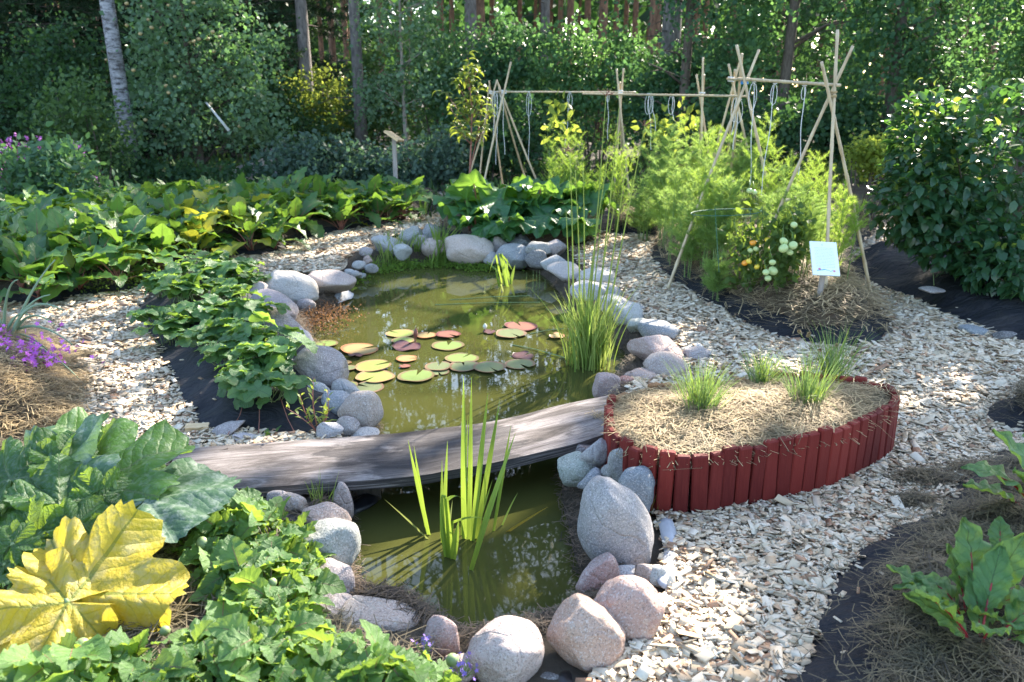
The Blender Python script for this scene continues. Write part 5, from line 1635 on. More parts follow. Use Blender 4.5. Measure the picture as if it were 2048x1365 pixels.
shoot('willow_shoot', 'small leafy willow shoot with reddish stem by the footbridge edge', 'sapling', (640,872), ((628,755,.02),(600,790,-.03),(655,780,.05),(570,815,-.05),(660,820,0)), 'shrubtip', .055, .018, 11)
shoot('weed_shoot', 'tiny weed with three leaves between footbridge and chips', 'weed', (540,880), ((530,868,0),(552,868,.02)), 'physalis', .05, .03, 4)
shoot('cabbage_seedling', 'single upright seedling growing through the fabric below the shrub', 'seedling', (1868,572), ((1866,532,0),), 'zucchinigrey', .12, .07, 4, zb=.14, prof=OVATE, stem='stem_pale')

# ================================================================== RAISED BED PLANTS
q = random.Random(63)
def chives(x, y, label, n, hpx, dry=0, heads=(), spread=40):
    c = G(x, y, .20); c.z = rbz(c.x, c.y); s = pxm(c); t = thing('chive_plant', label, 'chives', tuple(c), 'chive clumps in the raised bed')
    mbs = {'chive': MB(), 'grass': MB(), 'hay': MB()}
    for i in range(n):
        a = Vector((q.gauss(0, spread * s * .22), q.gauss(0, spread * s * .22), -.01)); H = hpx * s * q.uniform(.35, 1.0)
        l = Vector((a.x * 1.5 + q.gauss(0, .040), a.y * 1.5 + q.gauss(0, .040), 0))
        path = [a + l * u**1.6 + Vector((0, 0, H * (u - .12 * u**3))) for u in [k / 5 for k in range(6)]]
        w = .0031 * q.uniform(.7, 1.2); ang = q.uniform(0, PI)
        k = 'hay' if i < dry else q.choice(('chive', 'chive', 'grass'))
        if k == 'hay':
            l = l * 3 + Vector((q.gauss(0, .06), q.gauss(0, .06), 0)); path = [a + l * u**1.2 + Vector((0, 0, H * 1.2 * u * (1 - u))) for u in [k_ / 5 for k_ in range(6)]]
        mbs[k].blade(path, [w, w, w, w*.85, w*.6, w*.1], Vector((math.cos(ang), math.sin(ang), 0)), 0, .4)
    for k, b in mbs.items():
        if b.v: o = b.build('leaves' if k != 'hay' else 'dry_leaves', M[k], t); o['kind'] = 'stuff'
    for (hx, hy) in heads:
        b = D(hx, hy, c.y + q.uniform(-.06, .06)) - c; mb = MB(); mb.tube([(0, 0, 0), b * .5 + Vector((0, .01, .01)), b], [.0016, .0014, .0011], 4)
        mb.build('stem', M['reed'], t)
        n_ = 60; d = randdir(n_); X, Y, Z = frames(d, randdir(n_)); V, F = scatter(LEAF4[0] * [.5, 1, 1], LEAF4[1], np.tile(np.array(b), (n_, 1)), X, Y, Z, np.full(n_, .012))
        o = obj('seed_head', npmesh('seed_head', V, F), t, M['hay']); o['kind'] = 'stuff'
    return t
chives(1398,848,'front left chive clump, wide and bright green, with dry seed heads beside it', 330, 135, 30, ((1386,728),(1432,728),(1446,738),(1462,748),(1392,790)), 60)
chives(1520,788,'compact rear chive clump in the middle of the raised bed', 220, 105, 10, (), 45)
chives(1612,832,'front right chive clump with bent bleached leaves trailing to the rim', 260, 145, 45, ((1640,700),), 60)
chives(1660,772,'tallest rear chive clump with seed stalks, nearest the black fabric', 190, 150, 8, ((1598,664),(1616,672),(1618,668),(1674,690)), 55)
# bleached bent leaves
mb = MB()
for (pts) in (((1640,790),(1590,800),(1588,845),(1588,872)),((1635,795),(1672,815),(1668,840),(1650,862)),((1690,838),(1710,850),(1724,880),(1736,888)),((1640,800),(1655,870),(1672,885),(1668,896))):
    P_ = [D(x, y, G(1612,832,.2).y - .10 - .02 * i) for i, (x, y) in enumerate(pts)]
    sp_ = smooth_poly([(p.x, p.z) for p in P_], 5, False); ys = np.linspace(P_[0].y, P_[-1].y, len(sp_))
    mb.blade([Vector((a[0], yy, max(a[1], .235))) for a, yy in zip(sp_, ys)], [.004] * len(sp_), Vector((.6, .8, 0)), 0, .2)
o = mb.build('dry_leaf', M['irispale']); tag(o, 'bleached fallen chive leaves bent over the front rim of the raised bed', 'dry leaves', kind='stuff')
c = G(1195, 832, .08); n = 90; P = NR.normal(0, 1, (n, 2)) * [.03, .022] + [c.x, c.y]
strands('hay_tuft', P, .082 + NR.random(n) * .015, .03, .0022, M['hay'], 'small clump of hay lying on the footbridge')

# ================================================================== BAMBOO TRIPODS
def pole(mb, a, b, r0, r1, every=.24):
    L_ = (b - a).length; n = max(6, int(L_ / .045)); pts = []; rad = []
    bow = Vector((q.gauss(0, .006), q.gauss(0, .006), 0)) * L_
    off = q.random()
    for k in range(n + 1):
        u = k / n; pts.append(a + (b - a) * u + bow * math.sin(PI * u))
        ph = (u * L_ / every + off) % 1
        rad.append((r0 + (r1 - r0) * u) * (1.18 if ph < .045 / every else 1.0))
    mb.tube(pts, rad, 8)
def lash(c, axis, r, mat, parent, turns=7, h=.05):
    mb = MB(); ax = Vector(axis).normalized(); x = ax.cross(Vector((.3, 1, .2))).normalized(); y = ax.cross(x); P_ = []
    for k in range(turns * 8 + 1):
        a = k * PI / 4; u = k / (turns * 8) - .5
        P_.append(c + x * math.cos(a) * r + y * math.sin(a) * r + ax * (h * u * (1 if (k // 16) % 2 else -1) + q.uniform(-.003, .003)))
    mb.tube(P_, .0035, 5)
    return mb.build('lashing', M[mat], parent, True)
def tripod(label, apexpx, Y, legs, r=.011, mat='bamboo', lashm='twine', zbase=.1, extra=None):
    """legs: (tip px, base px, dY tip, dY base)"""
    A = D(apexpx[0], apexpx[1], Y)
    t = thing('bamboo_tripod', label, 'bamboo tripod', (A.x, A.y, zbase), 'bamboo tripods')
    o0 = Vector((A.x, A.y, zbase))
    for (tp, bp_, dt, db) in legs:
        a = D(bp_[0], bp_[1], Y + db); b = D(tp[0], tp[1], Y + dt)
        if a.z > zbase:                       # run the cane on into the bed
            a = b + (a - b) * ((b.z - zbase + .06) / (b.z - a.z))
        mb = MB(); pole(mb, a - o0, b - o0, r * 1.1, r * .9); mb.build('cane', M[mat], t, True)
    lash(A - o0, (0, 0, 1), r * 2.4, lashm, t)
    return A
g1 = G(1648, 640, .05)
A1 = tripod('nearest bamboo tripod, tallest, standing over the white sign', (1664,190), g1.y + .22, [((1675,60),(1648,640),.06,-.22),((1706,92),(1480,610),.10,.28),((1643,124),(1746,610),-.06,.24)], .0125, lashm='greywood' if False else 'hay')
A2 = tripod('bamboo tripod tied with blue twine at the joint', (1489,165), 7.0, [((1518,100),(1392,430),.10,-.25),((1473,90),(1532,360),-.1,-.2),((1484,108),(1462,300),.05,.5)], .0125, lashm='bluetwine')
A3 = tripod('thin bamboo tripod just behind the blue-tied one', (1462,160), 7.9, [((1457,128),(1492,280),0,0),((1484,108),(1440,270),.1,.2),((1470,140),(1455,290),0,.6)], .0115)
A4 = tripod('upright pair of bamboo canes rising from the fluffy dill', (1404,190), 9.0, [((1406,115),(1403,270),0,0),((1393,150),(1411,262),.1,.2),((1408,150),(1399,262),0,.5)], .0125)
A5 = tripod('bamboo canes crossing above the middle of the far crossbar', (1241,185), 10.3, [((1233,138),(1248,285),0,0),((1247,137),(1236,285),.1,.1),((1240,165),(1243,285),.1,.7)], .0125)
A6 = tripod('widely splayed bamboo tripod at the left end of the far crossbar', (1008,185), 10.4, [((1022,124),(972,350),0,-.2),((993,160),(1062,330),.1,.1),((998,176),(1040,316),0,.6)], .0125)
A7 = tripod('farthest bamboo tripod behind the slender plum sapling', (982,186), 11.2, [((994,160),(938,345),0,-.2),((978,172),(960,350),.1,0),((978,162),(1000,330),0,.5)], .0115)
def bar(a, b, label, r=.011):
    mb = MB(); pole(mb, a, b, r, r * .9); tag(mb.build('bamboo_pole', M['bamboo'], None, True), label, 'bamboo pole')
bar(D(1476,158,7.0), D(1680,171,g1.y + .20), 'sagging bamboo crossbar from the nearest tripod to the blue-tied one', .0125)
bar(D(992,184,10.42), D(1272,185,10.28), 'left bamboo crossbar over the far asparagus')
bar(D(1166,188,10.30), D(1496,193,7.15), 'right bamboo crossbar running forward to the blue-tied tripod')
bar(D(1478,160,7.05), D(1455,158,7.95), 'short bamboo crosspiece joining the blue-tied tripod to the one behind')
# hanging twine
def twine(px, y0, y1, Y, label, loop=.06, drift=0):
    a = D(px, y0, Y); b = D(px + drift, y1, Y); mb = MB()
    pts = [a + (b - a) * u + Vector((.006 * math.sin(9 * u + px), 0, 0)) for u in [k / 14 for k in range(15)]]
    mb.tube(pts, .0032, 4)
    lp = [a + Vector((math.sin(k * PI / 5) * min(loop, .2) * .16, .004, -loop * .5 + math.cos(k * PI / 5) * loop * .5)) for k in range(11)]
    mb.tube(lp, .0026, 4)
    lp = [a + Vector((math.sin(k * PI / 4) * .016, math.cos(k * PI / 4) * .016, 0.002)) for k in range(9)]
    mb.tube(lp, .003, 4)
    tag(mb.build('twine', M['twine']), label, 'twine', 'twine hanging from the crossbars')
yb = lambda x: 7.0 + (g1.y + .2 - 7.0) * (x - 1476) / 204
for (x, y0, y1, Y, lab, lp, dr) in ((1550,168,390,yb(1550),'long white twine with a loop, left of the sagging crossbar\'s middle',.16,-28),(1609,172,350,yb(1609),'white twine hanging nearest the front tripod',.10,-12),
     (1508,165,370,yb(1508),'white twine with a big loop right beside the blue twine',.22,-8),(1480,200,300,7.3,'white twine under the blue-tied joint, left strand',.20,-14),(1472,195,270,7.6,'white twine behind the blue-tied tripod',.22,-8),
     (1344,190,240,8.6,'short looped twine on the right far crossbar',.20,2),(1297,188,300,9.1,'twine with double strands over the rear dill',.22,6),(1216,187,280,9.8,'thin twine just left of the middle canes',.1,0),(1140,185,300,10.35,'white twine over the tallest asparagus',.20,-10),
     (1058,184,320,10.38,'knotted twine right of the left tripod',.30,0),(1005,184,310,10.4,'left tripod twine, right strand',.1,4),(996,184,330,10.42,'left tripod twine, middle strand',.2,-4),(990,184,280,10.42,'left tripod twine, left strand',.3,-3),(1302,190,262,9.05,'second twine beside the double-stranded one',.2,10)):
    twine(x, y0, y1, Y, lab, lp, dr)

# white sign on its post
def sign():
    base = G(1638, 606, BEDS['tomato']['z'](*G(1638, 606, .2).xy)); Y = base.y
    c = D(1649, 518, Y + .02)
    t = thing('information_sign', 'white printed sign tilted on a grey post inside the nearest tripod', 'sign', (base.x, base.y, base.z - .08))
    o0 = t.location.copy()
    mb = MB(); top = D(1645, 540, Y + .035)
    V = base + Vector((0, 0, -.08)) - o0
    ax = (top - base).normalized()
    mb.box((V + (top - o0)) / 2, (.030, .026, (top - base).length + .1), Matrix.Rotation(math.atan2(ax.x, ax.z), 3, 'Y')); mb.build('post', M['greywood'], t)
    s = pxm(c); W, H = 54 * s, 64 * s / .86
    R = Matrix.Rotation(-math.radians(40), 3, 'X') @ Matrix.Rotation(-.06, 3, 'Z')
    R = Matrix.Rotation(.05, 3, 'Z') @ Matrix.Rotation(math.radians(90 - 38), 3, 'X') @ Matrix.Rotation(-.07, 3, 'Z')
    sgn = bpy.data.objects.new('board', None)
    mb = MB(); mb.box((0, 0, 0), (W, H, .012)); b = mb.build('board', M['paper'], t)
    b.matrix_local = Matrix.Translation(c - o0) @ R.to_4x4()
    bpy.data.objects.remove(sgn)
    # rows of fine print (too small to read in the photo), heading mark and the little picture
    mb = MB(); z = .0068
    def quad(x0, y0, x1, y1, th, m):
        d = Vector((x1 - x0, y1 - y0, 0)); n_ = Vector((-d.y, d.x, 0)).normalized() * th / 2
        mb.add([(x0 - n_.x, y0 - n_.y, z), (x1 - n_.x, y1 - n_.y, z), (x1 + n_.x, y1 + n_.y, z), (x0 + n_.x, y0 + n_.y, z)], [(0, 1, 2, 3)], None, m)
    quad(-W*.09, H*.43, -W*.055, H*.38, .0018, 0); quad(-W*.02, H*.43, -W*.055, H*.375, .0018, 0)
    for r in range(14):
        y = H * (.31 - r * .044); x = -W * .36
        while x < W * .34:
            l = q.uniform(.03, .10) * W; x2 = min(x + l, W * .36); quad(x, y, x2, y, .0016, 0); x = x2 + .012 * W
    for k in range(12):
        a0, a1 = k * PI / 6, (k + 1) * PI / 6
        for (cx, cy, rr, m) in ((-.24, -.325, .055, 1), (.30, -.37, .05, 1)):
            mb.add([(cx*W, cy*H, z), ((cx + rr*math.cos(a0))*W, (cy + rr*.6*math.sin(a0))*H, z), ((cx + rr*math.cos(a1))*W, (cy + rr*.6*math.sin(a1))*H, z)], [(0, 1, 2)], None, m)
    quad(-.34*W, -.37*H, -.02*W, -.33*H, .006, 2); quad(.05*W, -.34*H, .18*W, -.385*H, .003, 2); quad(.18*W, -.385*H, .27*W, -.33*H, .003, 2); quad(-.02*W, -.33*H, .05*W, -.36*H, .003, 2)
    p = mb.build('print', [M['ink'], M['inkred'], M['inkblue']], b); p['kind'] = 'stuff'
sign()
# second sign seen from the side
c = G(792, 356, .3); Yp = 11.6
t = thing('information_sign', 'distant sign with a slanted pale wooden board on a post behind the beets', 'sign', (D(790,356,Yp).x, Yp, 0))
o0 = t.location.copy()
a = D(792, 370, Yp); b = D(788, 278, Yp)
mb = MB(); mb.box(((a.x+b.x)/2 - o0.x, 0, b.z/2), (.06, .05, b.z)); mb.build('post', M['greywood'], t)
mb = MB(); L_ = .24
mb.box(D(788, 273, Yp) - o0, (.23, .36, .03), Matrix.Rotation(math.radians(34), 3, 'Y') @ Matrix.Rotation(math.radians(-8), 3, 'Z')); mb.build('board', M['palewood'], t)

# ================================================================== ASPARAGUS, DILL, TOMATOES
q = random.Random(71)
HAIR = (np.array([(-.03, 0, 0), (.03, 0, 0), (0, 1, 0.02)]), np.array([(0, 1, 2)]))
def feathery(name, label, cat, x, y, Y, hpx, wpx, nst, mat, nf=260, hair=.030, top=.55, bush=1.0, group=None, droop=.2, hw=1.0):
    """ferny plant: stems with whorls of fine threads; (x,y) = px of the plant's top middle at depth Y"""
    topp = D(x, y, Y); s = pxm(topp); z0 = BEDS['tomato']['z'](topp.x, Y) if inside(BEDS['tomato']['poly'], np.array([(topp.x, Y)]))[0] else 0
    H = topp.z - z0; t = thing(name, label, cat, (topp.x, Y, z0), group); W = wpx * s / 2
    mb = MB(); PP = []; DD = []
    for i in range(nst):
        a = Vector((q.gauss(0, W * .2), q.gauss(0, W * .2), 0)); l = Vector((q.gauss(0, W * .42), q.gauss(0, W * .42), 0)); hh = H * q.uniform(.72, 1.0)
        path = [a + l * u**1.5 + Vector((0, 0, hh * u)) for u in [k / 6 for k in range(7)]]
        mb.tube(path, [.0045 * (1 - .8 * k / 6) for k in range(7)], 4)
        nb = int(12 * bush)
        for k in range(nb):
            u = q.uniform(.22, 1.0); p = path[min(5, int(u * 6))].lerp(path[min(6, int(u * 6) + 1)], (u * 6) % 1)
            az = q.uniform(0, 6.28); L2 = q.uniform(.4, 1.0) * W * .75 * (1.25 - u) * 1.2 + .05
            d = Vector((math.cos(az), math.sin(az), top)).normalized()
            e = p + d * L2 + Vector((0, 0, -droop * L2 * L2))
            for m_ in range(int(nf / 12)):
                w_ = q.random(); PP.append(p.lerp(e, w_ ** .7)); DD.append(d * .9 + Vector((q.gauss(0, .75), q.gauss(0, .75), q.gauss(.25, .6))))
    P_ = np.array([tuple(p) for p in PP]); d = np.array([tuple(p) for p in DD])
    X, Y_, Z = frames(d, randdir(len(P_)))
    V, F = scatter(HAIR[0] * [hw, 1, 1], HAIR[1], P_, X, Y_, Z, hair * NR.uniform(.5, 1.3, len(P_)))
    o = obj('foliage', npmesh('foliage', V, F), t, M[mat]); o['kind'] = 'stuff'
    mb.build('stem', M['stem_green'], t)
AS = [ # x,y(top),Y,h,w,stems,kind,label
 (1120,285,9.6,0,90,7,'asparagus','low asparagus behind the left of the rhubarb'),(1160,215,9.8,0,110,8,'asparagus','tallest asparagus at the back, under the left crossbar'),(1100,250,10.2,0,90,7,'asparagus','asparagus between the splayed tripod and the knotted twine'),
 (1235,270,9.4,0,90,9,'asparagus','upright yellow-green asparagus under the crossing canes'),(1180,320,9.0,0,100,7,'asparagus','asparagus right behind the rhubarb leaves'),
 (1300,320,8.9,0,110,8,'dill','soft grey-green dill left of the canes, near the path'),(1345,240,8.4,0,130,10,'dill','tall feathery dill rising highest beside the upright pair of canes'),(1335,290,8.2,0,110,9,'dill','feathery dill over the left edge of the hay bed'),
 (1430,225,8.0,0,110,7,'asparagus','asparagus between the upright canes and the blue-tied tripod'),(1380,300,7.2,0,120,9,'dill','dense dill in the middle of the bed'),(1420,340,6.7,0,110,8,'asparagus','bright asparagus behind the slanting cane'),
 (1500,235,7.6,0,110,8,'dill','dill hazy behind the blue-tied tripod'),(1535,200,7.4,0,60,5,'asparagus','tall asparagus spikes right of the blue-tied tripod'),(1450,380,6.6,0,90,8,'dill','round green dill bush in front, left of the tomatoes'),
 (1390,410,6.8,0,95,8,'dill','dark shaded dill at the front left of the bed'),(1460,330,6.6,0,90,7,'dill','dill crossing behind the tomato cage'),(1590,340,6.2,0,110,9,'dill','bright sunlit dill bush behind the sign'),
 (1560,290,6.8,0,110,9,'asparagus','sunlit asparagus behind the slanting cane of the nearest tripod'),(1650,320,6.3,0,110,9,'asparagus','sunlit asparagus spreading behind the nearest tripod'),(1690,360,5.9,0,80,7,'asparagus','asparagus drooping over the right side of the hay bed'),
 (1625,375,5.9,0,90,8,'dill','airy pale dill just above the white sign'),(1440,505,6.15,0,50,5,'dill','smallest dill tuft low at the edge of the black fabric'),(1400,255,8.3,0,120,9,'dill','dill rising behind the dense middle dill'),(1465,285,7.6,0,110,9,'dill','dill right under the sagging strands of the blue-tied tripod'),(1600,300,6.9,0,110,9,'asparagus','sunlit asparagus at the back, left of the nearest tripod'),(1345,345,7.9,0,100,8,'asparagus','asparagus at the path side, left of the slanting cane'),(1290,385,9.0,0,70,6,'dill','low dill at the left end of the hay bed')]
for (x, y, Y, h, w, n, k, lab) in AS:
    lab = lab.replace('asparagus', 'feathery asparagus') if 'feathery' not in lab else lab
    nfx = 900 if Y > 8.5 else 1200
    feathery(k + '_plant', lab, k, x, y, Y, h, w, n, k, nfx if k == 'dill' else int(nfx*.9), 0.042 if k == 'dill' else .034, .5 if k == 'dill' else 1.0, 1.5 if k == 'dill' else 1.4, k + ' plants in the tall bed', hw=1.15 if Y < 8 else 1.5)
# brownish undergrowth / weeds on the bed come from the hay strands
def tomato_mesh(r):
    bm = bmesh.new(); bmesh.ops.create_uvsphere(bm, u_segments=14, v_segments=9, radius=r)
    for v in bm.verts:
        a = math.atan2(v.co.y, v.co.x); v.co.z *= .86
        f = 1 - .18 * max(0, v.co.z / r) ** 3; v.co.x *= 1 + .025 * math.cos(5 * a); v.co.y *= 1 + .025 * math.cos(5 * a); v.co.z *= f
    me = bpy.data.meshes.new('tomato'); bm.to_mesh(me); bm.free()
    for p in me.polygons: p.use_smooth = True
    return me
tom_me = {}
for m_ in ('tomato_green', 'tomato_orange', 'tomato_yellow'):
    me = tomato_mesh(.03); me.materials.append(M[m_]); tom_me[m_] = me
def tomato(label, x, ytop, Y, fruits, n=420, wpx=90):
    tp = D(x, ytop, Y); z0 = BEDS['tomato']['z'](tp.x, Y); s = pxm(tp)
    t = thing('tomato_plant', label, 'tomato plant', (tp.x, Y, z0)); mb = MB(); H = tp.z - z0; cs = []
    for i in range(6):
        e = Vector((q.gauss(0, wpx * s * .28), q.gauss(0, .1), H * q.uniform(.5, 1)))
        path = [e * u + Vector((0, 0, .05 * math.sin(PI * u))) for u in [k / 5 for k in range(6)]]
        mb.tube(path, [.006 * (1 - .6 * k / 5) for k in range(6)], 5); cs += [tuple(p) for p in path[1:]]
    for (fx, fy, r, m_) in fruits:
        p = D(fx, fy, Y - q.uniform(.12, .2)) - t.location
        o = inst('tomato', tom_me[m_], t, p, rz=(q.gauss(0,.4), q.gauss(0,.4), q.uniform(0,6)), sc=r * s / .03)
        mb.tube([p + Vector((0, 0, r * s * .7)), p + Vector((q.uniform(-.01,.01), .05, r * s + .05)), Vector((p.x * .6, p.y * .3, min(p.z + .1, H)))], [.002, .0025, .003], 4)
    mb.build('stem', M['stem_green'], t, True)
    P_ = np.array(cs)[NR.integers(0, len(cs), n)] + NR.normal(0, .05, (n, 3)); P_ = P_[P_[:, 2] > .03]; n = len(P_)
    X, Y_, Z = frames(randdir(n, -.6), randdir(n, .6))
    V, F = scatter(LEAF6[0], LEAF6[1], P_, X, Y_, Z, NR.uniform(.04, .085, n))
    o = obj('leaves', npmesh('leaves', V, F), t, M['tomato_leaf']); o['kind'] = 'stuff'
tomato('tomato plant hung with pale green tomatoes beside the slanting cane', 1575, 420, 5.75, [(1568,483,9,'tomato_green'),(1567,497,10,'tomato_green'),(1586,491,9,'tomato_green'),(1580,505,7,'tomato_green'),(1546,542,10,'tomato_green'),(1532,545,7,'tomato_green'),(1536,557,7,'tomato_green'),(1545,525,7,'tomato_green'),(1588,450,7,'tomato_green')], 480)
tomato('tomato plant with ripening orange tomatoes behind the slanting cane', 1510, 400, 5.95, [(1506,486,7,'tomato_orange'),(1512,498,6,'tomato_green'),(1501,501,6,'tomato_green'),(1490,526,7,'tomato_orange'),(1498,523,6,'tomato_yellow'),(1514,534,6,'tomato_yellow'),(1535,480,6,'tomato_yellow'),(1499,382,6,'tomato_green'),(1509,385,6,'tomato_green')], 380)
# wire support
mb = MB()
for x in (1430,1500,1524):
    mb.tube([D(x + 8, 545, 5.9), D(x, 415, 5.9)], .0035, 5)
cw = D(1452, 425, 5.95); mb.tube([cw + Vector((.26 * math.cos(a), .16 * math.sin(a), .012 * math.cos(a))) for a in [k * PI / 10 for k in range(21)]], .0035, 5)
tag(mb.build('wire_support', M['wire']), 'green wire plant support ring around the front dill', 'plant support')
# pumpkin-like leaves climbing at the back
tagc = np.array([tuple(D(x, y, 9.3)) for x, y in [(1370,235),(1330,245),(1310,260),(1340,270),(1120,215),(1110,240),(1120,270)]])
o = leafcloud('climbing_beans', None, tagc, 150, (.10,.10,.10), .11, 'leaf_plum', tmpl=LEAF6, zb=.5); o['kind'] = 'stuff'
tag(o, 'broad yellow-green bean leaves behind the feathery plants', 'beans')

# ================================================================== LEAFY SHRUB ON THE RIGHT
q = random.Random(83)
sh_me = [arch_leaf('leaf', .012, q.uniform(.085,.11), q.uniform(.048,.060), PI/2 - .3, PI/2 + q.uniform(.35,.9), LANCE if q.random() < .2 else (lambda v: max(.02, math.sin(PI * v ** .62) ** .85)), ['shrub', 'stem_green'], q, .001, .3, .08, .0, 7, 2) for _ in range(6)]
tip_me = [arch_leaf('leaf', .012, .085, .042, .5, PI/2 + q.uniform(.1,.5), (lambda v: max(.02, math.sin(PI * v ** .62) ** .85)), ['shrubtip', 'stem_green'], q, .001, .35, .08, .0, 7, 2) for _ in range(3)]
sc_ = D(1960, 560, 6.3); sb_ = Vector((sc_.x, 6.35, .12))
t = thing('leafy_shrub', 'big rounded shrub with dark pointed leaves and yellow-green tips at the right', 'shrub', tuple(sb_))
SHC = [(1965,400,6.4,.60,.5,.55),(1880,340,6.4,.42,.4,.48),(1990,290,6.5,.55,.5,.48),(2060,390,6.4,.6,.5,.58),(1835,410,6.4,.34,.35,.32),(1915,465,6.3,.40,.35,.30),(2030,520,6.0,.42,.35,.27),(1850,270,6.6,.25,.3,.32),(2100,540,5.8,.4,.35,.28)]
SHN = []
for k in range(60000):
    x, y, Y, a, b, c_ = q.choice(SHC); C0 = D(x, y, Y)
    v = Vector((q.gauss(0,1), q.gauss(0,1), q.gauss(0,1))).normalized(); r = q.uniform(.55, 1.0) ** .5
    p = C0 + Vector((v.x * a * r, v.y * b * r, v.z * c_ * r))
    if p.z < .08: continue
    SHN.append((p, v, r))
    if len(SHN) > 5200: break
mb = MB(); nobj = 0
SHN.sort(key=lambda e: e[0].y - (0.6 if e[2] > .85 else 0))
for i, (p, v, r) in enumerate(SHN):
    if nobj < 300 and i % 5 == 0 and r > .8 and v.y < .3:
        az = math.atan2(v.y, v.x) + q.gauss(0, .7); top = v.z > .35
        inst('leaf', q.choice(tip_me if top and q.random() < .6 else sh_me), t, p - sb_, rz=(q.gauss(0,.35), q.gauss(.3 if not top else -.2, .3), az), sc=q.uniform(.7, 1.15)); nobj += 1
PP = np.array([tuple(p) for p, v, r in SHN]); VV = np.array([tuple(v) for p, v, r in SHN])
d = unit(VV * .8 + randdir(len(PP)) * .7 + np.array([0, 0, -.35])); nn = unit(VV * .5 + randdir(len(PP)) * .4 + np.array([0, 0, .8]))
X, Y_, Z = frames(d, nn); V, F = scatter(LEAF6[0] * [1.1, 1, 1], LEAF6[1], PP - np.array(sb_), X, Y_, Z, NR.uniform(.06, .115, len(PP)))
o = obj('foliage', npmesh('foliage', V, F), t, M['shrubfill']); o['kind'] = 'stuff'
mb = MB()
for k in range(26):
    p, v, r = q.choice(SHN); e = p - sb_
    mb.tube([Vector((q.gauss(0,.08), q.gauss(0,.08), 0)), e * .5 + Vector((0, 0, .1)), e], [.010, .007, .003], 5)
mb.build('stem', M['stem_dark'], t, True)
# upright yellow-green shoots on top of the shrub
for (x, y, lab) in ((1828,172,0),(1870,175,0),(1905,165,0),(1960,160,0),(2010,170,0),(1800,250,0),(1825,215,0)):
    e = D(x, y, 6.3) - sb_; 
    for k in range(9):
        p = e * (1 - .03 * k) + Vector((0, 0, -.03 * k)); inst('leaf', q.choice(tip_me), t, p, rz=(q.gauss(0,.3), q.gauss(-.1,.3), k * 2.4), sc=q.uniform(.7, 1.1))

# slender plum sapling: twin stems, a narrow crown of drooping leaves
Yp = 10.7; c = G(936, 430, .05); c = D(932, 400, Yp); c.z = 0.0
t = thing('plum_sapling', 'slender young plum tree with drooping yellow-green leaves and twin stems', 'sapling', tuple(c))
lm = [arch_leaf('leaf', .015, q.uniform(.13, .17), q.uniform(.042, .055), 1.0, q.uniform(2.3, 2.9), LANCE, ['shrubtip', 'stem_pink'], q, .0014, .25, .10, 0, 7, 1) for _ in range(5)]
mb = MB(); LP = []
main = [D(x, y, Yp) - c for x, y in ((934,470),(938,380),(942,290),(944,220),(938,160),(935,115))]; main[0].z = -.05
mb.tube(main, [.016, .014, .012, .010, .006, .003], 6)
m2 = [D(x, y, Yp + .05) - c for x, y in ((922,470),(934,370),(951,290),(962,230))]; m2[0].z = -.05
mb.tube(m2, [.010, .009, .007, .004], 5)
LP += [main[3].lerp(main[4], k / 7) for k in range(8)] + [main[4].lerp(main[5], k / 7) for k in range(8)]
for (x, y, fx, fy) in ((890,185,942,250),(900,215,942,275),(912,160,940,215),(968,200,944,250),(980,225,951,290),(985,215,950,270),(925,140,938,180),(955,135,938,180),(962,165,942,215),(905,245,944,290),(970,255,951,290),(925,200,942,240),(955,200,944,235),(925,265,942,290)):
    a = D(fx, fy, Yp) - c; e = D(x, y, Yp + q.uniform(-.25, .25)) - c; m_ = a.lerp(e, .5) + Vector((0, 0, -.02))
    mb.tube([a, m_, e], [.006, .004, .002], 4); LP += [a.lerp(e, u) for u in (.3, .42, .54, .66, .78, .9, 1.0)]
mb.build('stem', M['stem_pink'], t, True)
for k, p in enumerate(LP):
    for j in range(2):
        inst('leaf', q.choice(lm), t, p + Vector((q.gauss(0, .015), q.gauss(0, .015), q.gauss(0, .015))), rz=(q.gauss(0,.3), q.gauss(0,.3), q.uniform(0, 6.28)), sc=q.uniform(.7, 1.2))
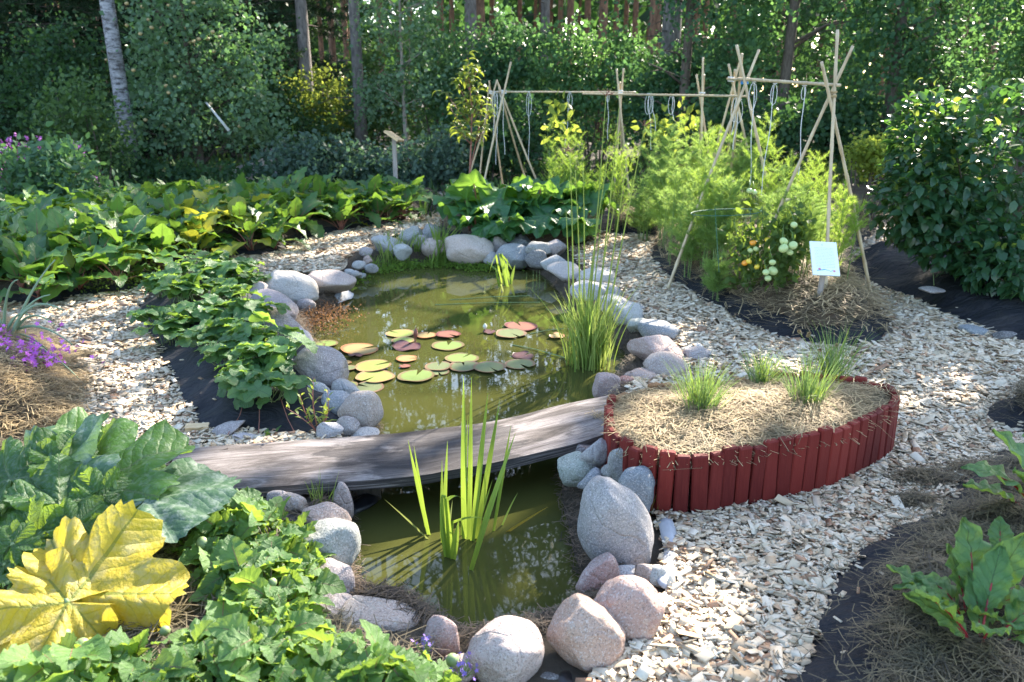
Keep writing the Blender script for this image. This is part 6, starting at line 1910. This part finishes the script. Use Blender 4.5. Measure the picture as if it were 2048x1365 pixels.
# ================================================================== TREES AND FOREST
q = random.Random(91)
SUNV = np.array(SUN)
LIT = []
def spot(px, py, rx, z=None, Y=None):
    c = G(px, py, z) if Y is None else D(px, py, Y)
    LIT.append((np.array(c), rx * pxm(c)))
for a in [(200,1150,210,.28),(90,1220,150,.28),(430,1060,110,.25),(560,1100,90,.2),(520,1250,150,.22),(750,1310,120,.2),(330,1290,110,.2),
          (1000,1280,85,.12),(1180,1235,85,.22),(1270,1190,60,.2),(1345,1215,45,.02),(1400,1290,60,.0),
          (215,860,60,.42),(90,890,50,.4),(340,930,60,.33),(500,905,75,.08),(590,900,40,.08),
          (90,790,85,.25),(150,820,55,.15),(90,625,80,.0),(200,605,50,.0),(250,770,40,0),(310,850,45,0),(110,700,50,0.1),
          (420,530,75,.3),(480,560,60,.3),(360,560,60,.3),(440,610,55,.3),(500,640,40,.3),(540,700,26,.3),(470,680,26,.3),(400,640,25,.28),(520,640,25,.28),(575,565,36,.12),(640,552,34,.08),
          (690,660,80,-.12),(640,700,40,-.12),(1000,660,60,-.12),(930,700,60,-.12),(1050,700,40,-.12),(830,740,60,-.12),(790,640,75,-.12),(880,610,70,-.12),(970,580,60,-.12),(760,690,60,-.12),(860,680,50,-.12),(700,730,50,-.12),
          (820,820,60,-.12),(930,815,60,-.12),(740,790,30,-.12),(1000,815,45,-.12),(980,945,30,-.12),(1060,935,34,-.12),
          (600,500,36,0),(680,480,30,0),(760,462,26,0),(1255,500,30,0),(1230,478,26,0),(1300,505,16,0),
          (960,370,40,.6),(1060,375,50,.6),(1150,380,40,.6),(1010,410,36,.5),(1100,420,30,.5),(930,410,30,.5),
          (440,450,44,.45),(500,430,36,.45),(830,385,34,.45),(760,390,24,.45),(170,450,30,.45),
          (1160,280,70,.9),(1240,310,50,.7),(1350,280,75,1.1),(1420,330,60,.9),(1480,280,60,1.0),(1560,330,60,.9),(1640,370,60,.8),(1600,420,45,.6),(1680,420,40,.6),(1380,370,40,.7),(1530,260,50,1.1),(1100,300,40,.8),
          (1620,590,44,.22),(1690,610,26,.2),(1570,610,22,.2),(1590,560,26,.2),
          (1370,860,60,.24),(1290,860,32,.24),(1450,860,32,.24),(1400,810,36,.4),(1520,745,26,.35),(1640,790,30,.35),(1330,690,34,.1),(1215,600,20,.1),(60,960,60,.36),(150,930,60,.36),(250,940,50,.34),(30,1060,50,.3)]: spot(*a)
for (x, y, r, Y) in [(1880,230,50,6.2),(1960,215,45,6.2),(1830,200,40,6.2),(2020,230,40,6.2),(1850,310,30,6.0),(1990,310,30,6.0),(1800,280,30,6.2),(1920,300,26,6.0),(1190,250,30,c_reed.y),(1195,350,36,c_reed.y),(1190,450,40,c_reed.y),(1180,550,40,c_reed.y),(1180,650,44,c_reed.y),(925,850,60,3.1),(935,1000,60,3.1),(1400,250,60,8.4),(1350,320,60,7.6),(1450,300,60,7.2),(1380,430,40,6.2),(1560,330,60,6.6),(1640,380,60,6.2),(1590,420,50,6.2),(1480,390,40,6.4),(940,160,34,10.5),(945,230,34,10.5),(920,200,24,10.5),(630,190,40,20),(590,230,30,20),(660,220,30,20),(1000,60,45,16.5),(1180,80,40,16.5),(1960,60,60,12.5),(1930,110,50,12.5),(1990,30,60,12.6),
                     (1740,300,26,9),(140,60,40,22),(1330,60,20,18),(612,80,16,21),(1260,140,40,15)]: spot(x, y, r, Y=Y)
LC = np.array([c for c, r in LIT]); LR = np.array([r for c, r in LIT])
def lit_keep(P, soft=.2, leak=.0, pad=.05):
    """True where a leaf may stand: openings in the crowns let the sun reach the spots above"""
    k = np.ones(len(P), dtype=bool)
    for c, r in zip(LC, LR):
        v = P - c; s = v @ SUNV
        d = np.linalg.norm(v - s[:, None] * SUNV, axis=1)
        k &= ~((s > .9) & (d < (r + pad) * (1 + soft * (NR.random(len(P)) - .5) * 2)))
    return k | (NR.random(len(P)) < leak)

def cloud(name, parent, C_, n_per, sig, size, mat, tmpl=LEAF4, droop=-.15, up=.35, litr=True, loc=(0, 0, 0), cols=None):
    """leaf clumps: C_ (k,3) clump centres"""
    k = len(C_); n = k * n_per
    c = np.repeat(C_, n_per, 0)
    cs = np.repeat(NR.uniform(.6, 1.25, k), n_per)
    P = c + NR.normal(0, 1, (n, 3)) * np.asarray(sig) * cs[:, None]
    P = P[P[:, 2] > .04]
    if litr: P = P[lit_keep(P, pad=size * .7)]
    n = len(P)
    X, Y, Z = frames(randdir(n, droop), randdir(n, up))
    V, F = scatter(tmpl[0], tmpl[1], P - np.array(loc), X, Y, Z, size * NR.uniform(.6, 1.3, n))
    return obj(name, npmesh(name, V, F), parent, M[mat])
def ell(n, c, r, hollow=.55):
    v = randdir(n); s = NR.uniform(hollow ** 3, 1, n) ** (1/3)
    return np.asarray(c) + v * s[:, None] * np.asarray(r)
def trunk(t, H, r, mat, lean=(0, 0), name='trunk', seg=9, flare=1.35, bend=.02):
    o0 = Vector((0, 0, -.1)); pts = []; rad = []
    b1, b2 = q.uniform(-1, 1) * bend * H, q.uniform(-1, 1) * bend * H
    for k in range(seg + 1):
        u = k / seg; pts.append(Vector((lean[0] * H * u + b1 * math.sin(PI * u) * u, lean[1] * H * u + b2 * math.sin(PI * u) * u, H * u - .08)))
        rad.append(r * ((1 - .72 * u) * (flare if k == 0 else 1)))
    mb = MB(); mb.tube(pts, rad, 10); mb.build(name, M[mat], t, True)
    return pts
def limbs(t, pts, targets, r, mat, name='branches'):
    mb = MB()
    for e in targets:
        e = Vector(e); zs = [p.z for p in pts]
        zz = max(.25, min(e.z - (e.xy.length * q.uniform(.25, .6)), pts[-1].z * .95)); k = max(1, min(len(pts) - 1, sum(z < zz for z in zs)))
        a = pts[k - 1].lerp(pts[k], (zz - pts[k-1].z) / max(pts[k].z - pts[k-1].z, .01)) if zz > pts[k-1].z else pts[k-1]
        m_ = a.lerp(e, .5) + Vector((q.gauss(0, .06), q.gauss(0, .06), .08)) * (e - a).length
        mb.tube([a, m_, e], [r, r * .65, r * .25], 5)
        for _ in range(3):
            f = m_.lerp(e, q.uniform(0, 1)); g = f + Vector((q.gauss(0, .3), q.gauss(0, .3), q.gauss(.05, .25)))
            mb.tube([f, g], [r * .35, r * .1], 4)
    o = mb.build(name, M[mat], t, True); o['kind'] = 'stuff'
def broadleaf(name, label, cat, x, Y, H, r, ells, nclump, nper, sig, size, mat, bark, upper=None, group=None, lean=(0, 0), nl=10, tmpl=LEAF4, hollow=.5, droop=-.15):
    """ells: (dx, dy, z, rx, ry, rz) crown lobes; upper: the same with bigger leaves, above the picture"""
    t = thing(name, label, cat, (x, Y, 0), group)
    pts = trunk(t, H, r, bark, lean)
    w = np.array([e[3] * e[4] * e[5] for e in ells]); w = w / w.sum()
    C_ = np.concatenate([ell(max(3, int(nclump * wi)), (e[0], e[1], e[2]), (e[3], e[4], e[5]), hollow) for e, wi in zip(ells, w)])
    C_ = C_[C_[:, 2] > .12]
    loc = (x, Y, 0)
    cloud('crown', t, C_ + np.array(loc), nper, sig, size, mat, tmpl, droop=droop, loc=loc)
    tg = [tuple(c) for c in C_[NR.integers(0, len(C_), nl)]]
    if upper:
        es, n2, s2 = upper
        U = np.concatenate([ell(n2 // len(es), (e[0], e[1], e[2]), (e[3], e[4], e[5]), .2) for e in es])
        o = cloud('upper_crown', t, U + np.array(loc), 12, (.30, .30, .25), s2, mat, loc=loc)
        tg += [tuple(c) for c in U[NR.integers(0, len(U), nl // 2)]]
    limbs(t, pts, tg, r * .30, bark)
    return t

# apple tree left of the middle
x0 = D(400, 300, 15).x
t = broadleaf('apple_tree', 'grey-green apple tree with small pale apples, left behind the beets', 'apple tree', x0, 15, 3.6, .07,
          [(-.35,-.2,1.25,.95,.9,.75),(.55,0,1.3,1.15,.9,.8),(.1,0,2.6,1.15,.9,1.0),(0,.1,3.9,.8,.7,.8),(-.75,0,2.0,.55,.5,.4),(1.25,0,2.2,.55,.5,.5)], 330, 30, (.17,.17,.14), .085, 'leaf_apple', 'bark', nl=26)
am = tomato_mesh(.034); am.materials.append(M['apple'])
for k in range(34):
    p = ell(1, (q.choice((-.4, .4, .1)), -.7, q.choice((1.3, 2.4, 2.9))), (.9, .3, .7))[0]
    inst('apple', am, t, Vector(p), rz=(q.gauss(0,.3), 0, q.uniform(0, 6)), sc=q.uniform(.8, 1.15))
mb = MB(); a = D(412, 205, 14.5); b = D(458, 262, 14.35); mb.tube([a, b], [.016, .028], 6)
tag(mb.build('white_stake', M['twine'], None, True), 'slanting white stick caught in the apple tree', 'stick')
# second, slimmer apple tree
x0 = D(812, 290, 16.5).x
broadleaf('apple_tree', 'slim pale-leaved apple tree right of the distant wooden sign', 'apple tree', x0, 16.5, 4.2, .05,
          [(-.25,0,1.5,.75,.6,.6),(.4,0,2.0,.8,.6,.7),(-.1,0,3.2,.9,.7,.9),(.5,0,3.8,.6,.5,.6)], 150, 26, (.16,.16,.14), .075, 'leaf_apple', 'palebark', nl=18)
# birch
x0 = D(264, 330, 14.2).x
t = thing('birch_tree', 'white-barked birch trunk left of the apple tree', 'birch', (x0, 14.2, 0))
pts = trunk(t, 15, .135, 'birch', (-.012, 0), bend=.004)
C_ = ell(90, (-.5, 0, 10.5), (2.4, 2.2, 4.0)) + np.array([x0, 14.2, 0])
cloud('crown', t, C_, 22, (.4,.4,.4), .16, 'leaf_birch', loc=(x0, 14.2, 0))
limbs(t, pts, [tuple(c - np.array([x0, 14.2, 0])) for c in C_[:14]], .05, 'birch')

# shrub with purple fireweed at the left
c0 = D(70, 400, 9.8)
t = thing('currant_bush', 'pale green lobed-leaf bush with purple fireweed rising behind it at the left', 'bush', (c0.x, 9.8, 0))
C_ = np.concatenate([ell(90, (D(x, y, 9.8).x, 9.8, D(x, y, 9.8).z), (r, r * .8, r * .8), .3) for x, y, r in [(40,360,.55),(110,340,.45),(150,390,.45),(20,430,.45),(90,420,.5),(175,420,.3)]])
C_ = C_[C_[:, 2] > .1]
cloud('foliage', t, C_, 9, (.10,.10,.08), .095, 'leaf_currant', LEAF6, loc=(c0.x, 9.8, 0), up=.8, droop=-.1)['kind'] = 'stuff'
mb = MB()
for k in range(24):
    e = C_[q.randrange(len(C_))] - np.array([c0.x, 9.8, 0]); mb.tube([(q.gauss(0,.15), q.gauss(0,.15), 0), tuple(e)], [.008, .003], 4)
mb.build('stem', M['bark'], t)
for i, (x, y, Y, lab) in enumerate(((45,285,10.4,'tallest purple fireweed behind the currant bush'),(150,275,10.2,'pinkest fireweed, right of the currant bush'),(165,330,10.1,'low fireweed spike at the right edge of the currant bush'),(5,320,9.9,'fireweed at the left edge with open flowers'),(75,270,10.6,'thin fireweed spike between two fuller ones'),(5,270,10.6,'far fireweed spike at the left edge'))):
    p = D(x, y, Y); tt = thing('fireweed_plant', lab, 'fireweed', (p.x, Y, 0), 'fireweed behind the currant bush'); mb = MB()
    n = 130; P = []; 
    for s_ in range(4):
        ox = q.gauss(0, .07); oy = q.gauss(0, .07); top = p.z + q.uniform(-.12, .04)
        mb.tube([(ox * .3, oy * .3, 0), (ox, oy, top)], [.006, .002], 4)
        for k in range(34):
            u = q.random(); P.append((ox + q.gauss(0, .022) * (1.2 - u), oy + q.gauss(0, .022) * (1.2 - u), top - .32 * (1 - u)))
    P = np.array(P); n = len(P); X, Y_, Z = frames(randdir(n), randdir(n)); V, F = scatter(LEAF4[0], LEAF4[1], P, X, Y_, Z, NR.uniform(.025, .045, n))
    o = obj('flowers', npmesh('flowers', V, F), tt, M['fireweed']); o['kind'] = 'stuff'
    n = 60; P = np.column_stack([NR.normal(0, .05, n), NR.normal(0, .05, n), NR.uniform(.3, p.z - .3, n)]); X, Y_, Z = frames(randdir(n, -.1, .4), randdir(n, .8)); V, F = scatter(LEAF4[0] * [.5, 1, 1], LEAF4[1], P, X, Y_, Z, NR.uniform(.07, .12, n))
    o = obj('leaves', npmesh('leaves', V, F), tt, M['leaf_currant']); o['kind'] = 'stuff'
    mb.build('stem', M['stem_pink'], tt)

def bush(name, label, cat, px, py, Y, lobes, nclump, nper, size, mat, sig=.14, group=None, tmpl=LEAF4, stems=8, hollow=.45, up=.4):
    """lobes: (px,py,rpx_x,rpx_y)"""
    c = D(px, py, Y); t = thing(name, label, cat, (c.x, Y, 0), group); L_ = []
    for (x, y, rx, ry) in lobes:
        p = D(x, y, Y); s = pxm(p); L_.append(ell(max(4, int(nclump * rx * ry / sum(l[2] * l[3] for l in lobes))), tuple(p), (rx * s, rx * s * .7, ry * s), hollow))
    C_ = np.concatenate(L_); C_ = C_[C_[:, 2] > .08]
    o = cloud('foliage', t, C_, nper, (sig, sig, sig * .8), size, mat, tmpl, loc=(c.x, Y, 0), up=up)
    o['kind'] = 'stuff'
    mb = MB()
    for k in range(stems):
        e = C_[q.randrange(len(C_))] - np.array([c.x, Y, 0]); mb.tube([(e[0] * .35 + q.gauss(0, .08), q.gauss(0, .1), 0), (e[0] * .7, e[1] * .5, e[2] * .55), tuple(e)], [.022, .013, .005], 5)
    mb.build('stem', M['bark'], t)
    return t
bush('hazel_bush', 'sunlit yellow bush glowing between the dark trees', 'bush', 630, 240, 20, [(630,190,70,50),(590,240,60,50),(670,240,60,60),(640,290,90,50)], 190, 26, .09, 'leaf_yellow', .2)
bush('low_shrub', 'low dark bluish shrub left of the distant wooden sign', 'shrub', 660, 320, 14, [(600,330,90,45),(690,320,90,50),(640,350,110,30)], 170, 26, .08, 'leaf_blue', .14)
bush('low_shrub', 'low shrub with grey-violet flowers below the slim apple tree', 'shrub', 860, 330, 13.5, [(850,330,70,45),(890,310,50,45),(820,345,60,35)], 120, 26, .075, 'leaf_blue', .13)
bush('low_shrub', 'dark scrub behind the plum sapling and far tripods', 'shrub', 970, 300, 14.5, [(960,290,80,60),(1040,270,80,70),(900,320,60,40)], 150, 26, .085, 'leaf_dark', .16)
bush('low_shrub', 'tangle of dark scrub under the apple tree', 'shrub', 380, 350, 14.0, [(330,360,90,40),(430,365,100,35),(250,340,70,40)], 130, 24, .08, 'leaf_dark', .14)
bush('low_shrub', 'small reddish-yellow sunlit shrub in the gap left of the leafy shrub', 'shrub', 1735, 310, 9.5, [(1735,305,36,30),(1760,320,40,34)], 60, 26, .05, 'leaf_plum', .08)
bush('low_shrub', 'dark leafy mass low beneath the dense trees at the right', 'shrub', 1600, 270, 12.5, [(1500,260,110,70),(1620,265,110,60),(1700,250,60,60)], 200, 24, .085, 'leaf_dark', .17)
bush('tall_shrub', 'tall dense green shrub in the middle behind the crossbar', 'shrub', 1010, 150, 17, [(960,140,80,80),(1030,110,90,80),(1000,210,120,80)], 240, 28, .085, 'leaf_alder', .2)
bush('tall_shrub', 'tall shrub with lighter leaves right of the middle, under the pine trunks', 'shrub', 1180, 150, 16.5, [(1130,150,90,80),(1200,120,90,80),(1170,220,130,80),(1280,160,80,80)], 300, 28, .08, 'leaf_birch', .2)
bush('tall_shrub', 'dark tall shrub directly behind the upright canes', 'shrub', 1330, 180, 15.5, [(1330,160,90,110),(1400,150,90,120),(1350,240,100,60)], 240, 28, .08, 'leaf_alder', .2)
bush('tall_shrub', 'shrub filling the space between the two apple trees', 'shrub', 700, 180, 19.5, [(745,150,50,90),(780,210,70,80),(690,260,80,60)], 170, 26, .09, 'leaf_under', .22)
bush('tall_shrub', 'bushy saplings in the shade left of the birch trunk', 'shrub', 110, 200, 15.5, [(60,220,100,90),(150,200,90,110),(110,120,90,90)], 220, 26, .08, 'leaf_dark', .2)
bush('tall_shrub', 'young shoots between the birch and the currant bush', 'shrub', 190, 270, 13, [(170,250,60,90),(215,280,50,60),(120,240,40,60)], 90, 24, .075, 'leaf_under', .15)
bush('tall_shrub', 'shrub in the gap right of the apple tree', 'shrub', 560, 200, 17.5, [(545,150,45,90),(570,260,60,60),(520,220,60,80)], 150, 26, .08, 'leaf_dark', .2)
bush('tall_shrub', 'pale tall shrub above the slim apple tree', 'shrub', 880, 90, 18.5, [(860,110,60,80),(910,180,70,80)], 150, 26, .085, 'leaf_birch', .22)

# dense broadleaf trees at the right
RT = [(3.0,14.6,'alder tree behind the blue-tied tripod','leaf_alder',9.0),(4.4,13.6,'alder tree in the middle of the dense trees at the right','leaf_birch',9.6),(6.0,13.2,'alder tree straight behind the nearest tripod\'s right leg','leaf_alder',9.2),
      (7.7,12.4,'birch-leaved tree glinting in the sun at the upper right','leaf_birch',9.4),(9.3,13.6,'tree at the far right edge, dark behind the leafy shrub','leaf_alder',9.8),(5.2,17.0,'tall alder tree rising behind the dense ones','leaf_alder',11.0),(8.6,17.0,'tall alder tree behind the sun-glinting one','leaf_birch',11.5)]
for i, (x, Y, lab, mat, H) in enumerate(RT):
    big = Y < 15
    broadleaf('alder_tree', lab, 'tree', x, Y, H, .10, [(0,0,1.6,1.15,1.0,1.2),(.3,-.2,2.9,1.25,1.1,1.1),(-.3,0,4.0,1.25,1.1,.9)] if big else [(0,0,2.2,1.2,1.1,1.3),(.2,0,4.0,1.5,1.2,1.3)],
              300 if big else 220, 30, (.22,.22,.18), .075, mat, 'bark', upper=([(0,0,H*.62,1.7,1.6,1.6),(.4,.2,H*.80,1.6,1.5,1.5),(-.4,.1,H*.93,1.2,1.1,1.0)], 260, .17), nl=14)
# off to the right, mostly above the picture
for (x, Y, H, lab) in ((10.8,12.0,10.5,'big alder tree at the right edge behind the leafy shrub'),(11.5,16.5,12.5,'tall alder tree at the back of the right edge')):
    broadleaf('alder_tree', lab, 'tree', x, Y, H, .13, [(-.6,-.4,1.8,1.5,1.2,1.3),(-.4,0,3.6,1.6,1.4,1.3)], 240, 28, (.24,.24,.2), .085, 'leaf_alder', 'bark', upper=([(0,0,H*.55,2.2,2.0,2.0),(0,0,H*.8,2.1,2.0,2.0)], 380, .19), nl=12)

# spruces
def spruce(x, Y, H, label, r=.14, n=34, z0=.4, dens=1.0):
    t = thing('spruce_tree', label, 'spruce', (x, Y, 0)); trunk(t, H, r, 'bark', bend=.0)
    P = []; Dn = []; mb = MB(); nb = int(n * H / 6)
    for k in range(nb):
        z = z0 + (H - z0) * (k / nb) ** .9; L_ = (1 - z / H) ** .85 * H * .26 + .15
        for j in range(5):
            az = q.uniform(0, 6.28); d = Vector((math.cos(az), math.sin(az), 0)); e = d * L_ * q.uniform(.75, 1.1); e.z = -.22 * L_
            a = Vector((0, 0, z)); mb.tube([a, a + e * .6, a + e + Vector((0, 0, .10 * L_))], [.016, .010, .004], 4)
            for m_ in range(int(8 * dens * (1 + L_))):
                u = q.uniform(.15, 1.0); P.append(tuple(a + e * u + Vector((q.gauss(0, .06), q.gauss(0, .06), q.gauss(-.04, .06) + (.1 * L_ * u * u))))); Dn.append((e.x + q.gauss(0, .7) * L_, e.y + q.gauss(0, .7) * L_, -.35 * L_ + q.gauss(0, .3) * L_))
    P = np.array(P) + np.array([x, Y, 0]); Dn = np.array(Dn); k = lit_keep(P, pad=.15); P, Dn = P[k], Dn[k]
    X, Y_, Z = frames(unit(Dn), randdir(len(P), .5)); V, F = scatter(TUFT[0] * [.8, 1, .7], TUFT[1], P - np.array([x, Y, 0]), Z, X, Y_, NR.uniform(.16, .30, len(P)))
    o = obj('needles', npmesh('needles', V, F), t, M['leaf_spruce']); o['kind'] = 'stuff'
    o = mb.build('branches', M['bark'], t); o['kind'] = 'stuff'
for (px, Y, H, lab) in ((30,20,11,'dark spruce at the left edge of the forest'),(150,22,12,'spruce showing light between its boughs, left of the birch'),(330,21,12,'spruce standing behind the apple tree'),(500,22.5,12.5,'spruce right behind the apple tree crown'),(-60,17,10,'dark spruce half cut off by the left edge'),(575,27,14,'slim spruce beside the pale sunlit pine trunk')):
    spruce(D(px, 150, Y).x, Y, H, lab)

# pines
PN = [(606,21,.17,'pinegrey','pine trunk with a sunlit edge above the yellow bush'),(711,18.3,.135,'pinegrey','grey pine trunk between the two apple trees'),(942,23,.20,'pinegrey','grey pine trunk left of the middle behind the tall shrub'),(1343,18.5,.24,'pinegrey','thickest grey pine trunk with a bent side branch'),(1308,20,.16,'pine','pinkish pine trunk touching the thickest one'),
      (1090,26,.17,'pinegrey','pale grey pine trunk above the plum-coloured thicket'),(1205,27,.17,'pine','reddish pine trunk right of the middle'),(1140,30,.16,'pine','reddish pine trunk in the middle of the forest')]
grp = 'pine trunks deep in the forest'
PN += [(x, Y, r, 'pine', 'thin reddish pine trunk standing deep in the forest') for x, Y, r in [(662,32,.15),(690,36,.15),(640,40,.14),(880,31,.17),(905,38,.15),(962,28,.18),(1120,38,.15),(1175,34,.16),(1232,37,.15),(1252,42,.15),(1270,33,.14),(1392,34,.15),(1410,40,.16),(1480,36,.16),(1040,42,.16),(820,40,.15),(760,35,.15),(560,38,.15),(450,34,.16),(380,40,.15),(300,36,.15),(90,33,.16),(120,40,.14),(200,38,.15),(20,36,.15),(1560,30,.18),(1680,27,.17),(1780,33,.16),(1880,30,.17),(1990,28,.18)]]
pcr = []
def pine_crown(H, n, loc, size):
    C_ = []
    for k in range(34):
        z = H * q.uniform(.50, .98); rr = (1 - (z / H - .55) * 1.1) * 2.3 + .4; az = q.uniform(0, 6.28); d = rr * q.uniform(.3, 1.0)
        C_.append((math.cos(az) * d, math.sin(az) * d, z))
    C_ = np.array(C_); c = np.repeat(C_, n, 0)
    P = c + NR.normal(0, 1, c.shape) * [.48, .48, .26]
    k = lit_keep(P + np.array(loc), pad=size * .7); P = P[k]
    X, Y_, Z = frames(randdir(len(P)), randdir(len(P), .8)); V, F = scatter(TUFT[0], TUFT[1], P, X, Y_, Z, size * NR.uniform(.6, 1.3, len(P)))
    return npmesh('needles', V, F), C_
for i, (px, Y, r, bm_, lab) in enumerate(PN):
    x = D(px, 60, Y).x; H = q.uniform(14, 18)
    if i >= 8:
        zone = 'left of the birch' if px < 230 else 'behind the apple tree' if px < 600 else 'above the yellow hazel' if px < 770 else 'left of the middle' if px < 1000 else 'over the middle thicket' if px < 1300 else 'right of the thickest trunk' if px < 1500 else 'behind the dense alders'
        lab = 'thin reddish pine trunk deep in the forest ' + zone; grp = 'deep pine trunks ' + zone
    t = thing('pine_tree', lab, 'pine', (x, Y, 0), grp if i >= 8 else None)
    pts = trunk(t, H, r, bm_, bend=.006, flare=1.2)
    me, C_ = pine_crown(H, 13 if 650 < px < 1330 else 26 if px > 1330 else 15, (x, Y, 0), .48)
    o = obj('needles', me, t, M['leaf_pine']); o['kind'] = 'stuff'
    limbs(t, pts, [tuple(c) for c in C_[:16]], .035, 'pine')
    if i < 12 or i % 3 == 0:                   # dry dead twigs low on the trunk
        mb = MB()
        for k in range(9):
            z = q.uniform(1.2, 6.5); az = q.uniform(0, 6.28); L_ = q.uniform(.4, 1.3)
            mb.tube([(pts[0].x, 0, z), (math.cos(az)*L_*.6, math.sin(az)*L_*.6, z - .02), (math.cos(az+.2)*L_, math.sin(az+.2)*L_, z - .15*L_)], [.016, .010, .004], 4)
        o = mb.build('dead_branches', M['bark'], t); o['kind'] = 'stuff'
# undergrowth on the forest floor and the far edge of the wood, one mass each
n = 520; P = np.column_stack([NR.uniform(-20, 18, n), NR.uniform(19, 34, n), np.abs(NR.normal(0, .55, n)) + .1]); P[:, 2] *= 1 + .8 * np.clip(vnoise(P, .25, 3.), -.5, 1)
o = cloud('forest_undergrowth', None, P, 26, (.38,.38,.26), .13, 'leaf_under'); tag(o, 'tangled green undergrowth between the forest trunks', 'undergrowth', kind='stuff')
n = 4200; P = np.column_stack([NR.uniform(-60, 60, n), NR.uniform(44, 78, n), NR.uniform(0, 13, n) ** 1.0])
o = cloud('distant_forest', None, P, 6, (1.1,1.1,.7), .95, 'leaf_dark', litr=False)
mbd = MB()
for k in range(150):
    x, Y = q.uniform(-42, 42), q.uniform(40, 70); h = q.uniform(12, 17); mbd.tube([(x, Y, -.3), (x + q.gauss(0, .2), Y, h)], [q.uniform(.12, .2), .06], 6)
tag(o, 'dim mass of distant forest foliage behind the trunks', 'forest', kind='stuff')
tag(mbd.build('distant_trunks', M['pine']), 'dim mass of distant tree trunks deep in the forest', 'forest', kind='stuff')
# low grass and litter between garden and forest
n = 9000; P = np.column_stack([NR.uniform(-12, 12, n), NR.uniform(10.6, 19, n), np.zeros(n)])
P = P[~((P[:, 0] > 1.0) & (P[:, 0] < 5) & (P[:, 1] < 12.2))]
X, Y_, Z = frames(randdir(len(P), 1.6), randdir(len(P))); V, F = scatter(LEAF4[0] * [.14, 1, 1], LEAF4[1], P, X, Y_, Z, NR.uniform(.12, .38, len(P)))
tag(obj('rough_grass', npmesh('rough_grass', V, F), None, M['leaf_under']), 'rough grass between the beds and the forest edge', 'grass', kind='stuff')
